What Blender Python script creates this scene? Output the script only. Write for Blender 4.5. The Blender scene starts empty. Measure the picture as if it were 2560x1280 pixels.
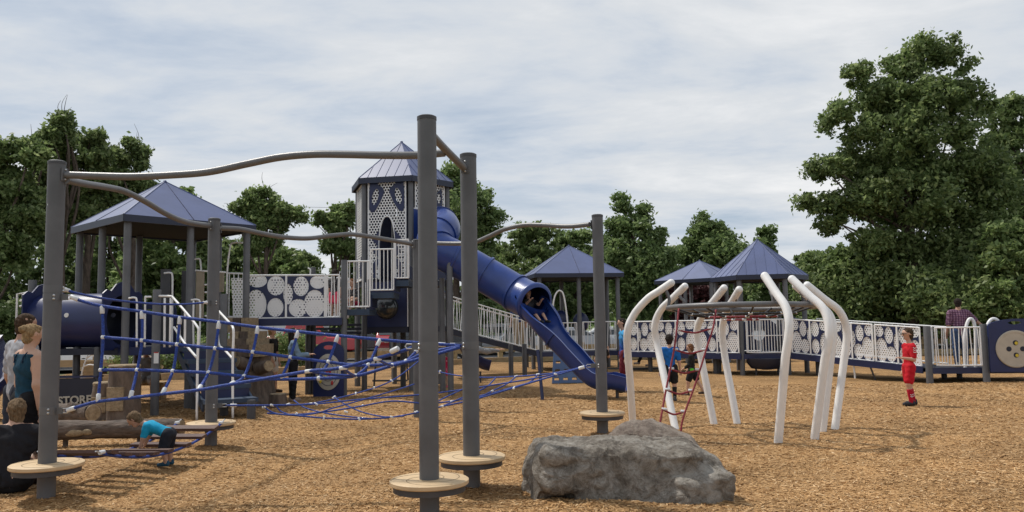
import bpy, math, random
import numpy as np
from mathutils import Vector, Matrix, noise
from mathutils.geometry import delaunay_2d_cdt

random.seed(7)
RNG = np.random.default_rng(11)
SC = bpy.context.scene
COL = SC.collection
PI = math.pi

# ---------------------------------------------------------------- camera
FPX = 2009.0                      # focal length in pixels of the 2560 wide photograph
CAMZ = 1.6
PITCH, ROLL = math.radians(4.9), -0.016
cd = bpy.data.cameras.new('camera')
cd.sensor_width = 36.0
cd.lens = 36.0 * FPX / 2560.0
cd.clip_start = 0.1
cd.clip_end = 2000.0
cam = bpy.data.objects.new('camera', cd)
COL.objects.link(cam)
CROT = Matrix.Rotation(PI / 2 + PITCH, 3, 'X') @ Matrix.Rotation(ROLL, 3, 'Z')
cam.matrix_world = Matrix.Translation((0, 0, CAMZ)) @ CROT.to_4x4()
SC.camera = cam

# ---------------------------------------------------------------- light
SUN_DIR = Vector((-0.56, 0.36, 1.05)).normalized()       # towards the sun
sl = bpy.data.lights.new('sun', 'SUN')
sl.energy = 3.4
sl.angle = math.radians(2.2)
sl.color = (1.0, 0.95, 0.87)
sun = bpy.data.objects.new('sun', sl)
COL.objects.link(sun)
sun.rotation_euler = (-SUN_DIR).to_track_quat('-Z', 'Y').to_euler()
sun.location = (-20, 10, 40)

world = bpy.data.worlds.new('World')
SC.world = world
world.use_nodes = True
wn, wl = world.node_tree.nodes, world.node_tree.links
wn.clear()


def WN(t, **kw):
    n = wn.new(t)
    for k, v in kw.items():
        setattr(n, k, v)
    return n


w_out = WN('ShaderNodeOutputWorld')
w_sky = WN('ShaderNodeTexSky', sky_type='NISHITA', sun_disc=False)
w_sky.sun_elevation = math.asin(SUN_DIR.z)
w_sky.sun_rotation = math.atan2(SUN_DIR.x, SUN_DIR.y)
w_bg = WN('ShaderNodeBackground')
w_bg.inputs['Strength'].default_value = 0.10
wl.new(w_sky.outputs[0], w_bg.inputs['Color'])
w_tc = WN('ShaderNodeTexCoord')
w_sep = WN('ShaderNodeSeparateXYZ')
wl.new(w_tc.outputs['Generated'], w_sep.inputs[0])
w_z = WN('ShaderNodeMath', operation='MAXIMUM')
w_z.inputs[1].default_value = 0.0
wl.new(w_sep.outputs['Z'], w_z.inputs[0])
w_za = WN('ShaderNodeMath', operation='ADD')
w_za.inputs[1].default_value = 0.11
wl.new(w_z.outputs[0], w_za.inputs[0])
w_dx = WN('ShaderNodeMath', operation='DIVIDE')
w_dy = WN('ShaderNodeMath', operation='DIVIDE')
wl.new(w_sep.outputs['X'], w_dx.inputs[0]); wl.new(w_za.outputs[0], w_dx.inputs[1])
wl.new(w_sep.outputs['Y'], w_dy.inputs[0]); wl.new(w_za.outputs[0], w_dy.inputs[1])
w_cmb = WN('ShaderNodeCombineXYZ')
wl.new(w_dx.outputs[0], w_cmb.inputs[0]); wl.new(w_dy.outputs[0], w_cmb.inputs[1])
w_map = WN('ShaderNodeMapping')
w_map.inputs['Rotation'].default_value = (0, 0, math.radians(24))
w_map.inputs['Scale'].default_value = (0.85, 1.25, 1)
wl.new(w_cmb.outputs[0], w_map.inputs[0])


def wnoise(scale, detail, rough, dist, off):
    m = WN('ShaderNodeMapping')
    m.inputs['Location'].default_value = off
    wl.new(w_map.outputs[0], m.inputs[0])
    n = WN('ShaderNodeTexNoise')
    n.inputs['Scale'].default_value = scale
    n.inputs['Detail'].default_value = detail
    n.inputs['Roughness'].default_value = rough
    n.inputs['Distortion'].default_value = dist
    wl.new(m.outputs[0], n.inputs['Vector'])
    return n


def wramp(fac, stops):
    r = WN('ShaderNodeValToRGB')
    e = r.color_ramp.elements
    for i, (p, c) in enumerate(stops):
        el = e[i] if i < 2 else e.new(p)
        el.position = p
        el.color = c if len(c) == 4 else (*c, 1)
    wl.new(fac, r.inputs[0])
    return r


n1 = wnoise(0.55, 7, 0.56, 0.5, (3.1, 1.7, 0))
n2 = wnoise(1.7, 6, 0.6, 0.25, (0.4, 7.7, 0))
n_add = WN('ShaderNodeMixRGB', blend_type='MIX')
n_add.inputs[0].default_value = 0.42
wl.new(n1.outputs[0], n_add.inputs[1]); wl.new(n2.outputs[0], n_add.inputs[2])
c_cloud = wramp(n_add.outputs[0], [(0.37, (0.50, 0.585, 0.70)), (0.46, (0.645, 0.705, 0.785)),
                                   (0.54, (0.76, 0.79, 0.825)), (0.64, (0.94, 0.945, 0.95))])
c_mask = wramp(n_add.outputs[0], [(0.34, (0.72, 0.72, 0.72)), (0.5, (0.97, 0.97, 0.97))])
w_bg2 = WN('ShaderNodeBackground')
w_bg2.inputs['Strength'].default_value = 0.95
wl.new(c_cloud.outputs[0], w_bg2.inputs['Color'])
w_mix = WN('ShaderNodeMixShader')
wl.new(c_mask.outputs[0], w_mix.inputs[0])
wl.new(w_bg.outputs[0], w_mix.inputs[1]); wl.new(w_bg2.outputs[0], w_mix.inputs[2])
wl.new(w_mix.outputs[0], w_out.inputs['Surface'])

vs = SC.view_settings
vs.view_transform = 'Standard'
vs.look = 'None'
vs.exposure = 0.0
vs.gamma = 1.0
vs.use_curve_mapping = False
SC.cycles.use_denoising = True
SC.cycles.max_bounces = 8
SC.cycles.transparent_max_bounces = 24


# ---------------------------------------------------------------- placing helpers
def ray(px, py):
    return CROT @ Vector(((px - 1280) / FPX, (640 - py) / FPX, -1.0))


def at(px, py, Y):
    d = ray(px, py)
    return Vector((0, 0, CAMZ)) + d * (Y / d.y)


def gnd(px, py, z=0.0):
    d = ray(px, py)
    return Vector((0, 0, CAMZ)) + d * ((z - CAMZ) / d.z)


# ---------------------------------------------------------------- materials
MATS = {}


def material(name, col, rough=0.5, metal=0.0, var=0.12, vscale=4.0, bump=0.0, bscale=60.0,
             coat=0.0, spec=0.5, col2=None, stretch=None, trans=0.0):
    m = bpy.data.materials.new(name)
    m.use_nodes = True
    nt = m.node_tree
    b = nt.nodes['Principled BSDF']
    b.inputs['Roughness'].default_value = rough
    b.inputs['Metallic'].default_value = metal
    b.inputs['Coat Weight'].default_value = coat
    b.inputs['Coat Roughness'].default_value = 0.25
    b.inputs['Specular IOR Level'].default_value = spec
    b.inputs['Transmission Weight'].default_value = trans
    tc = nt.nodes.new('ShaderNodeTexCoord')
    src = tc.outputs['Object']
    if stretch:
        mp = nt.nodes.new('ShaderNodeMapping')
        mp.inputs['Scale'].default_value = stretch
        nt.links.new(src, mp.inputs[0])
        src = mp.outputs[0]
    if var > 0:
        n = nt.nodes.new('ShaderNodeTexNoise')
        n.inputs['Scale'].default_value = vscale
        n.inputs['Detail'].default_value = 5
        n.inputs['Roughness'].default_value = 0.6
        nt.links.new(src, n.inputs['Vector'])
        r = nt.nodes.new('ShaderNodeValToRGB')
        c2 = col2 if col2 else tuple(min(1, c * (1 + var)) for c in col)
        c1 = col if col2 else tuple(c * (1 - var) for c in col)
        r.color_ramp.elements[0].position = 0.36
        r.color_ramp.elements[1].position = 0.64
        r.color_ramp.elements[0].color = (*c1, 1)
        r.color_ramp.elements[1].color = (*c2, 1)
        nt.links.new(n.outputs[0], r.inputs[0])
        nt.links.new(r.outputs[0], b.inputs['Base Color'])
    else:
        b.inputs['Base Color'].default_value = (*col, 1)
    if bump > 0:
        n = nt.nodes.new('ShaderNodeTexNoise')
        n.inputs['Scale'].default_value = bscale
        n.inputs['Detail'].default_value = 4
        nt.links.new(src, n.inputs['Vector'])
        bp = nt.nodes.new('ShaderNodeBump')
        bp.inputs['Strength'].default_value = bump
        bp.inputs['Distance'].default_value = 0.02
        nt.links.new(n.outputs[0], bp.inputs['Height'])
        nt.links.new(bp.outputs[0], b.inputs['Normal'])
    MATS[name] = m
    return m


def perf_material(name, col, pitch, rad):
    """white sheet steel punched with a staggered pattern of round holes (UV in metres)"""
    m = bpy.data.materials.new(name)
    m.use_nodes = True
    nt = m.node_tree
    N, L = nt.nodes, nt.links
    b = N['Principled BSDF']
    b.inputs['Base Color'].default_value = (*col, 1)
    b.inputs['Roughness'].default_value = 0.42
    uv = N.new('ShaderNodeUVMap')
    ds = []
    for off in ((0.0, 0.0), (0.5, 0.5)):
        mp = N.new('ShaderNodeMapping')
        mp.inputs['Scale'].default_value = (1 / pitch, 1 / (pitch * 1.732), 1)
        mp.inputs['Location'].default_value = (off[0], off[1], 0)
        L.new(uv.outputs[0], mp.inputs[0])
        fr = N.new('ShaderNodeVectorMath'); fr.operation = 'FRACTION'
        L.new(mp.outputs[0], fr.inputs[0])
        sb = N.new('ShaderNodeVectorMath'); sb.operation = 'SUBTRACT'
        sb.inputs[1].default_value = (0.5, 0.5, 0)
        L.new(fr.outputs[0], sb.inputs[0])
        ml = N.new('ShaderNodeVectorMath'); ml.operation = 'MULTIPLY'
        ml.inputs[1].default_value = (pitch, pitch * 1.732, 0)
        L.new(sb.outputs[0], ml.inputs[0])
        ln = N.new('ShaderNodeVectorMath'); ln.operation = 'LENGTH'
        L.new(ml.outputs[0], ln.inputs[0])
        ds.append(ln.outputs['Value'])
    mn = N.new('ShaderNodeMath'); mn.operation = 'MINIMUM'
    L.new(ds[0], mn.inputs[0]); L.new(ds[1], mn.inputs[1])
    lt = N.new('ShaderNodeMath'); lt.operation = 'LESS_THAN'
    lt.inputs[1].default_value = rad
    L.new(mn.outputs[0], lt.inputs[0])
    tr = N.new('ShaderNodeBsdfTransparent')
    mx = N.new('ShaderNodeMixShader')
    L.new(lt.outputs[0], mx.inputs[0])
    L.new(b.outputs[0], mx.inputs[1]); L.new(tr.outputs[0], mx.inputs[2])
    L.new(mx.outputs[0], N['Material Output'].inputs['Surface'])
    MATS[name] = m
    return m


def island_material(name, stops, rough=0.8, transl=0.0, spec=0.3):
    """colour chosen at random for every loose piece (leaves, chips)"""
    m = bpy.data.materials.new(name)
    m.use_nodes = True
    N, L = m.node_tree.nodes, m.node_tree.links
    b = N['Principled BSDF']
    b.inputs['Roughness'].default_value = rough
    b.inputs['Specular IOR Level'].default_value = spec
    g = N.new('ShaderNodeNewGeometry')
    r = N.new('ShaderNodeValToRGB')
    e = r.color_ramp.elements
    for i, (p, c) in enumerate(stops):
        el = e[i] if i < 2 else e.new(p)
        el.position = p
        el.color = (*c, 1)
    L.new(g.outputs['Random Per Island'], r.inputs[0])
    col = r.outputs[0]
    tc = N.new('ShaderNodeTexCoord')
    n = N.new('ShaderNodeTexNoise')
    n.inputs['Scale'].default_value = 0.55
    n.inputs['Detail'].default_value = 3
    L.new(tc.outputs['Object'], n.inputs['Vector'])
    hs = N.new('ShaderNodeHueSaturation')
    mr = N.new('ShaderNodeMapRange')
    mr.inputs['From Min'].default_value = 0.3
    mr.inputs['From Max'].default_value = 0.7
    mr.inputs['To Min'].default_value = 0.76
    mr.inputs['To Max'].default_value = 1.2
    L.new(n.outputs[0], mr.inputs[0])
    L.new(mr.outputs[0], hs.inputs['Value'])
    L.new(col, hs.inputs['Color'])
    L.new(hs.outputs[0], b.inputs['Base Color'])
    if transl > 0:
        t = N.new('ShaderNodeBsdfTranslucent')
        L.new(hs.outputs[0], t.inputs['Color'])
        mx = N.new('ShaderNodeMixShader')
        mx.inputs[0].default_value = transl
        L.new(b.outputs[0], mx.inputs[1]); L.new(t.outputs[0], mx.inputs[2])
        L.new(mx.outputs[0], N['Material Output'].inputs['Surface'])
    MATS[name] = m
    return m


material('post_grey', (0.104, 0.105, 0.111), 0.52, var=0.16, vscale=2.2, bump=0.12, bscale=220)
material('bar_grey', (0.128, 0.126, 0.130), 0.40, var=0.08, vscale=6, bump=0.08, bscale=200)
material('dark_steel', (0.055, 0.055, 0.06), 0.5, var=0.15, vscale=5, bump=0.1, bscale=120)
material('bracket_steel', (0.13, 0.13, 0.135), 0.45, metal=0.3, var=0.1)
material('galvanised', (0.55, 0.55, 0.55), 0.35, metal=0.8, var=0.1, vscale=20)
material('rope_blue', (0.014, 0.050, 0.28), 0.62, var=0.35, vscale=55, bump=0.7, bscale=90)
material('rope_red', (0.22, 0.018, 0.028), 0.65, var=0.3, vscale=60, bump=0.6, bscale=90)
material('rope_black', (0.02, 0.02, 0.024), 0.65, var=0.3, vscale=60, bump=0.6, bscale=90)
material('clamp_white', (0.66, 0.67, 0.68), 0.45, var=0.08, vscale=30)
material('disc_tan', (0.56, 0.405, 0.235), 0.6, var=0.07, vscale=6, bump=0.15, bscale=90)
material('groove_brown', (0.24, 0.17, 0.10), 0.8, var=0.1)
material('plank_brown', (0.085, 0.043, 0.034), 0.62, var=0.22, vscale=9, bump=0.3, bscale=45, stretch=(0.4, 3, 3))
material('white_coat', (0.80, 0.795, 0.785), 0.38, var=0.04, vscale=5)
material('white_pole', (0.78, 0.77, 0.755), 0.42, var=0.05, vscale=2.5, bump=0.08, bscale=120)
material('fascia_navy', (0.013, 0.019, 0.045), 0.45, var=0.1, vscale=2)
material('roof_blue', (0.072, 0.094, 0.205), 0.5, var=0.1, vscale=1.4, spec=0.6, coat=0.2)
material('navy', (0.012, 0.019, 0.070), 0.42, var=0.15, vscale=3, bump=0.06, bscale=150)
material('navy_dark', (0.010, 0.013, 0.030), 0.55, var=0.15, vscale=3, bump=0.06, bscale=150)
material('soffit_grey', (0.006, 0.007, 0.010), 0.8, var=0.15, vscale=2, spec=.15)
material('slide_blue', (0.015, 0.044, 0.205), 0.34, var=0.12, vscale=2.2, bump=0.05, bscale=180, coat=0.15)
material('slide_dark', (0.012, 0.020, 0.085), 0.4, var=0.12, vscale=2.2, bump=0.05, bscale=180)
material('climber_blue', (0.055, 0.10, 0.21), 0.5, var=0.12, vscale=3)
material('stair_blue', (0.024, 0.045, 0.083), 0.55, var=0.15, vscale=6, bump=0.2, bscale=130)
material('tan_panel', (0.36, 0.30, 0.22), 0.6, var=0.08)
material('button_tan', (0.44, 0.39, 0.315), 0.6, var=0.07, bump=0.06)
material('yellow', (0.62, 0.46, 0.03), 0.5, var=0.05)
material('red_paint', (0.38, 0.022, 0.02), 0.4, var=0.06)
material('letter_tan', (0.42, 0.39, 0.33), 0.6, var=0.08)
material('paper_white', (0.7, 0.7, 0.69), 0.6, var=0.03)
material('bark', (0.052, 0.037, 0.028), 0.9, var=0.4, vscale=7, bump=1.0, bscale=16, stretch=(1, 1, 0.35), col2=(0.12, 0.088, 0.066))
material('log_bark', (0.060, 0.043, 0.033), 0.9, vscale=9, bump=1.0, bscale=22, col2=(0.15, 0.112, 0.088), stretch=(0.45, 1.4, 1.4))
material('cut_wood', (0.21, 0.152, 0.088), 0.85, vscale=18, bump=0.7, bscale=30, col2=(0.34, 0.26, 0.165))
material('stump_bark', (0.075, 0.055, 0.043), 0.9, vscale=10, bump=1.0, bscale=26, col2=(0.16, 0.118, 0.09), stretch=(1, 1, 0.3))
material('timber', (0.28, 0.19, 0.10), 0.85, vscale=5, bump=0.4, bscale=40, col2=(0.40, 0.29, 0.165), stretch=(0.4, 3, 3))
material('asphalt', (0.085, 0.085, 0.09), 0.9, var=0.2, vscale=1.2, bump=0.3, bscale=90)
material('lot_line', (0.66, 0.66, 0.64), 0.7, var=0.1)
material('house_white', (0.70, 0.70, 0.69), 0.7, var=0.04)
material('house_roof', (0.12, 0.12, 0.13), 0.9, var=0.15)
material('glass_dark', (0.03, 0.035, 0.04), 0.08, var=0.0, spec=0.8)
material('car_white', (0.72, 0.73, 0.74), 0.25, var=0.02, coat=0.7)
material('car_red', (0.42, 0.014, 0.022), 0.25, var=0.03, coat=0.7)
material('car_silver', (0.42, 0.43, 0.45), 0.28, metal=0.5, var=0.03, coat=0.7)
material('car_black', (0.02, 0.021, 0.024), 0.25, var=0.03, coat=0.7)
material('tyre', (0.018, 0.018, 0.018), 0.85, var=0.1)
material('chrome', (0.62, 0.62, 0.63), 0.18, metal=0.9, var=0.0)
material('lamp_glass', (0.6, 0.6, 0.58), 0.15, var=0.0)
perf_material('perf_white', (0.82, 0.815, 0.81), 0.066, 0.0165)
perf_material('perf_tower', (0.78, 0.775, 0.77), 0.078, 0.028)


def tree_mats():
    island_material('leaf_dark', [(0.0, (0.095, 0.14, 0.05)), (0.5, (0.172, 0.235, 0.084)), (0.85, (0.275, 0.34, 0.135)), (1.0, (0.35, 0.41, 0.19))], 0.45, 0.5)
    island_material('leaf_mid', [(0.0, (0.105, 0.16, 0.056)), (0.5, (0.19, 0.265, 0.092)), (0.85, (0.295, 0.37, 0.145)), (1.0, (0.37, 0.44, 0.20))], 0.45, 0.5)
    island_material('leaf_light', [(0.0, (0.10, 0.155, 0.055)), (0.5, (0.175, 0.25, 0.09)), (1.0, (0.29, 0.37, 0.155))], 0.45, 0.48)
    island_material('leaf_red', [(0.0, (0.045, 0.016, 0.018)), (1.0, (0.10, 0.035, 0.035))], 0.6, 0.2)
    island_material('chips', [(0.0, (0.22, 0.118, 0.048)), (0.22, (0.36, 0.200, 0.080)), (0.55, (0.46, 0.272, 0.118)),
                              (0.85, (0.55, 0.345, 0.165)), (1.0, (0.68, 0.49, 0.285))], 0.85)


tree_mats()


def mulch_material():
    m = bpy.data.materials.new('mulch')
    m.use_nodes = True
    N, L = m.node_tree.nodes, m.node_tree.links
    b = N['Principled BSDF']
    b.inputs['Roughness'].default_value = 0.92
    b.inputs['Specular IOR Level'].default_value = 0.2
    tc = N.new('ShaderNodeTexCoord')

    def vor(scale, rot, st):
        mp = N.new('ShaderNodeMapping')
        mp.inputs['Rotation'].default_value = (0, 0, rot)
        mp.inputs['Scale'].default_value = (st[0], st[1], 1)
        L.new(tc.outputs['Object'], mp.inputs[0])
        v = N.new('ShaderNodeTexVoronoi')
        v.inputs['Scale'].default_value = scale
        L.new(mp.outputs[0], v.inputs['Vector'])
        return v
    va, vb = vor(34, 0.5, (1, 2.6)), vor(38, -0.9, (2.4, 1))
    n = N.new('ShaderNodeTexNoise')
    n.inputs['Scale'].default_value = 9
    n.inputs['Detail'].default_value = 4
    L.new(tc.outputs['Object'], n.inputs['Vector'])
    st = N.new('ShaderNodeMath'); st.operation = 'GREATER_THAN'
    st.inputs[1].default_value = 0.5
    L.new(n.outputs[0], st.inputs[0])
    mx = N.new('ShaderNodeMixRGB')
    L.new(st.outputs[0], mx.inputs[0])
    L.new(va.outputs['Color'], mx.inputs[1]); L.new(vb.outputs['Color'], mx.inputs[2])
    sp = N.new('ShaderNodeSeparateColor')
    L.new(mx.outputs[0], sp.inputs[0])
    r = N.new('ShaderNodeValToRGB')
    e = r.color_ramp.elements
    for i, (p, c) in enumerate([(0.0, (0.19, 0.097, 0.037)), (0.3, (0.34, 0.186, 0.073)), (0.65, (0.45, 0.264, 0.112)), (1.0, (0.58, 0.37, 0.182))]):
        el = e[i] if i < 2 else e.new(p)
        el.position = p
        el.color = (*c, 1)
    L.new(sp.outputs[0], r.inputs[0])
    big = N.new('ShaderNodeTexNoise')
    big.inputs['Scale'].default_value = 0.7
    big.inputs['Detail'].default_value = 6
    big.inputs['Roughness'].default_value = 0.65
    L.new(tc.outputs['Object'], big.inputs['Vector'])
    mr = N.new('ShaderNodeMapRange')
    mr.inputs['From Min'].default_value = 0.3
    mr.inputs['From Max'].default_value = 0.7
    mr.inputs['To Min'].default_value = 0.52
    mr.inputs['To Max'].default_value = 1.18
    L.new(big.outputs[0], mr.inputs[0])
    hs = N.new('ShaderNodeHueSaturation')
    L.new(mr.outputs[0], hs.inputs['Value'])
    L.new(r.outputs[0], hs.inputs['Color'])
    L.new(hs.outputs[0], b.inputs['Base Color'])
    bp = N.new('ShaderNodeBump')
    bp.inputs['Strength'].default_value = 0.9
    bp.inputs['Distance'].default_value = 0.025
    L.new(sp.outputs[1], bp.inputs['Height'])
    L.new(bp.outputs[0], b.inputs['Normal'])
    MATS['mulch'] = m


mulch_material()


def rock_material(name, c1, c2, c3):
    m = bpy.data.materials.new(name)
    m.use_nodes = True
    N, L = m.node_tree.nodes, m.node_tree.links
    b = N['Principled BSDF']
    b.inputs['Roughness'].default_value = 0.85
    tc = N.new('ShaderNodeTexCoord')

    def nz(s, d, r=0.6, dist=0):
        n = N.new('ShaderNodeTexNoise')
        n.inputs['Scale'].default_value = s
        n.inputs['Detail'].default_value = d
        n.inputs['Roughness'].default_value = r
        n.inputs['Distortion'].default_value = dist
        L.new(tc.outputs['Object'], n.inputs['Vector'])
        return n
    a, d, f = nz(2.2, 8, 0.65, 0.6), nz(11, 10, 0.78, 0.8), nz(70, 6, 0.75)
    r = N.new('ShaderNodeValToRGB')
    e = r.color_ramp.elements
    for i, (p, c) in enumerate([(0.385, c1), (0.475, c2), (0.585, c3)]):
        el = e[i] if i < 2 else e.new(p)
        el.position = p
        el.color = (*c, 1)
    mx = N.new('ShaderNodeMixRGB')
    mx.inputs[0].default_value = 0.55
    L.new(a.outputs[0], mx.inputs[1]); L.new(d.outputs[0], mx.inputs[2])
    L.new(mx.outputs[0], r.inputs[0])
    # thin dark cracks
    wp = N.new('ShaderNodeVectorMath'); wp.operation = 'MULTIPLY_ADD'
    wp.inputs[1].default_value = (0.35, 0.35, 0.35)
    L.new(a.outputs['Color'], wp.inputs[0]); L.new(tc.outputs['Object'], wp.inputs[2])
    vc = N.new('ShaderNodeTexVoronoi'); vc.feature = 'DISTANCE_TO_EDGE'
    vc.inputs['Scale'].default_value = 3.4
    L.new(wp.outputs[0], vc.inputs['Vector'])
    ck_ = N.new('ShaderNodeMapRange')
    ck_.inputs['From Min'].default_value = 0.0; ck_.inputs['From Max'].default_value = 0.035
    ck_.inputs['To Min'].default_value = 0.7; ck_.inputs['To Max'].default_value = 1.0
    L.new(vc.outputs['Distance'], ck_.inputs[0])
    ml = N.new('ShaderNodeMixRGB'); ml.blend_type = 'MULTIPLY'; ml.inputs[0].default_value = 0.22
    L.new(r.outputs[0], ml.inputs[1]); L.new(ck_.outputs[0], ml.inputs[2])
    L.new(ml.outputs[0], b.inputs['Base Color'])
    mx2 = N.new('ShaderNodeMixRGB')
    mx2.inputs[0].default_value = 0.35
    L.new(d.outputs[0], mx2.inputs[1]); L.new(f.outputs[0], mx2.inputs[2])
    m3 = N.new('ShaderNodeMath'); m3.operation = 'MULTIPLY'
    L.new(mx2.outputs[0], m3.inputs[0]); L.new(ck_.outputs[0], m3.inputs[1])
    bp = N.new('ShaderNodeBump')
    bp.inputs['Strength'].default_value = 1.0
    bp.inputs['Distance'].default_value = 0.075
    L.new(m3.outputs[0], bp.inputs['Height'])
    L.new(bp.outputs[0], b.inputs['Normal'])
    MATS[name] = m


rock_material('rock_grey', (0.075, 0.056, 0.042), (0.245, 0.212, 0.172), (0.48, 0.44, 0.385))
rock_material('rock_pink', (0.14, 0.10, 0.078), (0.28, 0.222, 0.178), (0.42, 0.355, 0.295))


# ---------------------------------------------------------------- objects
def tag(o, label=None, cat=None, group=None, kind=None):
    if label: o['label'] = label
    if cat: o['category'] = cat
    if group: o['group'] = group
    if kind: o['kind'] = kind
    return o


def thing(name, label, cat, loc=(0, 0, 0), group=None):
    o = bpy.data.objects.new(name, None)
    o.empty_display_size = 0.2
    COL.objects.link(o)
    o.location = loc
    return tag(o, label, cat, group)


def root_loc(o):
    while o.parent is not None:
        o = o.parent
    return Vector(o.location)


def link_mesh(name, me, parent=None, loc=None):
    o = bpy.data.objects.new(name, me)
    COL.objects.link(o)
    if parent is not None:
        o.parent = parent
    if loc is not None:
        o.location = loc
    return o


class MB:
    """collects world-space geometry for ONE mesh object"""
    def __init__(s):
        s.v, s.f, s.uv = [], [], None

    def add(s, vs_, fs_):
        k = len(s.v)
        s.v.extend([tuple(p) for p in vs_])
        s.f.extend([tuple(i + k for i in f) for f in fs_])
        return s

    def box(s, c, size, rz=0.0, m=None):
        x, y, z = size[0] / 2, size[1] / 2, size[2] / 2
        M = m if m is not None else Matrix.Translation(c) @ Matrix.Rotation(rz, 4, 'Z')
        vs_ = [M @ Vector(p) for p in ((-x, -y, -z), (x, -y, -z), (x, y, -z), (-x, y, -z), (-x, -y, z), (x, -y, z), (x, y, z), (-x, y, z))]
        return s.add(vs_, [(3, 2, 1, 0), (4, 5, 6, 7), (0, 1, 5, 4), (1, 2, 6, 5), (2, 3, 7, 6), (3, 0, 4, 7)])

    def bar(s, a, b, w, h, up=(0, 0, 1)):
        a, b = Vector(a), Vector(b)
        x = (b - a)
        L_ = x.length
        x.normalize()
        y = Vector(up).cross(x)
        if y.length < 1e-4: y = Vector((0, 1, 0)).cross(x)
        y.normalize()
        z = x.cross(y)
        M = Matrix(((x.x, y.x, z.x, 0), (x.y, y.y, z.y, 0), (x.z, y.z, z.z, 0), (0, 0, 0, 1)))
        M.translation = (a + b) / 2
        return s.box(None, (L_, w, h), m=M)

    def sweep(s, pts, prof, closed_prof=True, caps=True, closed=False, up=None):
        """prof(i, t) -> list of (u, v) in the section plane"""
        pts = [Vector(p) for p in pts]
        n = len(pts)
        tang = []
        for i in range(n):
            a = pts[i - 1] if (i > 0 or closed) else pts[0]
            b = pts[(i + 1) % n] if (i < n - 1 or closed) else pts[-1]
            t = (b - a)
            tang.append(t.normalized() if t.length > 1e-9 else Vector((0, 0, 1)))
        rings = []
        if up is None:
            ref = Vector((0, 0, 1)) if abs(tang[0].z) < 0.9 else Vector((1, 0, 0))
            u = tang[0].cross(ref).normalized()
        for i in range(n):
            t = tang[i]
            if up is not None:
                u = t.cross(Vector(up)).normalized()
            else:
                u = (u - t * u.dot(t)).normalized()
            w = u.cross(t).normalized()
            rings.append([pts[i] + u * p[0] + w * p[1] for p in prof(i, i / max(1, n - 1))])
        m = len(rings[0])
        vs_, fs_ = [p for r in rings for p in r], []
        seg = n if closed else n - 1
        for i in range(seg):
            j = (i + 1) % n
            for k in range(m if closed_prof else m - 1):
                l = (k + 1) % m
                fs_.append((i * m + k, i * m + l, j * m + l, j * m + k))
        if caps and not closed and closed_prof:
            fs_.append(tuple(range(m - 1, -1, -1)))
            fs_.append(tuple((n - 1) * m + k for k in range(m)))
        return s.add(vs_, fs_)

    def tube(s, pts, r, n=10, caps=True, closed=False):
        rr = r if callable(r) else (lambda t: r)
        cs = [(math.cos(2 * PI * k / n), math.sin(2 * PI * k / n)) for k in range(n)]
        return s.sweep(pts, lambda i, t: [(c * rr(t), q * rr(t)) for c, q in cs], caps=caps, closed=closed)

    def lathe(s, prof, c=(0, 0, 0), n=24, m=None):
        """prof: (r, z) from bottom to top"""
        M = m if m is not None else Matrix.Translation(c)
        vs_, fs_ = [], []
        for r, z in prof:
            for k in range(n):
                a = 2 * PI * k / n
                vs_.append(M @ Vector((r * math.cos(a), r * math.sin(a), z)))
        for i in range(len(prof) - 1):
            for k in range(n):
                l = (k + 1) % n
                fs_.append((i * n + k, i * n + l, (i + 1) * n + l, (i + 1) * n + k))
        fs_.append(tuple(range(n - 1, -1, -1)))
        fs_.append(tuple((len(prof) - 1) * n + k for k in range(n)))
        return s.add(vs_, fs_)

    def ball(s, c, r, nu=12, nv=8):
        r3 = r if hasattr(r, '__len__') else (r, r, r)
        prof = [(math.sin(PI * i / nv), -math.cos(PI * i / nv)) for i in range(nv + 1)]
        prof[0] = (0.02, -1); prof[-1] = (0.02, 1)
        M = Matrix.Translation(c) @ Matrix.Diagonal((*r3, 1))
        return s.lathe(prof, n=nu, m=M)

    def mesh(s, mat, off=(0, 0, 0), smooth=True, angle=38, name='mesh'):
        off = Vector(off)
        me = bpy.data.meshes.new(name)
        me.from_pydata([(p[0] - off.x, p[1] - off.y, p[2] - off.z) for p in s.v], [], s.f)
        if s.uv is not None:
            ul = me.uv_layers.new(name='UVMap')
            li = np.empty(len(me.loops), dtype=np.int32)
            me.loops.foreach_get('vertex_index', li)
            ul.data.foreach_set('uv', np.asarray(s.uv, dtype=np.float32)[li].ravel())
        me.materials.append(MATS[mat])
        if smooth:
            me.polygons.foreach_set('use_smooth', [True] * len(me.polygons))
            me.set_sharp_from_angle(angle=math.radians(angle))
        me.update()
        return me

    def build(s, name, mat, parent=None, smooth=True, angle=38, loc=None):
        if parent is not None:
            off = root_loc(parent)
            return link_mesh(name, s.mesh(mat, off, smooth, angle, name), parent)
        off = Vector(loc) if loc is not None else Vector((0, 0, 0))
        return link_mesh(name, s.mesh(mat, off, smooth, angle, name), None, off)


def shared(name, me, parent, M):
    """one more copy of a mesh that alike pieces share, placed by a world matrix"""
    o = link_mesh(name, me, parent)
    o.matrix_local = Matrix.Translation(-root_loc(parent)) @ M
    return o


def spline(pts, n=10, closed=False):
    P = [Vector(p) for p in pts]
    out = []
    k = len(P)
    for i in range(k if closed else k - 1):
        if closed:
            p0, p1, p2, p3 = P[i - 1], P[i], P[(i + 1) % k], P[(i + 2) % k]
        else:
            p0, p1, p2, p3 = P[max(0, i - 1)], P[i], P[i + 1], P[min(k - 1, i + 2)]
        for j in range(n):
            t = j / n
            out.append(0.5 * ((2 * p1) + (p2 - p0) * t + (2 * p0 - 5 * p1 + 4 * p2 - p3) * t * t + (3 * p1 - p0 - 3 * p2 + p3) * t ** 3))
    if not closed: out.append(P[-1])
    return out


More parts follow.
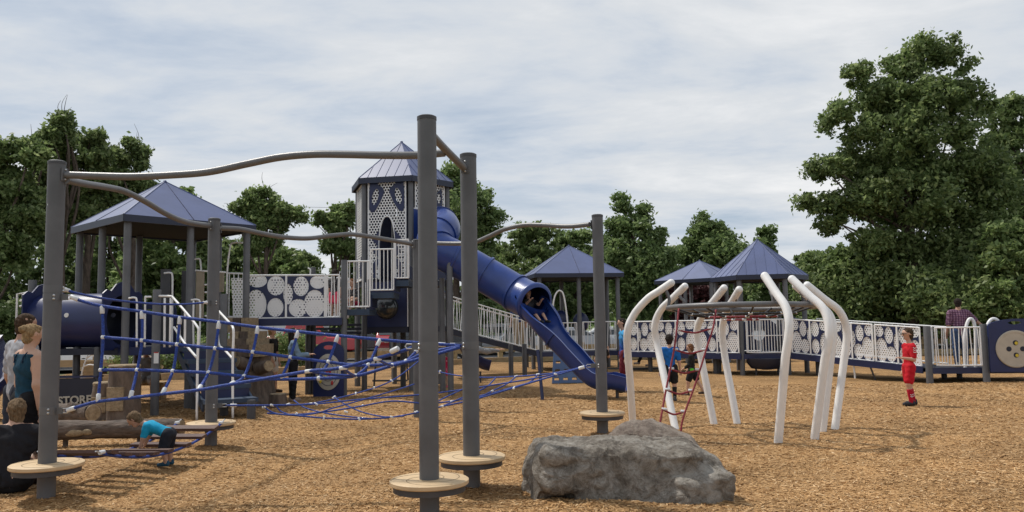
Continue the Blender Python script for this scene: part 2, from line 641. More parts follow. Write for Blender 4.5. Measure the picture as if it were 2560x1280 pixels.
def inside(pt, loop):
    x, y = pt
    c = False
    j = len(loop) - 1
    for i in range(len(loop)):
        xi, yi = loop[i]; xj, yj = loop[j]
        if (yi > y) != (yj > y) and x < (xj - xi) * (y - yi) / (yj - yi) + xi: c = not c
        j = i
    return c


def ell(cx, cy, rx, ry, n=20, rot=0.0):
    c, q = math.cos(rot), math.sin(rot)
    return [(cx + rx * math.cos(a) * c - ry * math.sin(a) * q, cy + rx * math.cos(a) * q + ry * math.sin(a) * c)
            for a in [2 * PI * k / n for k in range(n)]]


def plate(outline, holes, thick, org, ux, uz=(0, 0, 1), piece=None):
    """flat sheet cut to an outline with cut-outs; local (u, v) metres in the plane org + u*ux + v*uz"""
    org, ux, uz = Vector(org), Vector(ux).normalized(), Vector(uz).normalized()
    nn = ux.cross(uz).normalized()
    vs2, es = [], []
    for lp in [outline] + list(holes):
        k = len(vs2)
        vs2 += [Vector(p) for p in lp]
        es += [(k + i, k + (i + 1) % len(lp)) for i in range(len(lp))]
    ov, oe, of, *_ = delaunay_2d_cdt(vs2, es, [], 0, 1e-5)
    keep = []
    for f in of:
        c = (ov[f[0]] + ov[f[1]] + ov[f[2]]) / 3
        if inside(c, outline) and not any(inside(c, h) for h in holes):
            keep.append(f)
    if piece is not None:            # keep one connected piece only
        par = list(range(len(ov)))

        def root(i):
            while par[i] != i: i = par[i]
            return i
        for f in keep:
            for a, b in ((f[0], f[1]), (f[1], f[2])):
                ra_, rb_ = root(a), root(b)
                if ra_ != rb_: par[ra_] = rb_
        comp = {}
        for f in keep: comp.setdefault(root(f[0]), []).append(f)

        def area(fs_): return sum(abs((ov[f[1]] - ov[f[0]]).cross(ov[f[2]] - ov[f[0]])) / 2 for f in fs_)
        cl_ = sorted((c for c in comp.values() if area(c) > .003), key=area, reverse=True)
        if piece >= len(cl_): return None
        keep = cl_[piece]
    cnt = {}
    for f in keep:
        for a, b in ((f[0], f[1]), (f[1], f[2]), (f[2], f[0])):
            cnt[(a, b)] = 1
    used = sorted({i for f in keep for i in f})
    rm = {i: j for j, i in enumerate(used)}
    keep = [tuple(rm[i] for i in f) for f in keep]
    cnt = {(rm[a], rm[b]): 1 for (a, b) in cnt}
    ov = [ov[i] for i in used]
    k = len(ov)
    h = nn * (thick / 2)
    P = [org + ux * p.x + uz * p.y for p in ov]
    mb = MB()
    fs_ = [tuple(f) for f in keep] + [tuple(i + k for i in reversed(f)) for f in keep]
    for (a, b) in cnt:
        if (b, a) not in cnt:
            fs_.append((b, a, a + k, b + k))
    mb.add([p - h for p in P] + [p + h for p in P], fs_)
    mb.uv = [(p.x, p.y) for p in ov] * 2
    return mb

# ================================================================ the ground
def grid_sheet(x0, x1, y0, y1, nx, ny, zf):
    mb = MB()
    vs_ = [(x0 + (x1 - x0) * i / nx, y0 + (y1 - y0) * j / ny, 0) for j in range(ny + 1) for i in range(nx + 1)]
    vs_ = [(x, y, zf(x, y)) for x, y, _ in vs_]
    fs_ = [(j * (nx + 1) + i, j * (nx + 1) + i + 1, (j + 1) * (nx + 1) + i + 1, (j + 1) * (nx + 1) + i) for j in range(ny) for i in range(nx)]
    return mb.add(vs_, fs_)


material('field_grass', (0.055, 0.075, 0.028), 0.95, vscale=0.4, bump=0.6, bscale=12, col2=(0.10, 0.115, 0.05))
tag(MB().add([(-500, -60, -0.2), (500, -60, -0.2), (500, 900, -0.2), (-500, 900, -0.2)], [(0, 1, 2, 3)]).build('ground', 'field_grass'), kind='structure')


MOUNDS = []                     # chips banked against posts and boulders, scuffed hollows
for (mx_, my_, mr_, mh_) in ((115, 1250, .24, .05), (1074, 1306, .24, .05), (1180, 1232, .24, .05), (1507, 1090, .24, .05), (527, 1117, .24, .05), (1045, 1050, .24, .04),
                             (1380, 1262, .3, .05), (1480, 1275, .35, .045), (1600, 1280, .35, .05), (1740, 1285, .3, .045), (1820, 1250, .25, .05), (1330, 1225, .25, .05),
                             (900, 1120, .9, -.05), (700, 1190, .7, -.04), (1580, 1010, .6, -.07), (2050, 1170, .8, -.04), (1250, 1160, .6, -.035), (2300, 1140, .7, .04), (430, 1170, .5, -.04)):
    q_ = gnd(mx_, my_)
    MOUNDS.append((q_.x, q_.y, mr_, mh_))


def mulch_z(x, y):
    e = 0.0
    for (a, b, r, h) in MOUNDS:
        dd = ((x - a) ** 2 + (y - b) ** 2) / (r * r)
        if dd < 6: e += h * math.exp(-dd)
    return e + mulch_base(x, y)


def mulch_base(x, y):
    p = Vector((x * 0.45, y * 0.45, 2.0))
    return 0.045 * noise.noise(p) + 0.024 * noise.noise(p * 3.1) + 0.006 * noise.noise(p * 11)


mul = grid_sheet(-17, 21, 1.5, 34.5, 300, 270, mulch_z).build('mulch_ground', 'mulch', angle=180)
tag(mul, kind='structure')

# loose wood chips lying on the near ground: nobody could count them
def chips():
    n = 190000
    d = 5.4 + 15.0 * RNG.random(n) ** 1.7
    x = (RNG.random(n) * 2 - 1) * (d * 0.68 + 0.3)
    L_ = RNG.uniform(0.009, 0.031, n)
    w = RNG.uniform(0.0028, 0.0068, n)
    far = np.clip((d - 9) / 8, 0, 1)
    L_ *= 1 + 0.25 * far; w *= 1 + 0.4 * far
    a = RNG.random(n) * 2 * PI
    tilt = RNG.normal(0, 0.16, n)
    rollv = RNG.normal(0, 0.4, n)
    z = np.array([mulch_z(float(p), float(q)) for p, q in zip(x, d)]) + RNG.uniform(0.002, 0.010, n)
    ux = np.stack([np.cos(a) * np.cos(tilt), np.sin(a) * np.cos(tilt), np.sin(tilt)], 1)
    vx = np.stack([-np.sin(a) * np.cos(rollv), np.cos(a) * np.cos(rollv), np.sin(rollv)], 1)
    c = np.stack([x, d, z], 1)
    P = np.stack([c - ux * L_[:, None] - vx * w[:, None] * 0.6, c + ux * L_[:, None] - vx * w[:, None],
                  c + ux * L_[:, None] * 0.9 + vx * w[:, None] * 0.7, c - ux * L_[:, None] + vx * w[:, None]], 1)
    return P


def quad_mesh(name, P, mat):
    n = len(P)
    me = bpy.data.meshes.new(name)
    me.vertices.add(n * 4)
    me.loops.add(n * 4)
    me.polygons.add(n)
    me.vertices.foreach_set('co', P.astype(np.float32).ravel())
    me.loops.foreach_set('vertex_index', np.arange(n * 4, dtype=np.int32))
    me.polygons.foreach_set('loop_start', np.arange(0, n * 4, 4, dtype=np.int32))
    me.materials.append(MATS[mat])
    me.update(calc_edges=True)
    return me


tag(link_mesh('wood_chips', quad_mesh('wood_chips', chips(), 'chips')), 'loose golden brown wood chips strewn over the play area', 'wood chips', kind='stuff')

# car park behind the timber edging
lot = MB().add([(-60, 30, -0.03), (3, 37.5, -0.03), (40, 37.5, -0.03), (40, 62, -0.03), (-60, 62, -0.03)], [(0, 1, 2, 3, 4)])
tag(lot.build('parking_lot', 'asphalt'), kind='structure')
for i in range(9):
    x = -34 + i * 4.4
    p = MB().add([(x, 43.5, -0.024), (x + 0.12, 43.5, -0.024), (x + 0.12, 48.5, -0.024), (x, 48.5, -0.024)], [(0, 1, 2, 3)])
    o = p.build('painted_line', 'lot_line'); tag(o, kind='structure')

# strip of rough grass between edging and lot
material('verge', (0.17, 0.165, 0.075), 0.95, vscale=2, bump=0.5, bscale=20, col2=(0.27, 0.25, 0.12))
EDGE = [(-26, 25.5), (-11.4, 26.2), (-0.8, 34.8), (3.5, 36.0), (22.5, 36.0)]
vg = MB()
for (a, b) in zip(EDGE[:-1], EDGE[1:]):
    vg.add([(a[0], a[1] - .05, -0.012), (b[0], b[1] - .05, -0.012), (b[0], b[1] + 2.4, -0.012), (a[0], a[1] + 2.4, -0.012)], [(0, 1, 2, 3)])
tag(vg.build('verge', 'verge'), kind='structure')

# timber edging round the chips: each beam a part
te = thing('timber_edging', 'pale timber edging holding the wood chips in front of the car park', 'edging', (-5, 30, 0))
for (a, b) in zip(EDGE[:-1], EDGE[1:]):
    A, B = Vector((*a, 0.1)), Vector((*b, 0.1))
    k = max(1, int((B - A).length / 2.6))
    for i in range(k):
        p, q = A.lerp(B, i / k), A.lerp(B, (i + 0.985) / k)
        MB().bar(p, q, 0.14, 0.24).build('beam', 'timber', te, smooth=False)

# low wooden guard rail at the kerb of the car park
gr = thing('guard_rail', 'low wooden guard rail on square posts along the car park', 'guard rail', (-5, 33, 0))
GR = [(-20, 27.6), (-11.6, 27.9), (-4.5, 33.0), (-0.6, 36.6), (3.2, 37.8), (22, 37.8)]
for (a, b) in zip(GR[:-1], GR[1:]):
    A, B = Vector((*a, 0)), Vector((*b, 0))
    k = max(1, int((B - A).length / 2.4))
    for i in range(k):
        p, q = A.lerp(B, i / k), A.lerp(B, (i + 0.99) / k)
        MB().bar(p + Vector((0, 0, .52)), q + Vector((0, 0, .52)), 0.06, 0.24).build('rail_board', 'timber', gr, smooth=False)
        MB().box(p + Vector((0, 0.12, 0.36)), (0.2, 0.2, 0.78), 0.3).build('rail_post', 'timber', gr, smooth=False)

# ================================================================ foreground climbing course
POSTS = {}


def step_post(key, base, top_z, disc_px, label, disc=True, rad=0.08):
    p = gnd(*base)
    t = thing('step_post', label, 'post', (p.x, p.y, 0), 'grey posts of the rope climbing course')
    MB().lathe([(rad, -0.15), (rad, top_z - 0.012)], p, 28).build('post', 'post_grey', t)
    MB().lathe([(rad + .003, top_z - 0.035), (rad + .003, top_z - .006), (rad * .8, top_z + .004), (0.01, top_z + .008)], p, 28).build('cap', 'dark_steel', t)
    POSTS[key] = (p, top_z)
    if disc:
        z = at(disc_px[0], disc_px[1], p.y).z
        R = 0.325
        MB().lathe([(R - .008, z - .022), (R, z - .014), (R, z + .012), (R - .012, z + .02), (rad + .012, z + .02)], p, 56).build('wooden_disc', 'disc_tan', t)
        d = [o for o in t.children if o.name.startswith('wooden_disc')][0]
        for k in range(3):               # spiral grooves
            pts = []
            for i in range(30):
                a = k * 2.1 + i * 0.115
                r = 0.10 + 0.215 * i / 29
                pts.append(p + Vector((r * math.cos(a), r * math.sin(a), z + 0.0203)))
            MB().sweep(pts, lambda i, t_: [(-.0035, 0), (.0035, 0), (.0035, .0012), (-.0035, .0012)], up=(0, 0, 1)).build('groove', 'groove_brown', d)
        # steel under-frame: four arms, a rim strip and a collar
        col = MB().lathe([(rad + .006, z - .11), (rad + .006, z - .02)], p, 24)
        col.build('collar', 'dark_steel', t)
        for k in range(4):
            a = k * PI / 2 + 0.5
            q = p + Vector((math.cos(a), math.sin(a), 0)) * (R - .03)
            MB().add([], []).bar(p + Vector((math.cos(a) * rad, math.sin(a) * rad, z - .052)), q + Vector((0, 0, z - .045)), 0.03, 0.058).build('arm', 'dark_steel', t, smooth=False)
        MB().sweep([p + Vector((math.cos(a) * (R - .035), math.sin(a) * (R - .035), z - .05)) for a in [2 * PI * i / 40 for i in range(40)]],
                   lambda i, t_: [(-.006, -.024), (.006, -.024), (.006, .03), (-.006, .03)], closed=True, up=(0, 0, 1)).build('rim', 'dark_steel', t)
    return t


def topz(px, py, key_base):
    p = gnd(*key_base)
    return at(px, py, p.y).z


spec = [('P1', (115, 1250), (142, 403), (115, 1162), 'grey steel post with round wooden disc, leftmost in front of the seated woman'),
        ('P2', (1074, 1306), (1065, 291), (1073, 1203), 'tallest grey post, nearest the camera, with round wooden disc and no base in view'),
        ('P3', (1180, 1232), (1164, 385), (1176, 1143), 'grey post with wooden disc just right of the tallest post'),
        ('P4', (1507, 1090), (1481, 537), (1505, 1033), 'grey post with wooden disc standing behind the boulders'),
        ('P5', (527, 1117), (537, 546), (529, 1058), 'grey post with wooden disc at the far end of the plank bridge'),
        ('P6', (1045, 1050), (1040, 599), None, 'grey post without disc, half hidden behind the tallest post')]
for k, b, tp, dp, lab in spec:
    step_post(k, b, topz(tp[0], tp[1], b), dp, lab, dp is not None, 0.081 if k != 'P6' else 0.075)
E1 = {k: v[0] for k, v in POSTS.items()}


def overhead(label, pts, r, plates):
    P = spline([at(*q) for q in pts], 8)
    t = thing('overhead_bar', label, 'overhead bar', P[0], 'wavy overhead bars of the climbing course')
    MB().tube(P, r, 14).build('bar', 'bar_grey', t, angle=60)
    for (key, px, py) in plates:
        b = E1[key]
        c = at(px, py, b.y)
        dirv = (P[len(P) // 2] - b); dirv.z = 0; dirv.normalize()
        rz = math.atan2(dirv.y, dirv.x)
        MB().box(Vector((b.x, b.y, c.z)) + dirv * 0.086, (0.012, 0.085, 0.13), rz).build('mounting_plate', 'post_grey', t, smooth=False)
        for dz in (-.048, .048):
            MB().ball(Vector((b.x, b.y, c.z + dz)) + dirv * 0.094, 0.011, 8, 6).build('bolt', 'galvanised', t)
    return t


D = {k: v.y for k, v in E1.items()}
overhead('long wavy grey bar from the leftmost post to the short slanting bar',
         [(160, 437, D['P1']), (250, 440, 7.83), (330, 441.5, 7.8), (420, 438, 7.76), (520, 430, 7.7), (620, 409, 7.64), (700, 393, 7.58),
          (780, 386, 7.52), (860, 386, 7.47), (950, 388, 7.42), (1040, 388, 7.38), (1112, 382, 7.33)], 0.036, [('P1', 160, 437)])
overhead('short straight grey bar slanting between the tallest post and its neighbour',
         [(1076, 333, D['P2'] + .05), (1110, 370, 7.25), (1160, 420, D['P3'] - .08)], 0.036, [('P3', 1160, 420)])
overhead('wavy grey bar dropping from the leftmost post to the plank bridge post',
         [(165, 450, D['P1']), (215, 460, 8.3), (260, 467, 8.75), (310, 478, 9.2), (360, 502, 9.65), (420, 537, 10.15), (470, 556, 10.6), (532, 565, D['P5'])], 0.036, [('P5', 532, 565)])
overhead('wavy grey bar from the plank bridge post to the half hidden post',
         [(540, 570, D['P5']), (600, 573, 11.5), (650, 583, 11.85), (710, 593, 12.2), (770, 596, 12.5), (830, 589, 12.8), (880, 586, 13.1), (940, 594, 13.4), (1036, 611, D['P6'])], 0.036, [('P5', 540, 570), ('P6', 1036, 611)])
overhead('wavy grey bar rising from the half hidden post to the post behind the boulders',
         [(1042, 606, D['P6']), (1120, 609, 13.4), (1180, 607, 13.1), (1220, 592, 12.9), (1260, 574, 12.7), (1310, 563, 12.45), (1360, 563, 12.2), (1420, 566, 11.9), (1474, 561, D['P4'])], 0.036, [('P4', 1474, 561)])


# ---------------------------------------------------------------- rope nets
def rope(parent, pts, r=0.0145, mat='rope_blue', name='rope', n=6):
    return MB().tube(spline(pts, n), r, 8).build(name, mat, parent, angle=180)


CL = MB().lathe([(0.015, -.034), (.0185, -.029), (.0185, .029), (.015, .034)], n=10).mesh('clamp_white', name='clamp')
CB = MB().ball((0, 0, 0), 0.0235, 10, 8).mesh('clamp_white', name='clamp_ball')


def axis_matrix(p, d, s=1.0):
    q = Vector(d).normalized().to_track_quat('Z', 'Y')
    return Matrix.Translation(p) @ q.to_matrix().to_4x4() @ Matrix.Scale(s, 4)


def anchor(parent, post, z, toward, ring=True):
    """clamp band with eye and shackle where a rope meets a post"""
    b = Vector((post.x, post.y, z))
    d = (Vector(toward) - b); d.z = 0; d.normalize()
    MB().lathe([(.0845, z - .036), (.0845, z + .036)], (post.x, post.y, 0), 24).build('band', 'bracket_steel', parent)
    MB().box(b + d * 0.115, (0.07, 0.014, 0.06), math.atan2(d.y, d.x)).build('lug', 'bracket_steel', parent, smooth=False)
    sd = Vector((-d.y, d.x, 0))
    for dz in (-.017, .017):
        MB().ball(b + d * 0.05 - sd * .07 * (1 if sd.y > 0 else -1) + Vector((0, 0, dz)), 0.012, 8, 6).build('bolt', 'galvanised', parent)
    e = b + d * 0.19
    MB().tube([b + d * .12 + Vector((0, 0, .018)), b + d * .2 + Vector((0, 0, .02)), b + d * .215, b + d * .2 - Vector((0, 0, .02)), b + d * .12 - Vector((0, 0, .018))], 0.006, 6).build('shackle', 'galvanised', parent)
    return e


# net between the leftmost post and the two near posts
netA = thing('rope_net', 'large blue rope net with white clamps hanging between the leftmost and the two nearest posts', 'rope net', E1['P1'])
y1, y2, y3 = D['P1'], D['P2'], D['P3']


def ln(x, d0, d1, x0=150, x1=1165): return d0 + (d1 - d0) * (x - x0) / (x1 - x0)


rows = [
    [(200, 751), (255, 765), (355, 779), (450, 793), (548, 805), (645, 818), (745, 829), (845, 839), (950, 849), (1045, 857), (1150, 864)],
    [(258, 843), (355, 851), (443, 861), (538, 871), (632, 880), (726, 893), (821, 905), (890, 913), (965, 911), (1015, 903), (1060, 884), (1150, 866)],
    [(252, 925), (343, 925), (432, 928), (521, 932), (610, 941), (690, 948), (797, 946), (889, 940), (981, 914), (1049, 897), (1150, 868)],
    [(205, 1014), (245, 1004), (326, 995), (406, 985), (496, 975), (577, 961), (700, 940), (780, 927), (850, 920), (942, 896), (999, 880), (1032, 868)]]
ends = [(y1, y3, 1165), (y1, y3 - .15, 1165), (y1, y3 - .3, 1165), (y1, y2 + .1, 1045)]
R3 = []
for k, row in enumerate(rows):
    d0, d1, xe = ends[k]
    R3.append([at(x, y, ln(x, d0, d1, 150, xe)) for x, y in row])
zA1 = at(150, 743, y1).z
eA = anchor(netA, E1['P1'], zA1, R3[0][0])
R3[0].insert(0, eA)
eD = anchor(netA, E1['P1'], at(150, 1026, y1).z, R3[3][0])
R3[3].insert(0, eD)
eP3 = anchor(netA, E1['P3'], at(1165, 863, y3).z, R3[0][-1] + Vector((-1, .2, 0)))
R3[0].append(eP3)
eP2 = anchor(netA, E1['P2'], at(1045, 866, y2).z, R3[3][-1] + Vector((-1, .3, 0)))
for k in range(4):
    rope(netA, R3[k], 0.0155)
for e, nx in ((eA, R3[0][1]), (eD, R3[3][1]), (eP2 + Vector((-.05, .02, 0)), R3[3][-3]), (eP3, R3[0][-3])):
    shared('ferrule', CL, netA, axis_matrix(e.lerp(nx, 0.3), nx - e, 1.25))
cols = [((255, 765), (258, 843), (252, 925), (245, 1004)), ((355, 779), (355, 851), (343, 925), (326, 995)),
        ((450, 793), (443, 861), (432, 928), (406, 985)), ((548, 805), (538, 871), (521, 932), (496, 975)),
        ((645, 818), (632, 880), (610, 941), (577, 961)), ((745, 829), (726, 893), (705, 942)),
        ((845, 839), (821, 905), (797, 946)), ((950, 849), (921, 912), (889, 940)), ((1048, 870), (1015, 903), (981, 914))]
for cl in cols:
    P = []
    for k, (x, y) in enumerate(cl):
        d0, d1, xe = ends[k]
        P.append(at(x, y, ln(x, d0, d1, 150, xe) + 0.002))
    rope(netA, P, 0.0145)
    for k, p in enumerate(P):
        if k in (0, 3):
            q = P[1] if k == 0 else P[-2]
            shared('clamp', CL, netA, axis_matrix(p.lerp(q, 0.12), q - p, 1.15))
        else:
            shared('clamp', CB, netA, axis_matrix(p, (0, 0, 1)))
for a, b in (((772, 928), (889, 940)), ((858, 920), (889, 940)), ((944, 897), (981, 914))):
    pa, pb = at(*a, ln(a[0], y1, y2 + .1, 150, 1045)), at(*b, ln(b[0], y1, y3 - .3))
    rope(netA, [pa, pa.lerp(pb, .5) - Vector((0, 0, .01)), pb], 0.013)
    shared('clamp', CL, netA, axis_matrix(pa, (1, 0, .1)))

# hand rope from the leftmost post to the plank bridge post
hr = thing('hand_rope', 'single sagging blue rope from the leftmost post to the plank bridge post', 'rope', E1['P1'])
h0 = anchor(hr, E1['P1'], at(160, 722, y1).z, E1['P5'])
h1 = anchor(hr, E1['P5'], at(520, 757, D['P5']).z, E1['P1'])
hp = [h0] + [at(x, y, y1 + (D['P5'] - y1) * (x - 160) / 365) for x, y in ((195, 734), (250, 745), (300, 752), (360, 758), (420, 761), (470, 760))] + [h1]
rope(hr, hp, 0.013)
for a, b in ((hp[0], hp[1]), (hp[-1], hp[-2])):
    shared('ferrule', CL, hr, axis_matrix(a.lerp(b, .08), b - a, 1.1))

# low three-cornered hammock net
netC = thing('hammock_net', 'low blue three-cornered hammock net strung just above the wood chips', 'rope net', (-1.5, 12, 0))
cA = anchor(netC, E1['P5'], at(545, 1014, D['P5']).z, E1['P4'])
cB = anchor(netC, E1['P6'], at(1040, 900, D['P6']).z, E1['P3'] + Vector((0, 2, 0)))
cC = anchor(netC, E1['P4'], at(1487, 914, D['P4']).z, E1['P5'])
ya, yb, yc = cA.y, cB.y, cC.y
fam = [
    [cA] + [at(x, y, d) for x, y, d in ((660, 1014, 11.5), (776, 1009, 12.0), (889, 984, 12.7), (979, 952, 13.2))] + [cB],
    [cB] + [at(x, y, d) for x, y, d in ((1100, 930, 13.4), (1190, 943, 13.0), (1290, 941, 12.5), (1390, 932, 12.05))] + [cC],
    [cA] + [at(x, y, d) for x, y, d in ((680, 1013, 11.4), (790, 1010, 11.75), (906, 998, 12.1), (1048, 987, 12.4), (1150, 975, 12.4), (1250, 960, 12.2), (1350, 943, 11.95))] + [cC],
    [at(x, y, d) for x, y, d in ((660, 1018, 11.5), (690, 1034, 11.5), (740, 1036, 11.55), (810, 1030, 11.65), (900, 1016, 11.8), (980, 1003, 12.0), (1060, 1008, 12.0), (1130, 1003, 12.0), (1220, 985, 12.0), (1330, 955, 11.9), (1400, 935, 11.8))],
    [at(x, y, d) for x, y, d in ((668, 1033, 11.35), (740, 1039, 11.35), (810, 1045, 11.4), (898, 1048, 11.45), (980, 1043, 11.5), (1050, 1030, 11.6), (1110, 1015, 11.65), (1180, 1000, 11.7), (1280, 971, 11.7), (1390, 938, 11.7))] + [cC],
    [at(x, y, d) for x, y, d in ((1036, 909, 13.5), (1080, 950, 13.0), (1048, 985, 12.5), (960, 1012, 12.0), (880, 1030, 11.6), (820, 1045, 11.4))],
    [at(x, y, d) for x, y, d in ((735, 1001, 11.9), (760, 1018, 11.75), (800, 1030, 11.6), (860, 1040, 11.5), (930, 1047, 11.45))],
    [at(x, y, d) for x, y, d in ((835, 993, 12.3), (865, 1012, 12.1), (905, 1030, 11.8), (960, 1042, 11.6), (1010, 1040, 11.5))],
    [at(x, y, d) for x, y, d in ((935, 970, 12.9), (975, 990, 12.6), (1010, 1010, 12.2), (1060, 1024, 11.7), (1100, 1016, 11.65))],
    [at(x, y, d) for x, y, d in ((1090, 928, 13.4), (1060, 955, 13.0), (1100, 985, 12.5), (1150, 998, 12.0), (1180, 1000, 11.7))],
    [at(x, y, d) for x, y, d in ((1190, 943, 13.0), (1165, 968, 12.5), (1110, 995, 12.1), (1050, 1030, 11.6))],
    [at(x, y, d) for x, y, d in ((1240, 943, 12.75), (1215, 968, 12.3), (1165, 990, 12.0), (1105, 1016, 11.65))],
    [at(x, y, d) for x, y, d in ((1290, 941, 12.5), (1270, 958, 12.1), (1230, 978, 11.9), (1190, 998, 11.7))],
    [at(x, y, d) for x, y, d in ((1345, 936, 12.25), (1325, 955, 11.95), (1285, 970, 11.7))],
    [at(x, y, d) for x, y, d in ((690, 1014, 11.45), (705, 1030, 11.4), (740, 1038, 11.35), (790, 1033, 11.5), (840, 1018, 11.8), (915, 997, 12.1), (1000, 972, 12.8), (1036, 960, 13.0))],
    [at(x, y, d) for x, y, d in ((800, 1041, 11.4), (870, 1026, 11.65), (940, 1006, 12.0), (1010, 985, 12.4), (1060, 960, 13.0))]]
for i, P in enumerate(fam):
    if i in (5, 9, 15, 8): continue
    rope(netC, P, 0.0115 if i < 5 else 0.0105)
for (x, y, d) in ((680, 1013, 11.4), (776, 1009, 12.0), (835, 993, 12.3), (889, 984, 12.7), (935, 970, 12.9), (979, 952, 13.2), (1100, 930, 13.4), (1190, 943, 13.0),
                  (1290, 941, 12.5), (1345, 936, 12.25), (660, 1018, 11.5), (720, 1011, 11.6), (790, 1010, 11.75), (898, 1048, 11.45), (980, 1043, 11.5), (810, 1045, 11.4),
                  (740, 1036, 11.4), (865, 1030, 11.7), (905, 1015, 11.9), (1040, 1030, 11.6), (1105, 1016, 11.65), (1180, 1000, 11.7), (1130, 1003, 12.0), (1230, 978, 11.9), (1285, 970, 11.7), (1390, 936, 11.7)):
    shared('clamp', CL, netC, axis_matrix(at(x, y, d), (random.uniform(-1, 1), random.uniform(-.6, .6), random.uniform(-.6, .6)), 0.85))
for a, b in ((cA, fam[0][1]), (cB, fam[1][1]), (cC, fam[4][-2])):
    shared('ferrule', CL, netC, axis_matrix(a.lerp(b, .2), b - a, 1.3))

# plank bridge between two discs
pb = thing('plank_bridge', 'hanging bridge of brown planks on blue ropes under the toddler', 'plank bridge', (-4.3, 9.5, 0))
pb0, pb1 = E1['P1'] + Vector((.05, .33, .40)), E1['P5'] + Vector((-.02, -.33, .38))
planks_t = [0.06, 0.155, 0.255, 0.36, 0.475, 0.63, 0.775, 0.9]


def bridge_pt(t, side):
    p = pb0.lerp(pb1, t)
    dv = (pb1 - pb0); dv.z = 0; dv.normalize()
    s_ = Vector((dv.y, -dv.x, 0))
    sag = 0.19 * 4 * t * (1 - t)
    return p + s_ * (0.34 * side) - Vector((0, 0, sag))


for sd in (-1, 1):
    rope(pb, [bridge_pt(i / 12, sd * .9) - Vector((0, 0, .012)) for i in range(13)], 0.0165)
    for t_ in (0.01, 0.985):
        shared('ferrule', CL, pb, axis_matrix(bridge_pt(t_, sd * .9), pb1 - pb0, 1.2))
    for t_, dt in ((0.0, -.03), (1.0, .03)):
        a = bridge_pt(t_, sd * .9)
        MB().tube([a, a + Vector((0, dt * 3, .02))], 0.008, 6).build('shackle', 'galvanised', pb)
for t_ in planks_t:
    a, b = bridge_pt(t_, -1.05), bridge_pt(t_, 1.05)
    nx = bridge_pt(t_ + .02, 0) - bridge_pt(t_ - .02, 0)
    up = (b - a).cross(nx).normalized()
    if up.z < 0: up = -up
    m = MB().bar(a + up * .016, b + up * .016, 0.135, 0.034, up)
    m.build('plank', 'plank_brown', pb, smooth=False)

# ================================================================ play structures
def post(root, x, y, z1, r=0.07, z0=-0.1, mat='post_grey', cap=True, name='post'):
    MB().lathe([(r, z0), (r, z1 - .02), (r * .92, z1)], (x, y, 0), 18).build(name, mat, root)


def canopy_roof(root, n, c, R, th, ze, za, fascia=0.13, ribs=0, mid=False):
    c = Vector(c)
    V = [c + Vector((R * math.cos(th + 2 * PI * k / n), R * math.sin(th + 2 * PI * k / n), ze)) for k in range(n)]
    A = c + Vector((0, 0, za))
    for k in range(n):
        a, b = V[k], V[(k + 1) % n]
        nn = (b - a).cross(A - a).normalized()
        h = nn * 0.012
        rp = MB().add([a, b, A, a - h, b - h, A - h], [(0, 1, 2), (5, 4, 3), (0, 3, 4, 1)]).build('roof_panel', 'roof_blue', root, smooth=False)
        out = ((a + b) / 2 - c); out.z = 0; out.normalize()
        MB().add([a + out * .006, b + out * .006, b + out * .006 - Vector((0, 0, fascia)), a + out * .006 - Vector((0, 0, fascia)),
                  a - out * .02, b - out * .02, b - out * .02 - Vector((0, 0, fascia)), a - out * .02 - Vector((0, 0, fascia))],
                 [(0, 1, 2, 3), (7, 6, 5, 4), (3, 2, 6, 7), (0, 4, 5, 1)]).build('fascia', 'fascia_navy', root, smooth=False)
        if ribs:
            e = (b - a)
            m = (a + b) / 2
            up = (A - m)
            for i in range(1, ribs + 1):
                t = i / (ribs + 1)
                p = a.lerp(b, t)
                f = 1 - abs(2 * t - 1)
                q = p + up * f * 0.985
                MB().bar(p + nn * .005, q + nn * .005, 0.010, 0.012, nn).build('standing_seam', 'roof_blue', rp, smooth=False)
        if mid:
            m = (a + b) / 2
            MB().bar(m + nn * .006, A + nn * .006 - Vector((0, 0, .01)), 0.012, 0.012, nn).build('joint', 'navy', rp, smooth=False)
        MB().tube([a, A], 0.014, 6).build('hip_cap', 'roof_blue', root)
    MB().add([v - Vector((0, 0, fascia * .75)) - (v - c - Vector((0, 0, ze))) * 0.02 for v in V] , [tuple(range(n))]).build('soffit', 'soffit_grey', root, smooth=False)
    MB().ball(A, (0.04, 0.04, 0.03), 8, 6).build('finial', 'roof_blue', root)


BAL = MB().lathe([(0.0115, 0), (0.0115, 1.0)], n=8).mesh('white_coat', name='baluster')


def bal_rail(root, A, B, h, n, lo=0.06, zig=0.0, frame=True, r=0.019, curve=0.0):
    """white railing with balusters from floor point A to B"""
    A, B = Vector(A), Vector(B)
    sd = (B - A); sd.z = 0
    nrm = Vector((sd.y, -sd.x, 0)).normalized()

    def f(t): return A.lerp(B, t) + nrm * (curve * 4 * t * (1 - t))
    ts = [i / 12 for i in range(13)] if curve else [0, 1]
    MB().tube([f(t) + Vector((0, 0, h)) for t in ts], r, 8).build('top_rail', 'white_coat', root)
    MB().tube([f(t) + Vector((0, 0, lo)) for t in ts], r, 8).build('bottom_rail', 'white_coat', root)
    for i in range(n):
        t = (i + 0.5) / n
        z = zig * (1 if i % 2 else -1)
        p, q = f(max(0, min(1, t - z / 2))) + Vector((0, 0, lo)), f(max(0, min(1, t + z / 2))) + Vector((0, 0, h))
        d = q - p
        shared('baluster', BAL, root, Matrix.Translation(p) @ d.to_track_quat('Z', 'Y').to_matrix().to_4x4() @ Matrix.Diagonal((1, 1, d.length, 1)))
    if frame:
        for t in (0.004, 0.996):
            MB().tube([f(t) + Vector((0, 0, lo)), f(t) + Vector((0, 0, h))], r, 8).build('end_rail', 'white_coat', root)


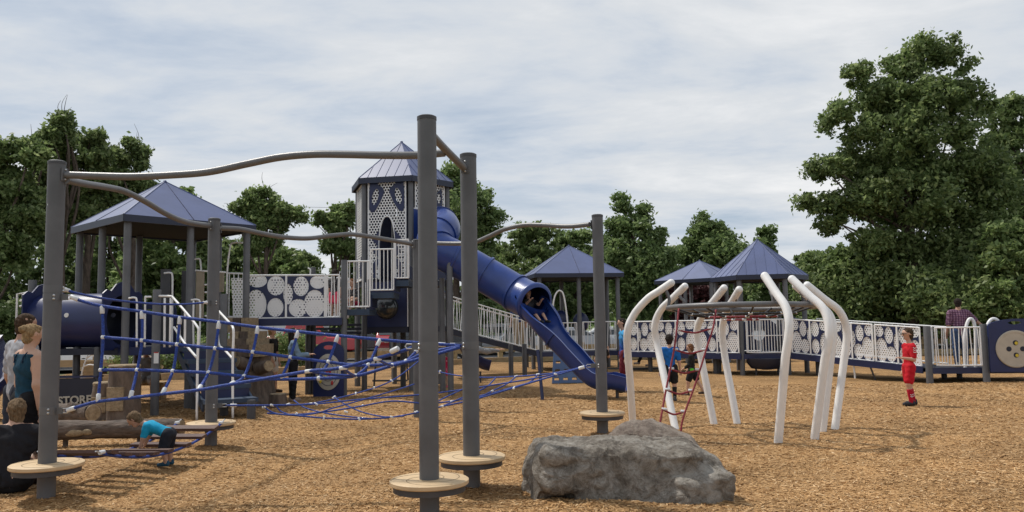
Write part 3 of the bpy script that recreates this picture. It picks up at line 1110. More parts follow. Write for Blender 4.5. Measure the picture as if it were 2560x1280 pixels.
OVALS = [(.134, .89, .124, .16), (.371, .77, .113, .24), (.69, .75, .10, .24), (.907, .85, .103, .165), (.118, .31, .134, .365),
         (.365, .24, .103, .23), (.525, .56, .062, .25), (.654, .22, .12, .22), (.866, .32, .136, .34)]


def perf_rail(root, A, B, h, flip=False, lo=0.05, mat='perf_white', double=True):
    A, B = Vector(A), Vector(B)
    L_ = (B - A).length
    ux = (B - A).normalized()
    nn = ux.cross(Vector((0, 0, 1))).normalized()
    MB().tube([A + Vector((0, 0, h)), B + Vector((0, 0, h))], 0.021, 8).build('top_rail', 'white_coat', root)
    MB().tube([A + Vector((0, 0, lo)), B + Vector((0, 0, lo))], 0.019, 8).build('bottom_rail', 'white_coat', root)
    H = h - lo - 0.04
    o = A + Vector((0, 0, lo + .02))
    sh = plate([(0.02, 0), (L_ - .02, 0), (L_ - .02, H), (0.02, H)], [], 0.004, o, ux)
    ps = sh.build('perforated_sheet', mat, root, smooth=False)
    hol = []
    for u, v, ru, rv in OVALS:
        if flip: u = 1 - u
        hol.append(ell(u * L_, v * H, ru * L_ * 1.0, rv * H * 1.0, 22))
    for pc in range(40):
        pm = plate([(0.03, 0.005), (L_ - .03, 0.005), (L_ - .03, H - .005), (0.03, H - .005)], hol, 0.012, o + nn * 0.011, ux, piece=pc)
        if pm is None: break
        pm.build('navy_sheet', 'navy', root, smooth=False)
    for t in (0.0, 0.5, 1.0):
        p = A.lerp(B, t) + nn * 0.024
        MB().bar(p + Vector((0, 0, lo)), p + Vector((0, 0, h)), 0.045, 0.012, nn).build('upright', 'white_coat', root, smooth=False)
    MB().box(A.lerp(B, .5) + nn * .02 + Vector((0, 0, lo - .06)), (0.12, 0.01, 0.11), math.atan2(ux.y, ux.x)).build('bracket', 'white_coat', root, smooth=False)


def slab(root, pts, z, t=0.1, mat='navy_dark', name='deck'):
    n = len(pts)
    v = [(p[0], p[1], z - t) for p in pts] + [(p[0], p[1], z) for p in pts]
    MB().add(v, [tuple(range(n - 1, -1, -1)), tuple(range(n, 2 * n))] + [(i, (i + 1) % n, n + (i + 1) % n, n + i) for i in range(n)]).build(name, mat, root, smooth=False)


# ---------------------------------------------------------------- left roofed platform
C1 = Vector((-7.71, 17.7, 0))
T1 = -1.5317
pav1 = thing('roofed_platform', 'raised play platform under a big blue pyramid roof at the left', 'play platform', C1)
canopy_roof(pav1, 4, C1, 2.02, T1, 3.9, 4.91, 0.14, mid=True)
Rp = 1.82
PC = [C1 + Vector((Rp * math.cos(T1 + k * PI / 2), Rp * math.sin(T1 + k * PI / 2), 0)) for k in range(4)]
for k in range(4):
    post(pav1, PC[k].x, PC[k].y, 3.85, 0.072)
    m = PC[k].lerp(PC[(k + 1) % 4], 0.5)
    post(pav1, m.x, m.y, 3.85, 0.072)
slab(pav1, PC, 1.27, 0.09)
for k in range(4):
    a, b = PC[k], PC[(k + 1) % 4]
    MB().bar(a + Vector((0, 0, 1.2)), b + Vector((0, 0, 1.2)), 0.05, 0.16).build('deck_edge', 'navy', pav1, smooth=False)
# play panels and boards on the platform
pl = plate([(0, 0), (0.75, 0), (0.75, 0.86)] + [(0.375 + .375 * math.cos(a), .86 + .24 * math.sin(a)) for a in [PI * i / 12 for i in range(1, 12)]] + [(0, 0.86)],
           [ell(.16, .86, .07, .035)], 0.03, at(354, 870, 18.6), (1, .15, 0))
pl.build('arched_panel', 'navy', pav1, smooth=False)
for (x0, x1, ytop, ybot, d, mat) in ((399, 427, 673, 876, 17.2, 'dark_steel'), (452, 470, 677, 876, 17.6, 'dark_steel'),
                                     (490, 510, 675, 800, 17.7, 'tan_panel'), (548, 560, 678, 730, 18.3, 'tan_panel')):
    a, b = at(x0, ybot, d), at(x1, ytop, d)
    MB().box(((a.x + b.x) / 2, d, (a.z + b.z) / 2), (b.x - a.x, 0.06, b.z - a.z)).build('board', mat, pav1, smooth=False)


def white_bar(root, pts, r=0.02, name='grab_bar'):
    MB().tube(spline([at(*p) for p in pts], 6), r, 8).build(name, 'white_coat', root, angle=180)


for pts in (((322, 746, 15.7), (335, 744, 15.7), (342, 752, 15.7), (342, 800, 15.7), (342, 868, 15.7)),
            ((378, 742, 15.8), (366, 743, 15.8), (363, 752, 15.8), (362, 868, 15.8)),
            ((410, 683, 17.0), (425, 682, 17.0), (431, 690, 17.0), (431, 740, 17.0), (430, 870, 17.0)),
            ((478, 750, 16.6), (492, 749, 16.6), (500, 757, 16.6), (500, 805, 16.6), (498, 870, 16.6)),
            ((484, 752, 16.6), (483, 810, 16.6), (484, 868, 16.6)),
            ((487, 648, 18.0), (498, 647, 18.0), (501, 655, 18.0), (503, 676, 18.0)),
            ((607, 607, 18.0), (583, 607, 18.0), (575, 620, 18.0), (568, 680, 18.0), (567, 740, 18.0), (566, 782, 18.0), (556, 792, 18.0)),
            ((488, 676, 17.65), (520, 678, 17.7), (565, 681, 18.0)), ((511, 712, 17.65), (530, 712, 17.7)), ((511, 731, 17.65), (530, 731, 17.7)), ((511, 790, 17.65), (540, 790, 17.7))):
    white_bar(pav1, pts)
# low short post at the head of the steps, with its notice sticker
sp = gnd(386, 1038)
post(pav1, sp.x, sp.y, at(395, 724, sp.y).z, 0.077)
st = MB().box((sp.x + .045, sp.y - .079, at(388, 894, sp.y).z), (0.085, 0.004, 0.215), 0.3).build('sticker', 'paper_white', pav1, smooth=False)
MB().box((sp.x + .0445, sp.y - .0835, at(388, 881, sp.y).z), (0.08, 0.004, 0.02), 0.3).build('warning_stripe', 'red_paint', st, smooth=False)
q = at(560, 735, 16.4)
post(pav1, q.x, q.y, q.z, 0.075)
# white gate seen through the platform
ga, gb = at(410, 848, 20.5), at(462, 848, 20.5)
bal_rail(pav1, ga - Vector((0, 0, .3)), gb - Vector((0, 0, .3)), 0.62, 7)

# ---------------------------------------------------------------- blue crawl tunnel
tun = thing('crawl_tunnel', 'dark blue plastic crawl tunnel with portholes beside the left post', 'tunnel', (-8.7, 16.4, 1.25))
ta, tb = at(112, 803, 16.6), at(306, 800, 16.3)
ax = (tb - ta).normalized()
MB().tube([ta.lerp(tb, t) for t in (0, .25, .5, .75, 1)], 0.545, 40, caps=False).build('tube', 'slide_dark', tun)
MB().tube([ta.lerp(tb, t) for t in (0, .5, 1)], 0.525, 40, caps=False).build('lining', 'navy_dark', tun)
for px in (160, 190, 235, 278):
    p = at(px, 788, 15.82)
    p.y = 16.45 - math.sqrt(max(0, .547 ** 2 - (p.z - ta.z) ** 2))
    MB().lathe([(0.045, -.012), (0.045, .012)], n=16, m=axis_matrix(p, (0, -1, .1))).build('porthole', 'navy_dark' if px > 200 else 'paper_white', tun)
for (cpt, sgn) in ((ta, -1), (tb, 1)):
    out = [(-.62, -.6), (.62, -.6), (.62, .52), (.5, .60), (.38, .57), (.22, .72), (0, .78), (-.22, .72), (-.38, .57), (-.5, .60), (-.62, .52)]
    plate(out, [ell(0, 0, .5, .5, 28)], 0.03, cpt, Vector((-ax.y, ax.x, 0))).build('end_panel', 'slide_dark', tun, smooth=False)
q = at(82, 700, 16.6)
post(tun, q.x, q.y, q.z, 0.08)
q2 = at(192, 900, 16.3)
post(tun, q2.x, q2.y, 1.3, 0.065, mat='dark_steel')
MB().box((ta.lerp(tb, .5).x, 16.5, 1.2), (1.9, .9, .12)).build('deck', 'navy_dark', tun, smooth=False)
for pts in (((40, 835, 16.6), (43, 735, 16.6), (75, 730, 16.6)), ((56, 835, 16.6), (57, 735, 16.6)), ((70, 800, 16.6), (72, 732, 16.6)),
            ((50, 752, 16.6), (74, 745, 16.6)), ((49, 766, 16.6), (74, 758, 16.6))):
    MB().tube([at(*p) for p in pts], 0.02, 8).build('white_rail', 'white_coat', tun)

# dark slide leaving the tunnel platform at the left edge
ls = thing('open_slide', 'dark blue open slide running out of the left edge of the picture', 'slide', (-10.3, 15.5, 0))
pth = spline([at(48, 842, 16.4), at(25, 870, 16.0), at(0, 905, 15.6), at(-40, 965, 15.2), at(-90, 1000, 14.9)], 6)


def half_pipe(r, th=0.035, lip=0.05):
    o = [(r * math.cos(a), r * math.sin(a)) for a in [PI + PI * k / 14 for k in range(15)]]
    i_ = [((r - th) * math.cos(a), (r - th) * math.sin(a)) for a in [2 * PI - PI * k / 14 for k in range(15)]]
    return [(-r - .012, lip)] + o + [(r + .012, lip), (r - th - .012, lip)] + i_ + [(-r + th + .012, lip)]


MB().sweep(pth, lambda i, t: half_pipe(0.34), up=(0, 0, 1)).build('chute', 'slide_dark', ls)
q = at(-20, 1000, 15.4)
post(ls, q.x, q.y, 0.7, 0.04)

# ---------------------------------------------------------------- steps with white hand rails
stp = thing('stairs', 'dark blue steps with white bent hand rails behind the plank bridge post', 'stairs', (-5.4, 14.6, 0))
sA, sB = Vector((-5.18, 14.75, 0)), Vector((-6.35, 16.45, 0))
sd = (sB - sA).normalized()
sw = Vector((sd.y, -sd.x, 0))
for k in range(5):
    p = sA.lerp(sB, k / 4.4)
    z = 0.36 + k * 0.225
    M = Matrix.Translation(p + Vector((0, 0, z - .04))) @ Matrix.Rotation(math.atan2(sd.y, sd.x), 4, 'Z')
    MB().box(None, (0.5, 0.92, 0.075), m=M).build('tread', 'stair_blue', stp, smooth=False)
    if k:
        M2 = Matrix.Translation(p - sd * .235 + Vector((0, 0, z - .19))) @ Matrix.Rotation(math.atan2(sd.y, sd.x), 4, 'Z')
        MB().box(None, (0.02, 0.86, 0.22), m=M2).build('riser', 'navy', stp, smooth=False)
for s_ in (-1, 1):
    MB().bar(sA + sw * s_ * .44 + Vector((0, 0, .22)), sB + sw * s_ * .44 + Vector((0, 0, 1.15)), 0.04, 0.17).build('stringer', 'stair_blue', stp, smooth=False)
q = gnd(628, 1048)
post(stp, q.x, q.y, 0.34, 0.075, mat='dark_steel')
q = gnd(560, 1040)
post(stp, q.x, q.y, 0.34, 0.075, mat='dark_steel')
q = gnd(484, 1022)
post(stp, q.x, q.y, 0.9, 0.06, mat='dark_steel')
for (pts) in (((398, 740, 15.4), (426, 741, 15.3), (436, 748, 15.25), (490, 812, 14.7), (496, 835, 14.62), (494, 900, 14.6), (492, 1052, 14.55)),
              ((435, 818, 15.3), (463, 860, 14.9), (492, 894, 14.62)),
              ((412, 745, 15.35), (411, 868, 15.35)), ((427, 745, 15.3), (425, 868, 15.3)), ((463, 780, 15.0), (462, 868, 15.0)),
              ((547, 778, 15.8), (573, 806, 15.2), (582, 818, 14.7), (584, 838, 14.62), (582, 900, 14.6), (582, 1046, 14.55)),
              ((546, 782, 15.8), (546, 856, 15.7), (562, 875, 15.2), (581, 896, 14.65))):
    MB().tube(spline([at(*p) for p in pts], 5), 0.022, 8).build('hand_rail', 'white_coat', stp, angle=180)

# ---------------------------------------------------------------- store counter
stc = thing('store_counter', 'navy play counter with raised tan letters STORE under the tunnel', 'play panel', (-8.7, 15.6, 0))
cx0, cx1 = at(118, 1022, 15.7), at(238, 1020, 15.7)
pcw = (cx1 - cx0).length
plate([(0, 0), (pcw, 0), (pcw, .55), (pcw * .92, .575), (0, .575)], [], 0.03, cx0, cx1 - cx0).build('panel', 'navy_dark', stc, smooth=False)
MB().box(cx0.lerp(cx1, .5) + Vector((0, .1, .6)), (pcw + .06, 0.26, 0.03), 0).build('counter', 'navy', stc, smooth=False)
for t in (0.02, .98):
    p = cx0.lerp(cx1, t)
    post(stc, p.x, p.y + .06, 1.3, 0.06, mat='dark_steel')


def text_mesh(txt, size, ext=0.008, space=1.0):
    cu = bpy.data.curves.new('text', 'FONT')
    cu.body = txt
    cu.size = size
    cu.extrude = ext
    cu.space_character = space
    cu.align_x = 'CENTER'
    cu.align_y = 'CENTER'
    cu.offset = 0.006
    ob = bpy.data.objects.new('text_tmp', cu)
    COL.objects.link(ob)
    dg = bpy.context.evaluated_depsgraph_get()
    me = bpy.data.meshes.new_from_object(ob.evaluated_get(dg))
    bpy.data.objects.remove(ob)
    me.name = 'lettering'
    return me


tm = text_mesh('STORE', 0.215, space=1.02)
tm.materials.clear()
tm.materials.append(MATS['letter_tan'])
lm = link_mesh('lettering', tm, stc)
lm.matrix_local = Matrix.Translation(-root_loc(stc)) @ Matrix.Translation(at(187, 1001, 15.66)) @ Matrix.Rotation(-0.04, 4, 'Y') @ Matrix.Rotation(PI / 2, 4, 'X')

# small ladder of white arches with wooden block
lad = thing('arch_ladder', 'small ladder of white arched rungs beside a squared wooden block', 'ladder', gnd(225, 985))
for pts in (((203, 945, 18.6), (208, 920, 18.6), (226, 870, 18.6)), ((262, 868, 18.6), (270, 855, 18.6)), ((203, 946, 18.6), (220, 943, 18.6), (241, 944, 18.6)),
            ((210, 916, 18.6), (225, 912, 18.6), (242, 915, 18.6)), ((219, 893, 18.6), (230, 887, 18.6), (243, 889, 18.6)), ((203, 945, 18.6), (203, 985, 18.6)), ((240, 945, 18.6), (240, 985, 18.6))):
    MB().tube(spline([at(*p) for p in pts], 5), 0.018, 8).build('rung', 'white_coat', lad, angle=180)
p = at(226, 930, 19.2)
MB().box((p.x, p.y, 0.45), (0.27, 0.27, 0.92), 0.2).build('wooden_block', 'timber', lad, smooth=False)

# ---------------------------------------------------------------- logs and stumps
def rough_tube(pts, rf, n=26, amp=0.02, freq=7, seed=0.0, caps=True):
    mb = MB()
    cs = [(math.cos(2 * PI * k / n), math.sin(2 * PI * k / n)) for k in range(n)]

    def prof(i, t):
        P = []
        for k, (c, s_) in enumerate(cs):
            nz = noise.noise(Vector((c * 1.6 * freq / 7 + seed, s_ * 1.6 * freq / 7, t * freq))) + .5 * noise.noise(Vector((c * 5 + seed, s_ * 5, t * freq * 3)))
            r = rf(t) + amp * nz
            P.append((c * r, s_ * r))
        return P
    return mb.sweep(pts, prof, caps=caps)


lg = thing('log_bench', 'long bark-covered log bench on short legs behind the plank bridge', 'log bench', (-5.7, 11.3, 0))
la, lb = Vector((-6.75, 11.3, 0.245)), Vector((-4.62, 11.3, 0.245))
rough_tube([la.lerp(lb, i / 40) for i in range(41)], lambda t: 0.128 + .008 * math.sin(t * 9), 30, 0.013, 9, 3).build('bark', 'log_bark', lg, angle=70)
for e, s_ in ((la, -1), (lb, 1)):
    MB().lathe([(0.115, 0), (0.112, 0.008), (0.03, .012)], n=22, m=axis_matrix(e, (s_, 0, 0))).build('cut_end', 'cut_wood', lg)
for x in (-6.25, -5.22):
    post(lg, x, 11.35, 0.2, 0.035, mat='log_bark', name='leg')
for (px, py, w, h) in ((183, 1082, .16, .055), (218, 1080, .075, .045), (392, 1085, .10, .06)):
    p = at(px, py, 11.19)
    MB().ball(p, (w, .03, h), 14, 8).build('bare_patch', 'cut_wood', lg)

for (nm, lab, px0, px1, ytop, ybot, mat) in (('tree_stump', 'tall upright tree stump step behind the log bench', 270, 347, 914, 1052, 'stump_bark'),
                                              ('tree_stump', 'shorter tree stump step leaning against the tall stump', 232, 300, 957, 1047, 'stump_bark')):
    b = gnd((px0 + px1) / 2, ybot)
    r = (px1 - px0) / 2 / FPX * b.y
    h = at((px0 + px1) / 2, ytop, b.y).z
    s_ = thing(nm, lab, 'tree stump', (b.x, b.y, 0), 'moulded tree stump steps')
    rough_tube([b + Vector((0, 0, -.1 + (h + .1) * i / 24)) for i in range(25)], lambda t: r * (1.05 - .1 * t), 30, 0.02, 4, px0).build('bark', mat, s_, angle=70)
    MB().lathe([(r * .93, h - .05), (r * .96, h), (r * .9, h + .02), (r * .3, h + .024), (.01, h + .024)], b, 28).build('cut_top', 'cut_wood', s_)
    pz = h * .42
    MB().box(b + Vector((-.02, -r * .99, pz)), (r * 1.0, 0.06, h * .42), 0.1).build('bare_patch', 'cut_wood', s_, smooth=True)
b = gnd(200, 1062)
lg2 = thing('short_log', 'short forked log with sawn end lying behind the log bench', 'log', (b.x, b.y, 0))
rough_tube([at(140, 1035, 12.8), at(170, 1033, 12.7), at(200, 1032, 12.6), at(232, 1032, 12.4)], lambda t: .155 - .02 * t, 26, .018, 5, 9).build('bark', 'log_bark', lg2, angle=70)
MB().lathe([(0.125, 0), (0.122, 0.012), (0.03, .016)], n=22, m=axis_matrix(at(232, 1032, 12.4), (.9, -.5, 0))).build('cut_end', 'cut_wood', lg2)
rough_tube([at(205, 1030, 12.5), at(190, 1022, 12.5), at(172, 1016, 12.4)], lambda t: .09 - .02 * t, 18, .012, 5, 4).build('branch_stub', 'log_bark', lg2, angle=70)

# stacked timber climber shaped like a broken trunk
ck = gnd(640, 1008)
trk = thing('trunk_climber', 'tall climber moulded like a broken tree trunk with stepped sawn blocks', 'trunk climber', (ck.x, ck.y, 0))
base_c = Vector((at(616, 1008, 17.4).x, 17.6, 0))
rough_tube([base_c + Vector((-.02 * i / 20, 0, -.1 + 1.2 * i / 20)) for i in range(21)], lambda t: .62 - .16 * t ** .7, 36, 0.06, 3, 12).build('trunk', 'stump_bark', trk, angle=70)
for (x0, x1, y0, y1_, d, dp) in ((562, 623, 794, 832, 17.9, .7), (575, 643, 828, 852, 17.7, .75), (557, 646, 846, 866, 17.5, .8), (556, 657, 861, 893, 17.4, .8)):
    a, b2 = at(x0, y1_, d - dp / 2), at(x1, y0, d - dp / 2)
    nseg = 3
    for i in range(nseg):
        xa, xb = a.x + (b2.x - a.x) * i / nseg, a.x + (b2.x - a.x) * (i + .97) / nseg
        MB().box(((xa + xb) / 2, d + random.uniform(-.02, .02), (a.z + b2.z) / 2), (xb - xa, dp, (b2.z - a.z)), random.uniform(-.03, .03)).build('sawn_block', 'cut_wood' if i != 1 else 'stump_bark', trk, smooth=False)
for (px, py, d, r, dirv) in ((672, 915, 16.95, .125, (.75, -.6, .15)), (695, 985, 16.8, .17, (0, 0, 1)), (590, 905, 16.9, .13, (-.5, -.85, .3))):
    p = at(px, py, d)
    dv = Vector(dirv).normalized()
    rough_tube([p - dv * .35, p - dv * .15, p], lambda t: r * (1.15 - .15 * t), 20, .02, 4, px).build('branch_stub', 'stump_bark', trk, angle=70)
    MB().lathe([(r * .93, 0), (r * .9, 0.012), (.02, .016)], n=20, m=axis_matrix(p, dv)).build('sawn_end', 'cut_wood', trk)

# ---------------------------------------------------------------- bridge
brg = thing('play_bridge', 'high bridge with white perforated and navy panels left of the tower', 'bridge', (-5, 18.9, 0))
z0 = 1.79
bl, br = Vector((-6.15, 18.45, z0)), Vector((-3.98, 18.8, z0))
blb, brb = bl + Vector((-.1, 1.15, 0)), br + Vector((-.1, 1.15, 0))
slab(brg, [bl - Vector((.3, .05, 0)), br, brb, blb], z0, 0.1)
MB().bar(bl - Vector((.3, .05, .04)), br - Vector((0, .05, .04)), 0.05, 0.17).build('side_beam', 'navy', brg, smooth=False)
b1 = bl.lerp(br, .02)
b2 = bl.lerp(br, .82)
perf_rail(brg, b1, b2, 1.04)
bal_rail(brg, b2 + Vector((.03, 0, 0)), br - Vector((.07, 0, 0)), 1.04, 4, zig=.1)
perf_rail(brg, blb, brb, 1.04, True)
q = at(562, 795, 18.6); q.z = z0
plate([(0.12, 0.08), (.42, 0.08), (.46, 1.0), (0.06, 1.0)], [], .004, at(572, 797, 18.2) - Vector((.02, 0, .08)), (1, .1, 0)).build('perforated_sheet', 'perf_white', brg, smooth=False)
bal_rail(brg, at(566, 795, 18.3), at(612, 796, 18.35), 1.02, 4, lo=.03)
for p in ((at(862, 992, 18.95).x, 18.85, 2.95), ):
    post(brg, p[0], p[1], at(858, 650, 18.85).z, 0.072)
for (px, yy, d, zt) in ((782, 975, 20.0, 1.72), (770, 965, 19.9, 1.72)):
    q = at(px, yy, d)
    post(brg, q.x, d, zt, .07, mat='dark_steel')
# board stair behind and lower cross beams seen below the bridge
for k in range(3):
    MB().bar(at(780, 812 + k * 10, 21), at(925, 812 + k * 10, 21), .3, .06).build('cross_beam', 'navy_dark', brg, smooth=False)
b_ = at(783, 640, 22.0)
post(brg, b_.x, 22.0, at(774, 668, 22).z, 0.07)
white_bar(brg, ((775, 690, 21.9), (776, 675, 21.9), (770, 670, 21.9)))

# round game panel below the bridge
gp = thing('game_panel', 'navy standing panel with a round tan game board of yellow and red pieces', 'play panel', at(822, 990, 18.6))
ga_ = at(784, 990, 18.7); ga_.z = 0.03
w_, h_ = 0.72, 1.24
out = [(0, 0), (w_, 0), (w_, 1.0)] + [(w_ / 2 + w_ / 2 * math.cos(a), 1.0 + .26 * math.sin(a)) for a in [PI * i / 12 for i in range(1, 12)]] + [(0, 1.0)]
plate(out, [ell(w_ / 2, 1.12, .13, .05)], 0.05, ga_, (1, -.12, 0)).build('panel', 'slide_dark', gp, smooth=False)
gdir = Vector((-.12, -1, 0)).normalized()
gc = ga_ + Vector((1, -.12, 0)).normalized() * w_ / 2 + Vector((0, 0, .56)) + gdir * .03
MB().lathe([(0.30, 0), (0.30, .02), (.29, .025), (.01, .025)], n=32, m=axis_matrix(gc, gdir) @ Matrix.Diagonal((1, 1.38, 1, 1))).build('game_board', 'letter_tan', gp)
gb_ = [o for o in gp.children if o.name.startswith('game_board')][0]
for rr in (.15, .225):
    pts = [axis_matrix(gc, gdir) @ Vector((rr * math.cos(a), rr * 1.38 * math.sin(a), .027)) for a in [2 * PI * i / 30 for i in range(30)]]
    MB().tube(pts, .006, 5, closed=True).build('ring', 'navy', gb_)
for (u, v, mt) in ((-.16, .06, 'yellow'), (-.16, -.06, 'yellow'), (-.17, -.2, 'yellow'), (-.02, .0, 'red_paint'), (.05, .02, 'red_paint'), (.04, -.1, 'red_paint'), (.1, -.25, 'red_paint'), (-.05, -.12, 'yellow')):
    M = axis_matrix(gc, gdir)
    MB().ball(gc + Vector((u, 0, v)) + gdir * .04, (.03, .02, .055), 10, 8).build('game_piece', mt, gb_)

# ---------------------------------------------------------------- tower
CT = Vector((-2.966, 21.61, 0))
TT = -2.3027
tow = thing('slide_tower', 'tall six-sided tower with blue seamed roof and white pierced panels', 'play tower', CT)
canopy_roof(tow, 6, CT, 1.449, TT, 5.447, 6.627, 0.15, ribs=5)
RT = 1.27
HV = [CT + Vector((RT * math.cos(TT + k * PI / 3), RT * math.sin(TT + k * PI / 3), 0)) for k in range(6)]
for v in HV: post(tow, v.x, v.y, 5.4, 0.07)
slab(tow, HV, 2.78, .12)
slab(tow, HV, 1.6, .14)
# front face pierced panel with pointed arch and navy leaf shapes
fa, fb = HV[0], HV[1]
fu = (fb - fa).normalized()
fn = Vector((fu.y, -fu.x, 0))
if fn.y > 0: fn = -fn
Wf = (fb - fa).length - 0.26
fo = fa + fu * 0.13 + fn * 0.03 + Vector((0, 0, 2.82))
Hf = 2.56


def arch(w, h, cx, base, n=9):
    """pointed-oval opening: straight jambs then an ogive"""
    L_ = [(cx - w / 2, base)] + [(cx - w / 2 * math.cos(PI / 2 * i / n) ** .8, base + h * .45 + h * .55 * math.sin(PI / 2 * i / n)) for i in range(n)]
    R_ = [(2 * cx - x, y) for x, y in reversed(L_)]
    return L_ + [(cx, base + h)] + R_


aw = arch(.46, 1.62, Wf / 2, -0.001)
pan = plate([(0, 0), (Wf, 0), (Wf, Hf), (0, Hf)], [aw], 0.006, fo, fu)
pan.build('pierced_panel', 'perf_tower', tow, smooth=False)
MB().tube([fo + fu * x + Vector((0, 0, y)) for x, y in aw], 0.022, 8).build('arch_trim', 'white_coat', tow)
for x in (0, Wf):
    MB().tube([fo + fu * x, fo + fu * x + Vector((0, 0, Hf))], .022, 8).build('panel_edge', 'white_coat', tow)
for s_ in (0, 1):
    def mx(L_): return [(Wf - x, y) if s_ else (x, y) for x, y in L_]
    leaf = [(.03, Hf - .75), (.10, Hf - .84), (.20, Hf - .78), (.34, Hf - .55), (.44, Hf - .30), (.40, Hf - .2), (.28, Hf - .12), (.2, Hf - .02), (.05, Hf - .06), (.03, Hf - .3)]
    eye = ell(.19, Hf - .43, .085, .215, 18, -.25)
    plate(mx(leaf), [mx(eye)], .012, fo + fn * .014, fu).build('navy_leaf', 'navy', tow, smooth=False)
    barb = [(.27, .55), (.13, .72), (.25, .86), (.10, 1.02), (.27, 1.22), (.30, 1.3), (.295, .9)]
    plate(mx(barb), [], .012, fo + fn * .014, fu).build('navy_leaf', 'navy', tow, smooth=False)
    low = [(.05, .05), (.14, .14), (.09, .36), (.2, .5), (.28, .52), (.28, .4), (.20, .2), (.24, .02)]
    plate(mx(low), [], .012, fo + fn * .014, fu).build('navy_leaf', 'navy', tow, smooth=False)
# left face panel, right faces upper panels
for k in (3, 4):                 # navy backing added on far faces so the pierced holes show dark
    a, b = HV[k], HV[(k + 1) % 6]
    plate([(.1, 0), (1.17, 0), (1.17, 2.5), (.1, 2.5)], [], .02, a + Vector((0, 0, 2.8)), b - a).build('added_backing', 'navy', tow, smooth=False)
for k, zb, zh in ((5, 2.82, 2.5), (1, 4.62, .78), (2, 2.82, 2.5)):
    a, b = HV[k], HV[(k + 1) % 6]
    u = (b - a).normalized()
    nn = ((a + b) / 2 - CT).normalized()
    W2 = (b - a).length - .26
    o = a + u * .13 + nn * .03 + Vector((0, 0, zb))
    plate([(0, 0), (W2, 0), (W2, zh), (0, zh)], [], .006, o, u).build('pierced_panel', 'perf_tower', tow, smooth=False)
    for x in (0, W2):
        MB().tube([o + u * x, o + u * x + Vector((0, 0, zh))], .02, 8).build('panel_edge', 'white_coat', tow)
    for z in (0, zh):
        MB().tube([o + Vector((0, 0, z)) - u * .06, o + u * (W2 + .06) + Vector((0, 0, z))], .02, 8).build('panel_edge', 'white_coat', tow)
    plate([(.08, .1), (.3, .05), (.38, .3), (.26, .5), (.1, .62)], [ell(.2, .35, .07, .14)], .012, o + nn * .014, u).build('navy_leaf', 'navy', tow, smooth=False)
    plate([(W2 - .08, .1), (W2 - .3, .05), (W2 - .38, .3), (W2 - .26, .5), (W2 - .1, .62)], [ell(W2 - .2, .35, .07, .14)], .012, o + nn * .014, u).build('navy_leaf', 'navy', tow, smooth=False)
# lower front panel with bubble window
lo_ = fa + fu * .06 + fn * .05 + Vector((0, 0, 1.60))
Wl = (fb - fa).length - .12
plate([(0, 0), (Wl, 0), (Wl, 1.14), (0, 1.14)], [ell(Wl * .5, .5, .31, .31, 28)], .03, lo_, fu).build('window_panel', 'navy', tow, smooth=False)
wc = lo_ + fu * Wl * .5 + Vector((0, 0, .5))
MB().lathe([(0.315, 0), (.30, .07), (.24, .14), (.14, .185), (.02, .2)], n=26, m=axis_matrix(wc, fn)).build('bubble_window', 'glass_dark', tow)
for x in (0.01, Wl - .01):
    MB().tube([lo_ + fu * x + fn * .02, lo_ + fu * x + fn * .02 + Vector((0, 0, 1.14))], .014, 6).build('panel_edge', 'white_coat', tow)
MB().bar(lo_ - Vector((0, 0, .08)), lo_ + fu * Wl - Vector((0, 0, .08)), .05, .14).build('deck_edge', 'navy_dark', tow, smooth=False)
# side panel dark behind slide entrance
a, b = HV[1], HV[2]
u = (b - a).normalized()
nn = ((a + b) / 2 - CT).normalized()
plate([(.06, 0), (1.2, 0), (1.2, 1.28), (.06, 1.28)], [ell(.63, .74, .43, .43, 24)], .04, a + nn * .02 + Vector((0, 0, 3.33)), u).build('slide_entry', 'slide_blue', tow, smooth=False)
plate([(.06, 0), (1.2, 0), (1.2, .5), (.06, .5)], [], .03, a + nn * .02 + Vector((0, 0, 2.81)), u).build('kick_panel', 'navy', tow, smooth=False)

# stepped approach in front of the tower
apr = thing('tower_steps', 'three rising navy platforms with white balusters leading up to the tower', 'steps', (-3.4, 19.3, 0))
for (x0, x1, zb, d, yb) in ((868, 924, None, 18.9, 770), (926, 984, None, 19.05, 728), (986, 1022, None, 19.2, 698)):
    a, b = at(x0, yb, d), at(x1, yb, d)
    a.z = b.z = (a.z + b.z) / 2
    slab(apr, [a - Vector((0, .04, 0)), b - Vector((0, .04, 0)), b + Vector((0, .95, 0)), a + Vector((0, .95, 0))], a.z - .03, .14, 'stair_blue', 'platform')
    hh = {770: 1.1, 728: 1.0, 698: .95}[yb]
    bal_rail(apr, a, b, hh, {770: 5, 728: 6, 698: 5}[yb], lo=.03)
    MB().bar(b + Vector((.02, 0, .16)), b + Vector((.02, .9, .16)), .03, .3).build('riser', 'navy', apr, smooth=False)
for px in (893, 911):
    q = gnd(px, {893: 967, 911: 978}[px])
    post(apr, q.x, q.y, 2.0, .07, mat='dark_steel')
for px, yy in ((985, 955), (1008, 968), (1035, 972)):
    q = gnd(px, yy)
    post(apr, q.x, q.y, 1.6, .075, mat='dark_steel')
for pts in (((935, 968, 21.5), (943, 850, 21.5)), ((1020, 950, 22.5), (1013, 850, 22.5)), ((932, 952, 21.5), (1018, 951, 22.3))):
    MB().tube([at(*p) for p in pts], .025, 8).build('frame_tube', 'dark_steel', apr)

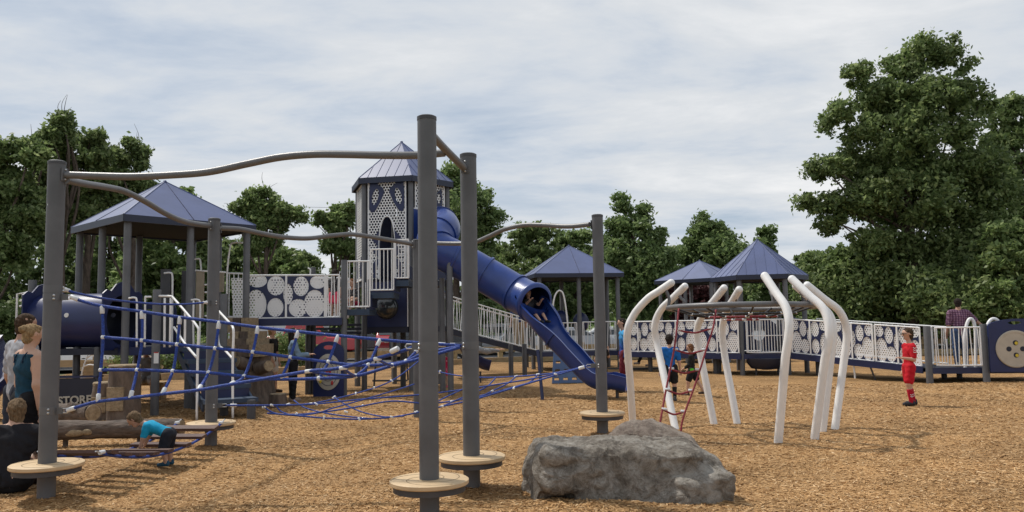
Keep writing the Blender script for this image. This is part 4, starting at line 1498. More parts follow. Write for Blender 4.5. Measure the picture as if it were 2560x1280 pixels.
# ---------------------------------------------------------------- tube slide
sl_ = thing('tube_slide', 'blue plastic tube slide curling from the tower into an open chute', 'slide', (0, 18, 0))
e0 = (HV[1] + HV[2]) / 2
cp = [at(1073, 558, 20.87), at(1101, 561, 20.5), at(1107, 578, 19.95), at(1086, 600, 19.5), at(1099, 625, 19.3), at(1152, 653, 19.35),
      at(1230, 697, 19.3), at(1296, 736, 19.05), at(1334, 756, 18.6)]
cp = [Vector(p) for p in cp]
TP = spline(cp, 8)
RS = 0.435


def ring_prof(R, n=32): return [(R * math.cos(2 * PI * k / n), R * math.sin(2 * PI * k / n)) for k in range(n)]


MB().sweep(TP, lambda i, t: ring_prof(RS), caps=False).build('tube', 'slide_blue', sl_, angle=180)
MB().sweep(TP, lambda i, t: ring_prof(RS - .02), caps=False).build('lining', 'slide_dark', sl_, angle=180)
n_ = len(TP) - 1
for f in (0.13, .30, .44, .60, .72, .86):
    i = int(f * n_)
    t = (TP[i + 1] - TP[i - 1]).normalized()
    MB().sweep([TP[i] - t * .03, TP[i] - t * .026, TP[i] + t * .026, TP[i] + t * .03],
               lambda i_, t_: ring_prof(RS + (.004 if i_ in (0, 3) else .032)), caps=False).build('flange', 'slide_blue', sl_)
# hooded mouth: the tube opens into the chute
mt = TP[-1]
md = (TP[-1] - TP[-4]).normalized()
CH = spline([TP[-3], mt, at(1372, 803, 18.05), at(1432, 868, 17.75), at(1492, 930, 17.5), Vector((2.12, 17.35, .52)), Vector((2.45, 17.25, .43))], 6)


def mouth_ring(i_, t_):
    return ring_prof(RS + [.002, .03, .045, .04, .01, -.045][i_])


MB().sweep([mt - md * .06, mt - md * .03, mt, mt + md * .05, mt + md * .085, mt + md * .1], mouth_ring, caps=False).build('hood_lip', 'slide_blue', sl_)


def chute_prof(i_, t_):
    r = RS * (1 - .28 * t_)
    up_ = .12 * max(0, 1 - t_ * 5)
    return half_pipe(r, .04, .02 + up_)


MB().sweep(CH, chute_prof, up=(0, 0, 1)).build('chute', 'slide_blue', sl_, angle=50)
for f in (.42, ):
    i = int(f * len(CH))
    t = (CH[i + 1] - CH[i - 1]).normalized()
    MB().sweep([CH[i] - t * .025, CH[i] + t * .025], lambda i_, t_: half_pipe(RS * .9 + .03, .03, .03), up=(0, 0, 1)).build('flange', 'slide_blue', sl_)
q = gnd(1357, 1000)
MB().tube([Vector((q.x, q.y, -.05)), Vector((q.x - .08, q.y + .25, 1.05))], .036, 10).build('support_leg', 'navy', sl_)
MB().tube([Vector((2.2, 17.35, -.05)), Vector((2.2, 17.35, .2))], .036, 10).build('support_leg', 'dark_steel', sl_)
for (px, pyt) in ((1107, 690), (1127, 650)):
    q = at(px, 960, 19.8 if px < 1120 else 19.0)
    post(sl_, q.x, q.y, at(px, pyt, q.y).z - .05, .07, name='support_post')

# ---------------------------------------------------------------- ramp behind the tower
rp1 = thing('access_ramp', 'sloping ramp with dense white balusters behind the tube slide', 'ramp', (-.5, 25.5, 0))
ra, rb = Vector((at(1097, 816, 24.2).x, 24.2, 1.58)), Vector((at(1348, 880, 27.2).x, 27.2, .66))
rw = Vector((-.35, 1.3, 0))
MB().add([ra, rb, rb + rw, ra + rw, ra - Vector((0, 0, .1)), rb - Vector((0, 0, .1)), rb + rw - Vector((0, 0, .1)), ra + rw - Vector((0, 0, .1))],
         [(0, 1, 2, 3), (7, 6, 5, 4), (0, 4, 5, 1), (2, 6, 7, 3)]).build('floor', 'navy_dark', rp1, smooth=False)
MB().bar(ra - Vector((0, .03, .06)), rb - Vector((0, .03, .06)), .05, .17).build('side_beam', 'navy_dark', rp1, smooth=False)
bal_rail(rp1, ra, rb, 1.02, 34, zig=.014)
MB().tube([ra + Vector((0, 0, .92)), rb + Vector((0, 0, .92))], .014, 6).build('mid_rail', 'white_coat', rp1)
bal_rail(rp1, ra + rw, rb + rw, 1.02, 26, zig=.016)
bal_rail(rp1, ra - Vector((.35, .1, -.02)), ra - Vector((.02, .1, -.02)), 1.14, 4)
for px, yy in ((1278, 942), (1312, 940)):
    q = gnd(px, yy)
    post(rp1, q.x, q.y, 1.0, .075, mat='dark_steel')
post(rp1, ra.x + .25, 24.3, 1.6, .07, mat='post_grey')

# ---------------------------------------------------------------- middle roofed platform
C2 = Vector((2.1, 29.5, 0))
T2 = -2.198
pav2 = thing('roofed_platform', 'middle play platform under a blue pyramid roof right of the tube slide', 'play platform', C2)
canopy_roof(pav2, 4, C2, 2.25, T2, 3.36, 4.48, 0.14, mid=True)
Q2 = [C2 + Vector((1.98 * math.cos(T2 + k * PI / 2), 1.98 * math.sin(T2 + k * PI / 2), 0)) for k in range(4)]
for k in range(4):
    post(pav2, Q2[k].x, Q2[k].y, 3.3, .075)
    m = Q2[k].lerp(Q2[(k + 1) % 4], .5)
    post(pav2, m.x, m.y, 3.3, .075)
slab(pav2, Q2, .64, .12)
MB().bar(Q2[0] + Vector((0, -.04, .57)), Q2[1] + Vector((0, -.04, .57)), .05, .16).build('deck_edge', 'navy', pav2, smooth=False)
h = Q2[0].lerp(Q2[1], .5)
bal_rail(pav2, Q2[0] + Vector((.1, -.02, .64)), h + Vector((-.1, -.02, .64)), 1.0, 9)
bal_rail(pav2, h + Vector((.1, -.02, .64)), Q2[1] + Vector((-.1, -.02, .64)), 1.02, 10, zig=.04)
MB().tube(spline([at(x, y, 27.6) for x, y in ((1378, 850), (1380, 800), (1383, 760), (1388, 738), (1395, 728), (1401, 727), (1408, 735), (1414, 765), (1419, 810), (1420, 850))], 5), .028, 8).build('pointed_arch', 'white_coat', pav2, angle=180)
for px, py, w in ((1402, 800, .3), (1452, 806, .3)):
    p = at(px, py, 29.0)
    MB().ball(p, (w, .3, .36), 16, 10).build('bubble_panel', 'navy', pav2)

# light blue climbing wall leaning on the platform
cwl = thing('climbing_wall', 'light blue slotted climbing wall leaning beside the open chute', 'climbing wall', gnd(1415, 962))
c0 = gnd(1380, 962); c1 = gnd(1460, 960)
wv = (c1 - c0)
ww = wv.length
hol = []
for r_ in range(4):
    for c_ in range(3):
        x, y = .13 + c_ * .24 + (.03 * r_), .12 + r_ * .24
        if x < ww - .1: hol.append([(x - .07, y - .035), (x + .07, y - .04), (x + .06, y + .04), (x - .06, y + .035)])
plate([(0, 0), (ww, 0), (ww * .86, .3), (ww * .45, .98), (ww * .1, 1.0)], hol, .05, c0 + Vector((0, 0, .03)), wv, Vector((0, .45, 1))).build('wall', 'climber_blue', cwl, smooth=False)
for t in (.2, .8):
    p = c0.lerp(c1, t)
    post(cwl, p.x, p.y + .02, .1, .015, mat='white_coat', name='foot')

# ---------------------------------------------------------------- right roofed platform (six sided) and the one behind it
s4 = 25.0 / 26.03
C4 = Vector((7.988 * s4, 25.0, 0))
T4 = -2.321
pav4 = thing('roofed_platform', 'right play platform under a steep six-sided seamed blue roof', 'play platform', C4)
canopy_roof(pav4, 6, C4, 1.524 * s4, T4, 1.6 + 1.43 * s4, 1.6 + 2.64 * s4, .14, ribs=4)
Q4 = [C4 + Vector((1.30 * math.cos(T4 + k * PI / 3), 1.30 * math.sin(T4 + k * PI / 3), 0)) for k in range(6)]
for v in Q4: post(pav4, v.x, v.y, 2.92, .075)
slab(pav4, Q4, .62, .12)
a, b = Q4[0], Q4[1]
a2, b2 = a.lerp(b, .10) + Vector((0, -.06, .62)), a.lerp(b, .92) + Vector((0, -.06, .62))
bal_rail(pav4, a2, b2, 1.02, 13, curve=.16)
ts = [i / 12 for i in range(13)]
sdv = (b2 - a2); nrm = Vector((sdv.y, -sdv.x, 0)).normalized()
MB().tube([a2.lerp(b2, t) + nrm * (.16 * 4 * t * (1 - t)) + Vector((0, 0, .55)) for t in ts], .014, 8).build('mid_rail', 'white_coat', pav4)
MB().bar(a + Vector((0, -.03, .55)), b + Vector((0, -.03, .55)), .06, .16).build('deck_edge', 'navy', pav4, smooth=False)
for k in (2, 3, 4):
    aa, bb = Q4[k], Q4[(k + 1) % 6]
    p = plate([(.1, 0), (1.2, 0), (1.2, .85), (1.0, 1.0), (.65, 1.1), (.3, 1.0), (.1, .85)], [ell(.65, .55, .2, .22)], .03, aa + Vector((0, 0, .64)), bb - aa)
    p.build('play_panel', 'navy', pav4, smooth=False)
# dark bowl seat under the deck
MB().lathe([(.1, .16), (.42, .2), (.55, .36), (.56, .5)], (C4.x - .2, C4.y - 1.0, 0), 24).build('hanging_bowl', 'navy_dark', pav4)
for dx in (-.5, .15):
    MB().tube([Vector((C4.x + dx, C4.y - 1.0, -.05)), Vector((C4.x + dx, C4.y - 1.0, .3))], .03, 8).build('bowl_leg', 'dark_steel', pav4)

C3 = Vector((7.72, 33.0, 0))
pav3 = thing('roofed_platform', 'farthest play platform, its flat blue roof half hidden by the six-sided one', 'play platform', C3)
canopy_roof(pav3, 4, C3, 1.9, -1.555, 3.3, 4.12, .14, mid=True)
Q3 = [C3 + Vector((1.66 * math.cos(-1.555 + k * PI / 2), 1.66 * math.sin(-1.555 + k * PI / 2), 0)) for k in range(4)]
for k in range(4):
    post(pav3, Q3[k].x, Q3[k].y, 3.25, .075)
    m = Q3[k].lerp(Q3[(k + 1) % 4], .5)
    post(pav3, m.x, m.y, 3.25, .075)
slab(pav3, Q3, .64, .12)
for k in (0, 3):
    bal_rail(pav3, Q3[k] + Vector((0, 0, .64)), Q3[(k + 1) % 4] + Vector((0, 0, .64)), 1.0, 14)

# ---------------------------------------------------------------- panelled ramp on the right
rr = thing('panelled_walkway', 'low walkway with white pierced panels over navy between middle and right platforms', 'walkway', (5.2, 25.5, 0))
wa, wb = Vector((3.62, 27.15, .62)), Vector((6.72, 23.95, .62))
perp = Vector((wb.y - wa.y, -(wb.x - wa.x), 0)).normalized() * -1.25
slab(rr, [wa, wb, wb + perp, wa + perp], .62, .1)
MB().bar(wa - Vector((0, .03, .06)), wb - Vector((0, .03, .06)), .05, .17).build('side_beam', 'navy', rr, smooth=False)
k = 3
for i in range(k):
    perf_rail(rr, wa.lerp(wb, i / k), wa.lerp(wb, (i + .97) / k), 1.02, i % 2 == 1)
bal_rail(rr, wa + perp, wb + perp, 1.02, 24)
for px, yy, in ((1600, 960), (1740, 945)):
    q = gnd(px, yy)
    post(rr, wa.lerp(wb, .25 if px < 1700 else .8).x + .1, wa.lerp(wb, .25 if px < 1700 else .8).y + .3, .55, .075, mat='dark_steel')

rr2 = thing('panelled_ramp', 'long low ramp with white pierced navy panels behind the boy in red', 'ramp', (9.3, 22, 0))
va, vb = Vector((8.12, 23.62, .62)), Vector((10.42, 20.62, .34))
perp2 = Vector((1.05, .75, 0))
MB().add([va, vb, vb + perp2, va + perp2, va - Vector((0, 0, .1)), vb - Vector((0, 0, .1)), vb + perp2 - Vector((0, 0, .1)), va + perp2 - Vector((0, 0, .1))],
         [(0, 1, 2, 3), (7, 6, 5, 4), (0, 4, 5, 1), (2, 6, 7, 3)]).build('floor', 'navy_dark', rr2, smooth=False)
MB().bar(va - Vector((.03, .03, .05)), vb - Vector((.03, .03, .05)), .05, .17).build('side_beam', 'navy', rr2, smooth=False)
k = 3
for i in range(k):
    perf_rail(rr2, va.lerp(vb, i / k + .01), va.lerp(vb, (i + .97) / k), 1.02, i % 2 == 0)
bal_rail(rr2, va + perp2, vb + perp2, 1.02, 22)
for t, leg in ((.18, 'post'), (.5, 'strut'), (.62, 'strut')):
    p = va.lerp(vb, t)
    if leg == 'post': post(rr2, p.x + .25, p.y + .3, p.z, .075, mat='dark_steel')
    else: MB().tube([Vector((p.x + .03 + (t - .5), p.y, -.05)), Vector((p.x, p.y, p.z - .05))], .025, 8).build('strut', 'white_coat' if t == .5 else 'dark_steel', rr2)

# end landing with round button panel
ld = thing('end_landing', 'low landing with curved white balusters where the plaid shirted man stands', 'landing', (11.1, 20.4, 0))
p25, p65 = gnd(2325, 955), gnd(2467, 955)
post(ld, p25.x, p25.y, at(2320, 815, p25.y).z, .085)
post(ld, p65.x, p65.y, at(2460, 810, p65.y).z, .085)
slab(ld, [(p25.x, p25.y), (p65.x + 1.6, p65.y - .1), (p65.x + 1.7, p65.y + 1.7), (p25.x + .9, p25.y + 1.6)], .34, .1)
MB().bar(Vector((p25.x, p25.y - .03, .28)), Vector((p65.x + 1.6, p65.y - .1, .28)), .05, .15).build('deck_edge', 'navy', ld, smooth=False)
bal_rail(ld, Vector((p25.x + .16, p25.y - .06, .36)), Vector((p65.x - .12, p65.y - .06, .36)), 1.0, 11, zig=.03, curve=.1)
bal_rail(ld, Vector((p25.x + .1, p25.y + .1, .36)), Vector((p25.x + .75, p25.y + 1.2, .36)), 1.0, 6)
for dx, dy in ((.45, .9), (.95, 1.1), (1.3, 1.0)):
    post(ld, p25.x + dx, p25.y + dy, .3, .07, mat='dark_steel')
for px, w in ((2425, 14), (2482, 22)):
    MB().tube(spline([at(px - w * .8, 930, 20.6), at(px - w, 850, 20.6), at(px - w * .6, 812, 20.6), at(px, 797, 20.6), at(px + w * .7, 806, 20.6), at(px + w, 840, 20.6), at(px + w, 925, 20.6)], 5), .04, 10).build('arch_bar', 'white_coat', ld, angle=180)
bp_ = thing('button_panel', 'navy panel shaped as a big tan button with four holes at the right edge', 'play panel', gnd(2540, 955))
bo = at(2476, 930, 20.0)
W3 = 1.5
outl = [(0, 0), (W3, 0), (W3, 1.15)] + [(W3 * .5 + W3 * .5 * math.cos(a), 1.13 + .17 * math.sin(a)) for a in [PI * i / 14 for i in range(1, 14)]] + [(0, 1.12)]
plate(outl, [ell(W3 * .42, 1.2, .16, .04)], .06, bo, (1, -.1, 0)).build('panel', 'slide_dark', bp_, smooth=False)
bdn = Vector((-.1, -1, 0)).normalized()
bux = Vector((1, -.1, 0)).normalized()
bc = bo + bux * .60 + Vector((0, 0, .56)) + bdn * .035
MB().lathe([(.46, 0), (.46, .02), (.445, .035), (.40, .035), (.395, .026), (.01, .026)], n=44, m=axis_matrix(bc, bdn)).build('button', 'button_tan', bp_)
btn = [o for o in bp_.children if o.name.startswith('button')][0]
for (u, v, mt_) in ((-.16, 0, 'navy'), (.16, 0, 'navy'), (0, .15, 'yellow'), (0, -.15, 'yellow')):
    MB().lathe([(.062, 0), (.062, .004)], n=18, m=axis_matrix(bc + bux * u + Vector((0, 0, v)) + bdn * .027, bdn)).build('button_hole', 'navy_dark', btn)
    if mt_ == 'yellow':
        MB().lathe([(.04, 0), (.04, .003)], n=14, m=axis_matrix(bc + bux * (u + .015) + Vector((0, 0, v - .008)) + bdn * .033, bdn)).build('yellow_disc', 'yellow', btn)

# balance beam behind the boy in the blue sweatshirt
bm = thing('balance_beam', 'low grey balance beam behind the boy in the blue sweatshirt', 'balance beam', gnd(1580, 960))
y_ = 27.9
MB().bar(at(1520, 923, y_), at(1660, 921, y_), .14, .08).build('beam', 'dark_steel', bm, smooth=False)
for px in (1524, 1562, 1645):
    q = at(px, 930, y_)
    post(bm, q.x, y_, q.z, .07, mat='dark_steel', name='leg')

# small dark slide under the ramp
sm = thing('toddler_slide', 'small dark blue slide ending near the guard rail', 'slide', gnd(1205, 935))
yy = 23.0
MB().sweep(spline([at(1165, 855, yy), at(1185, 885, yy), at(1210, 900, yy), at(1228, 905, yy)], 6), lambda i, t: half_pipe(.26, .03, .04), up=(0, 0, 1)).build('chute', 'slide_dark', sm)
q = at(1201, 940, yy)
MB().tube([Vector((q.x, yy, -.05)), Vector((q.x, yy, .3))], .03, 8).build('leg', 'dark_steel', sm)

# ---------------------------------------------------------------- white bent-pole climber
dm = thing('spider_climber', 'ring climber carried by eight bent white poles with black and red rope web', 'climber', (3.3, 11.7, 0))
ringc = Vector((at(1852, 768, 11.75).x, 11.75, at(1852, 768, 11.75).z))
RR = 1.04
MB().tube([ringc + Vector((RR * math.cos(a), RR * math.sin(a), .02 * math.cos(a + 2))) for a in [2 * PI * i / 64 for i in range(64)]], .038, 12, closed=True).build('ring', 'bar_grey', dm, angle=180)
POLE = [  # base, bend, upper, top (px, py, depth)
    ((1583, 1062, 12.2), (1568, 840, 12.25), (1583, 790, 12.2), (1618, 748, 12.1), (1678, 707, 11.9)),
    ((1692, 1075, 12.9), (1645, 870, 13.0), (1637, 815, 13.0), (1652, 775, 12.9), (1712, 716, 12.5)),
    ((1787, 1058, 12.9), (1752, 890, 13.1), (1742, 830, 13.1), (1758, 785, 12.9), (1810, 720, 12.5)),
    ((1845, 1057, 12.9), (1812, 890, 13.15), (1806, 820, 13.1), (1818, 775, 12.9), (1848, 724, 12.5)),
    ((1943, 1107, 10.74), (1963, 900, 10.45), (1973, 820, 10.4), (1965, 770, 10.5), (1912, 690, 10.9)),
    ((2033, 1098, 11.0), (2062, 900, 10.75), (2073, 830, 10.7), (2060, 775, 10.8), (1980, 698, 11.2)),
    ((2053, 1081, 11.7), (2076, 900, 11.6), (2083, 830, 11.6), (2072, 785, 11.65), (1990, 715, 11.75)),
    ((2084, 1075, 11.9), (2110, 900, 12.0), (2117, 830, 12.0), (2100, 780, 11.95), (2018, 713, 11.9))]
for P in POLE:
    pts = [at(*q) for q in P]
    b0 = gnd(P[0][0], P[0][1])
    pts[0] = b0 - Vector((0, 0, .1))
    pl = spline([pts[0], pts[0].lerp(pts[1], .5), pts[1], pts[2], pts[3], pts[3].lerp(pts[4], .5), pts[4]], 7)
    po = MB().tube(pl, .056, 18)
    ob = po.build('pole', 'white_pole', dm, angle=70)
    MB().ball(pts[4], .056, 14, 10).build('rounded_end', 'white_pole', ob)
    # hanger from the upper part down to the ring
    h0 = pts[3].lerp(pts[4], .72)
    dv = (h0 - ringc); dv.z = 0; dv.normalize()
    h1 = ringc + dv * RR
    MB().tube(spline([h0, h0.lerp(h1, .35) - dv * .03, h1 + Vector((0, 0, .12)) - dv * .02, h1 + Vector((0, 0, .02))], 5), .024, 10).build('hanger', 'bar_grey', dm, angle=180)
    MB().bar(h0 - (pts[4] - pts[3]).normalized() * .12, h0 + (pts[4] - pts[3]).normalized() * .1, .06, .07).build('sleeve', 'bracket_steel', dm, smooth=False)
# web of ropes inside the ring
for k in range(10):
    a = 2 * PI * k / 10 + .2
    e = ringc + Vector((RR * math.cos(a), RR * math.sin(a), 0))
    m = ringc + Vector((.22 * math.cos(a), .22 * math.sin(a), -.15))
    rope(dm, [e, e.lerp(m, .5) - Vector((0, 0, .045)), m], .014, 'rope_black', 'web_rope')
for rr_, mt_ in ((.24, 'rope_red'), (.5, 'rope_red'), (.76, 'rope_black')):
    pts = []
    for k in range(10):
        a = 2 * PI * k / 10 + .2
        pts.append(ringc + Vector((rr_ * math.cos(a), rr_ * math.sin(a), -.155 + .13 * (rr_ - .22) / .82 - .03)))
        shared('clamp', CL, dm, axis_matrix(pts[-1], (-math.sin(a), math.cos(a), 0), .85))
    MB().tube(spline(pts, 3, True), .014, 8, closed=True).build('web_rope', mt_, dm, angle=180)
# red rope ladder
rl = thing('rope_ladder', 'red rope ladder hanging slanting from the ring to the ground by the boulders', 'rope ladder', gnd(1680, 1070))
LA = [(1697, 772, 11.3), (1690, 840, 11.1), (1684, 880, 11.0), (1674, 930, 10.9), (1664, 980, 10.8), (1657, 1020, 10.7), (1650, 1062, 10.6)]
LB = [(1790, 775, 11.2), (1782, 822, 11.05), (1765, 875, 10.95), (1750, 925, 10.85), (1733, 975, 10.75), (1713, 1029, 10.65), (1703, 1070, 10.6)]
la3, lb3 = [at(*p) for p in LA], [at(*p) for p in LB]
la3.append(Vector((la3[-1].x - .01, la3[-1].y - .05, 0))); lb3.append(Vector((lb3[-1].x - .01, lb3[-1].y - .05, 0)))
rope(rl, la3, .014, 'rope_red', 'side_rope'); rope(rl, lb3, .014, 'rope_red', 'side_rope')
for (a, b) in (((1691, 824), (1783, 820)), ((1683, 873), (1766, 874)), ((1673, 921), (1750, 924)), ((1663, 973), (1733, 976)), ((1655, 1022), (1714, 1029))):
    da = 11.3 - .7 * (a[1] - 772) / 290
    A3, B3 = at(a[0], a[1], da), at(b[0], b[1], da - .03)
    rope(rl, [A3, A3.lerp(B3, .25) - Vector((0, 0, .035)), A3.lerp(B3, .5) - Vector((0, 0, .055)), A3.lerp(B3, .75) - Vector((0, 0, .03)), B3], .013, 'rope_red', 'rung')
    for p, dd in ((A3, B3 - A3), (B3, A3 - B3)):
        shared('clamp', CL, rl, axis_matrix(p + dd.normalized() * .03, dd, 1.0))


# ---------------------------------------------------------------- signed-distance modelling (boulders and people)
def surfnet(fn, lo, hi, res):
    """naive surface nets: returns verts, quads of the zero level"""
    lo, hi = np.array(lo, float), np.array(hi, float)
    n = np.ceil((hi - lo) / res).astype(int) + 1
    ax = [lo[i] + res * np.arange(n[i]) for i in range(3)]
    X, Y, Z = np.meshgrid(*ax, indexing='ij')
    Dv = fn(X.astype(np.float32), Y.astype(np.float32), Z.astype(np.float32))
    ins = Dv < 0
    c8 = [(i, j, k) for i in (0, 1) for j in (0, 1) for k in (0, 1)]
    cs = np.zeros(tuple(n - 1), np.int8)
    for i, j, k in c8:
        cs += ins[i:n[0] - 1 + i, j:n[1] - 1 + j, k:n[2] - 1 + k]
    act = (cs > 0) & (cs < 8)
    idx = -np.ones(act.shape, np.int64)
    cells = np.argwhere(act)
    idx[act] = np.arange(len(cells))
    acc = np.zeros((len(cells), 3)); cnt = np.zeros(len(cells))
    for a in c8:
        for d in range(3):
            if a[d] == 1: continue
            b = list(a); b[d] = 1
            da = Dv[cells[:, 0] + a[0], cells[:, 1] + a[1], cells[:, 2] + a[2]]
            db = Dv[cells[:, 0] + b[0], cells[:, 1] + b[1], cells[:, 2] + b[2]]
            m = (da < 0) != (db < 0)
            t = np.where(m, da / np.where(m, da - db, 1), 0)
            p = cells + np.array(a)
            p = p.astype(float)
            p[:, d] += t
            acc[m] += p[m]; cnt[m] += 1
    V = lo + res * acc / cnt[:, None]
    Q = []
    for d in range(3):
        e1, e2 = (d + 1) % 3, (d + 2) % 3
        sl0 = [slice(None)] * 3; sl1 = [slice(None)] * 3
        sl0[d] = slice(0, n[d] - 1); sl1[d] = slice(1, n[d])
        ch = ins[tuple(sl0)] != ins[tuple(sl1)]
        e = np.argwhere(ch)
        ok = (e[:, e1] > 0) & (e[:, e2] > 0) & (e[:, e1] < n[e1] - 1) & (e[:, e2] < n[e2] - 1)
        e = e[ok]
        q = []
        for (o1, o2) in ((-1, -1), (0, -1), (0, 0), (-1, 0)):
            c = e.copy(); c[:, e1] += o1; c[:, e2] += o2
            q.append(idx[c[:, 0], c[:, 1], c[:, 2]])
        q = np.stack(q, 1)
        fl = ins[e[:, 0], e[:, 1], e[:, 2]]
        q[~fl] = q[~fl][:, ::-1]
        Q.append(q)
    return V, np.concatenate(Q)


def vmesh(name, V, Q, mat, smooth=True):
    me = bpy.data.meshes.new(name)
    n = len(Q)
    me.vertices.add(len(V)); me.loops.add(n * 4); me.polygons.add(n)
    me.vertices.foreach_set('co', V.astype(np.float32).ravel())
    me.loops.foreach_set('vertex_index', Q.astype(np.int32).ravel())
    me.polygons.foreach_set('loop_start', np.arange(0, n * 4, 4, dtype=np.int32))
    if smooth: me.polygons.foreach_set('use_smooth', np.ones(n, bool))
    me.materials.append(MATS[mat])
    me.update(calc_edges=True)
    return me


def rbox(X, Y, Z, c, s_, r, rz=0.0, ry=0.0):
    x, y, z = X - c[0], Y - c[1], Z - c[2]
    if rz:
        x, y = x * math.cos(rz) + y * math.sin(rz), -x * math.sin(rz) + y * math.cos(rz)
    if ry:
        x, z = x * math.cos(ry) + z * math.sin(ry), -x * math.sin(ry) + z * math.cos(ry)
    qx, qy, qz = np.abs(x) - s_[0] + r, np.abs(y) - s_[1] + r, np.abs(z) - s_[2] + r
    return np.sqrt(np.maximum(qx, 0) ** 2 + np.maximum(qy, 0) ** 2 + np.maximum(qz, 0) ** 2) + np.minimum(np.maximum(qx, np.maximum(qy, qz)), 0) - r


def smin(a, b, k):
    h_ = np.clip(.5 + .5 * (b - a) / k, 0, 1)
    return b + (a - b) * h_ - k * h_ * (1 - h_)


def rock(label, V, Q, off, mat, seed, amp):
    N0 = V.copy()
    me0 = vmesh('tmp', V, Q, mat)
    nr = np.empty(len(V) * 3, np.float32)
    me0.vertices.foreach_get('normal', nr)
    nr = nr.reshape(-1, 3)
    bpy.data.meshes.remove(me0)
    out = np.empty_like(V)
    for i, (p, n) in enumerate(zip(N0, nr)):
        q = Vector(p)
        w_ = Vector((noise.noise(q * 2.3 + Vector((seed, 5, 0))), noise.noise(q * 2.3 + Vector((0, seed, 9))), noise.noise(q * 2.3 + Vector((4, 0, seed))))) * .22
        qq = q + w_
        vd, vp = noise.voronoi(Vector((qq.x * 1.9 + seed, qq.y * 1.9, qq.z * 1.7)), distance_metric='DISTANCE', exponent=2.5)
        cell = min(.35, vd[1] - vd[0])                       # faceted lumps with creases between them
        groove = noise.noise(Vector((qq.x * 6 + seed, qq.y * 6, qq.z * 1.6)))
        fine = noise.ridged_multi_fractal(qq * 5.5 + Vector((0, seed, 0)), .85, 2.2, 5, 1.0, 2.0) - 1.1
        g = noise.noise(Vector((q.x * 1.3 + seed, q.y * 1.3, q.z * 2.2)))
        side = 1 - .65 * max(0, n[2])
        out[i] = p + n * (amp * (1.1 * g + side * (2.1 * cell - .35) + .75 * side * groove - .42 * fine))
    me = vmesh('boulder', out, Q, mat)
    o = link_mesh('boulder', me, None, off)
    return tag(o, label, 'boulder', 'artificial boulders on the chips')


def big(X, Y, Z):
    a = rbox(X, Y, Z, (-.10, .02, .18), (.76, .40, .31), .10, .05, -.05)
    b = rbox(X, Y, Z, (.30, -.02, .15), (.36, .37, .325), .09, -.1)
    c = rbox(X, Y, Z, (.62, -.20, .06), (.27, .28, .20), .06, .12, .06)
    d = rbox(X, Y, Z, (-.62, .0, .16), (.26, .33, .24), .12, .25)
    e = rbox(X, Y, Z, (.5, .05, .12), (.3, .34, .27), .1, .3)
    cut = rbox(X, Y, Z, (-.85, -.5, -.12), (.40, .16, .20), .10, .35, .25)
    return np.maximum(smin(smin(smin(smin(a, b, .07), c, .09), d, .08), e, .12), -cut)


V, Q = surfnet(big, (-1.2, -.9, -.3), (1.3, .8, .85), .0155)
bc_ = gnd(1555, 1243)
rock('big grey craggy boulder with stepped right end in the foreground', V, Q, (bc_.x + .05, bc_.y + .08, 0), 'rock_grey', 3.3, .055)


def small(X, Y, Z):
    a = np.sqrt(((X + .02) / .52) ** 2 + (Y / .42) ** 2 + ((Z - .02) / .54) ** 2) - 1
    a = a * .4
    b = rbox(X, Y, Z, (.12, 0, .1), (.36, .3, .30), .14, .3)
    return smin(a, b, .1)


V, Q = surfnet(small, (-.85, -.75, -.3), (.85, .75, .8), .017)
bc_ = gnd(1622, 1190)
rock('smaller pinkish boulder peeping out behind the big grey one', V, Q, (bc_.x, bc_.y + .15, 0), 'rock_pink', 8.1, .05)

# ================================================================ trees
def leaf_points(blobs, n, size, seed, flat=0.75):
    g = np.random.default_rng(seed)
    B = np.array([(c[0], c[1], c[2], r) for c, r in blobs])
    w = B[:, 3] ** 2
    # clumps sit on the shells of the blobs
    nc = max(80, n // 30)
    bi = g.choice(len(B), nc, p=w / w.sum())
    dirs = g.normal(size=(nc, 3)); dirs /= np.linalg.norm(dirs, axis=1)[:, None]
    rad = B[bi, 3] * g.uniform(.35, 1.1, nc) ** .6
    cc = B[bi, :3] + dirs * rad[:, None] * np.array([1, 1, flat])
    cr = g.uniform(.25, .7, nc) * np.clip(B[bi, 3] / 1.2, .6, 1.25)
    ci = g.integers(0, nc, n)
    d2 = g.normal(size=(n, 3)); d2 /= np.linalg.norm(d2, axis=1)[:, None]
    stray = np.where(g.random(n) < .2, g.uniform(1.1, 2.1, n), 1.0)        # loose sprays between the clumps
    P = cc[ci] + d2 * (cr[ci] * stray * g.random(n) ** .45)[:, None] * np.array([1, 1, .72])
    keep = P[:, 2] > .15
    P = P[keep]
    n = len(P)
    nrm = g.normal(size=(n, 3)) + np.array([0, -.15, .55])
    nrm /= np.linalg.norm(nrm, axis=1)[:, None]
    t = g.normal(size=(n, 3))
    t -= nrm * (t * nrm).sum(1)[:, None]
    t /= np.linalg.norm(t, axis=1)[:, None]
    b = np.cross(nrm, t)
    L_ = size * g.uniform(.65, 1.35, n)
    W_ = L_ * g.uniform(.38, .62, n)
    droop = np.zeros((n, 3)); droop[:, 2] = -L_ * .15
    return np.stack([P - t * L_[:, None], P - b * W_[:, None], P + t * L_[:, None] + droop, P + b * W_[:, None]], 1)


def limb(mb, a, b, r0, r1, bend=.15, n=6):
    a, b = Vector(a), Vector(b)
    m = a.lerp(b, .5) + Vector((random.uniform(-1, 1), random.uniform(-1, 1), random.uniform(-.3, .6))) * bend * (b - a).length
    mb.tube(spline([a, m, b], 4), lambda t: r0 + (r1 - r0) * t, n)


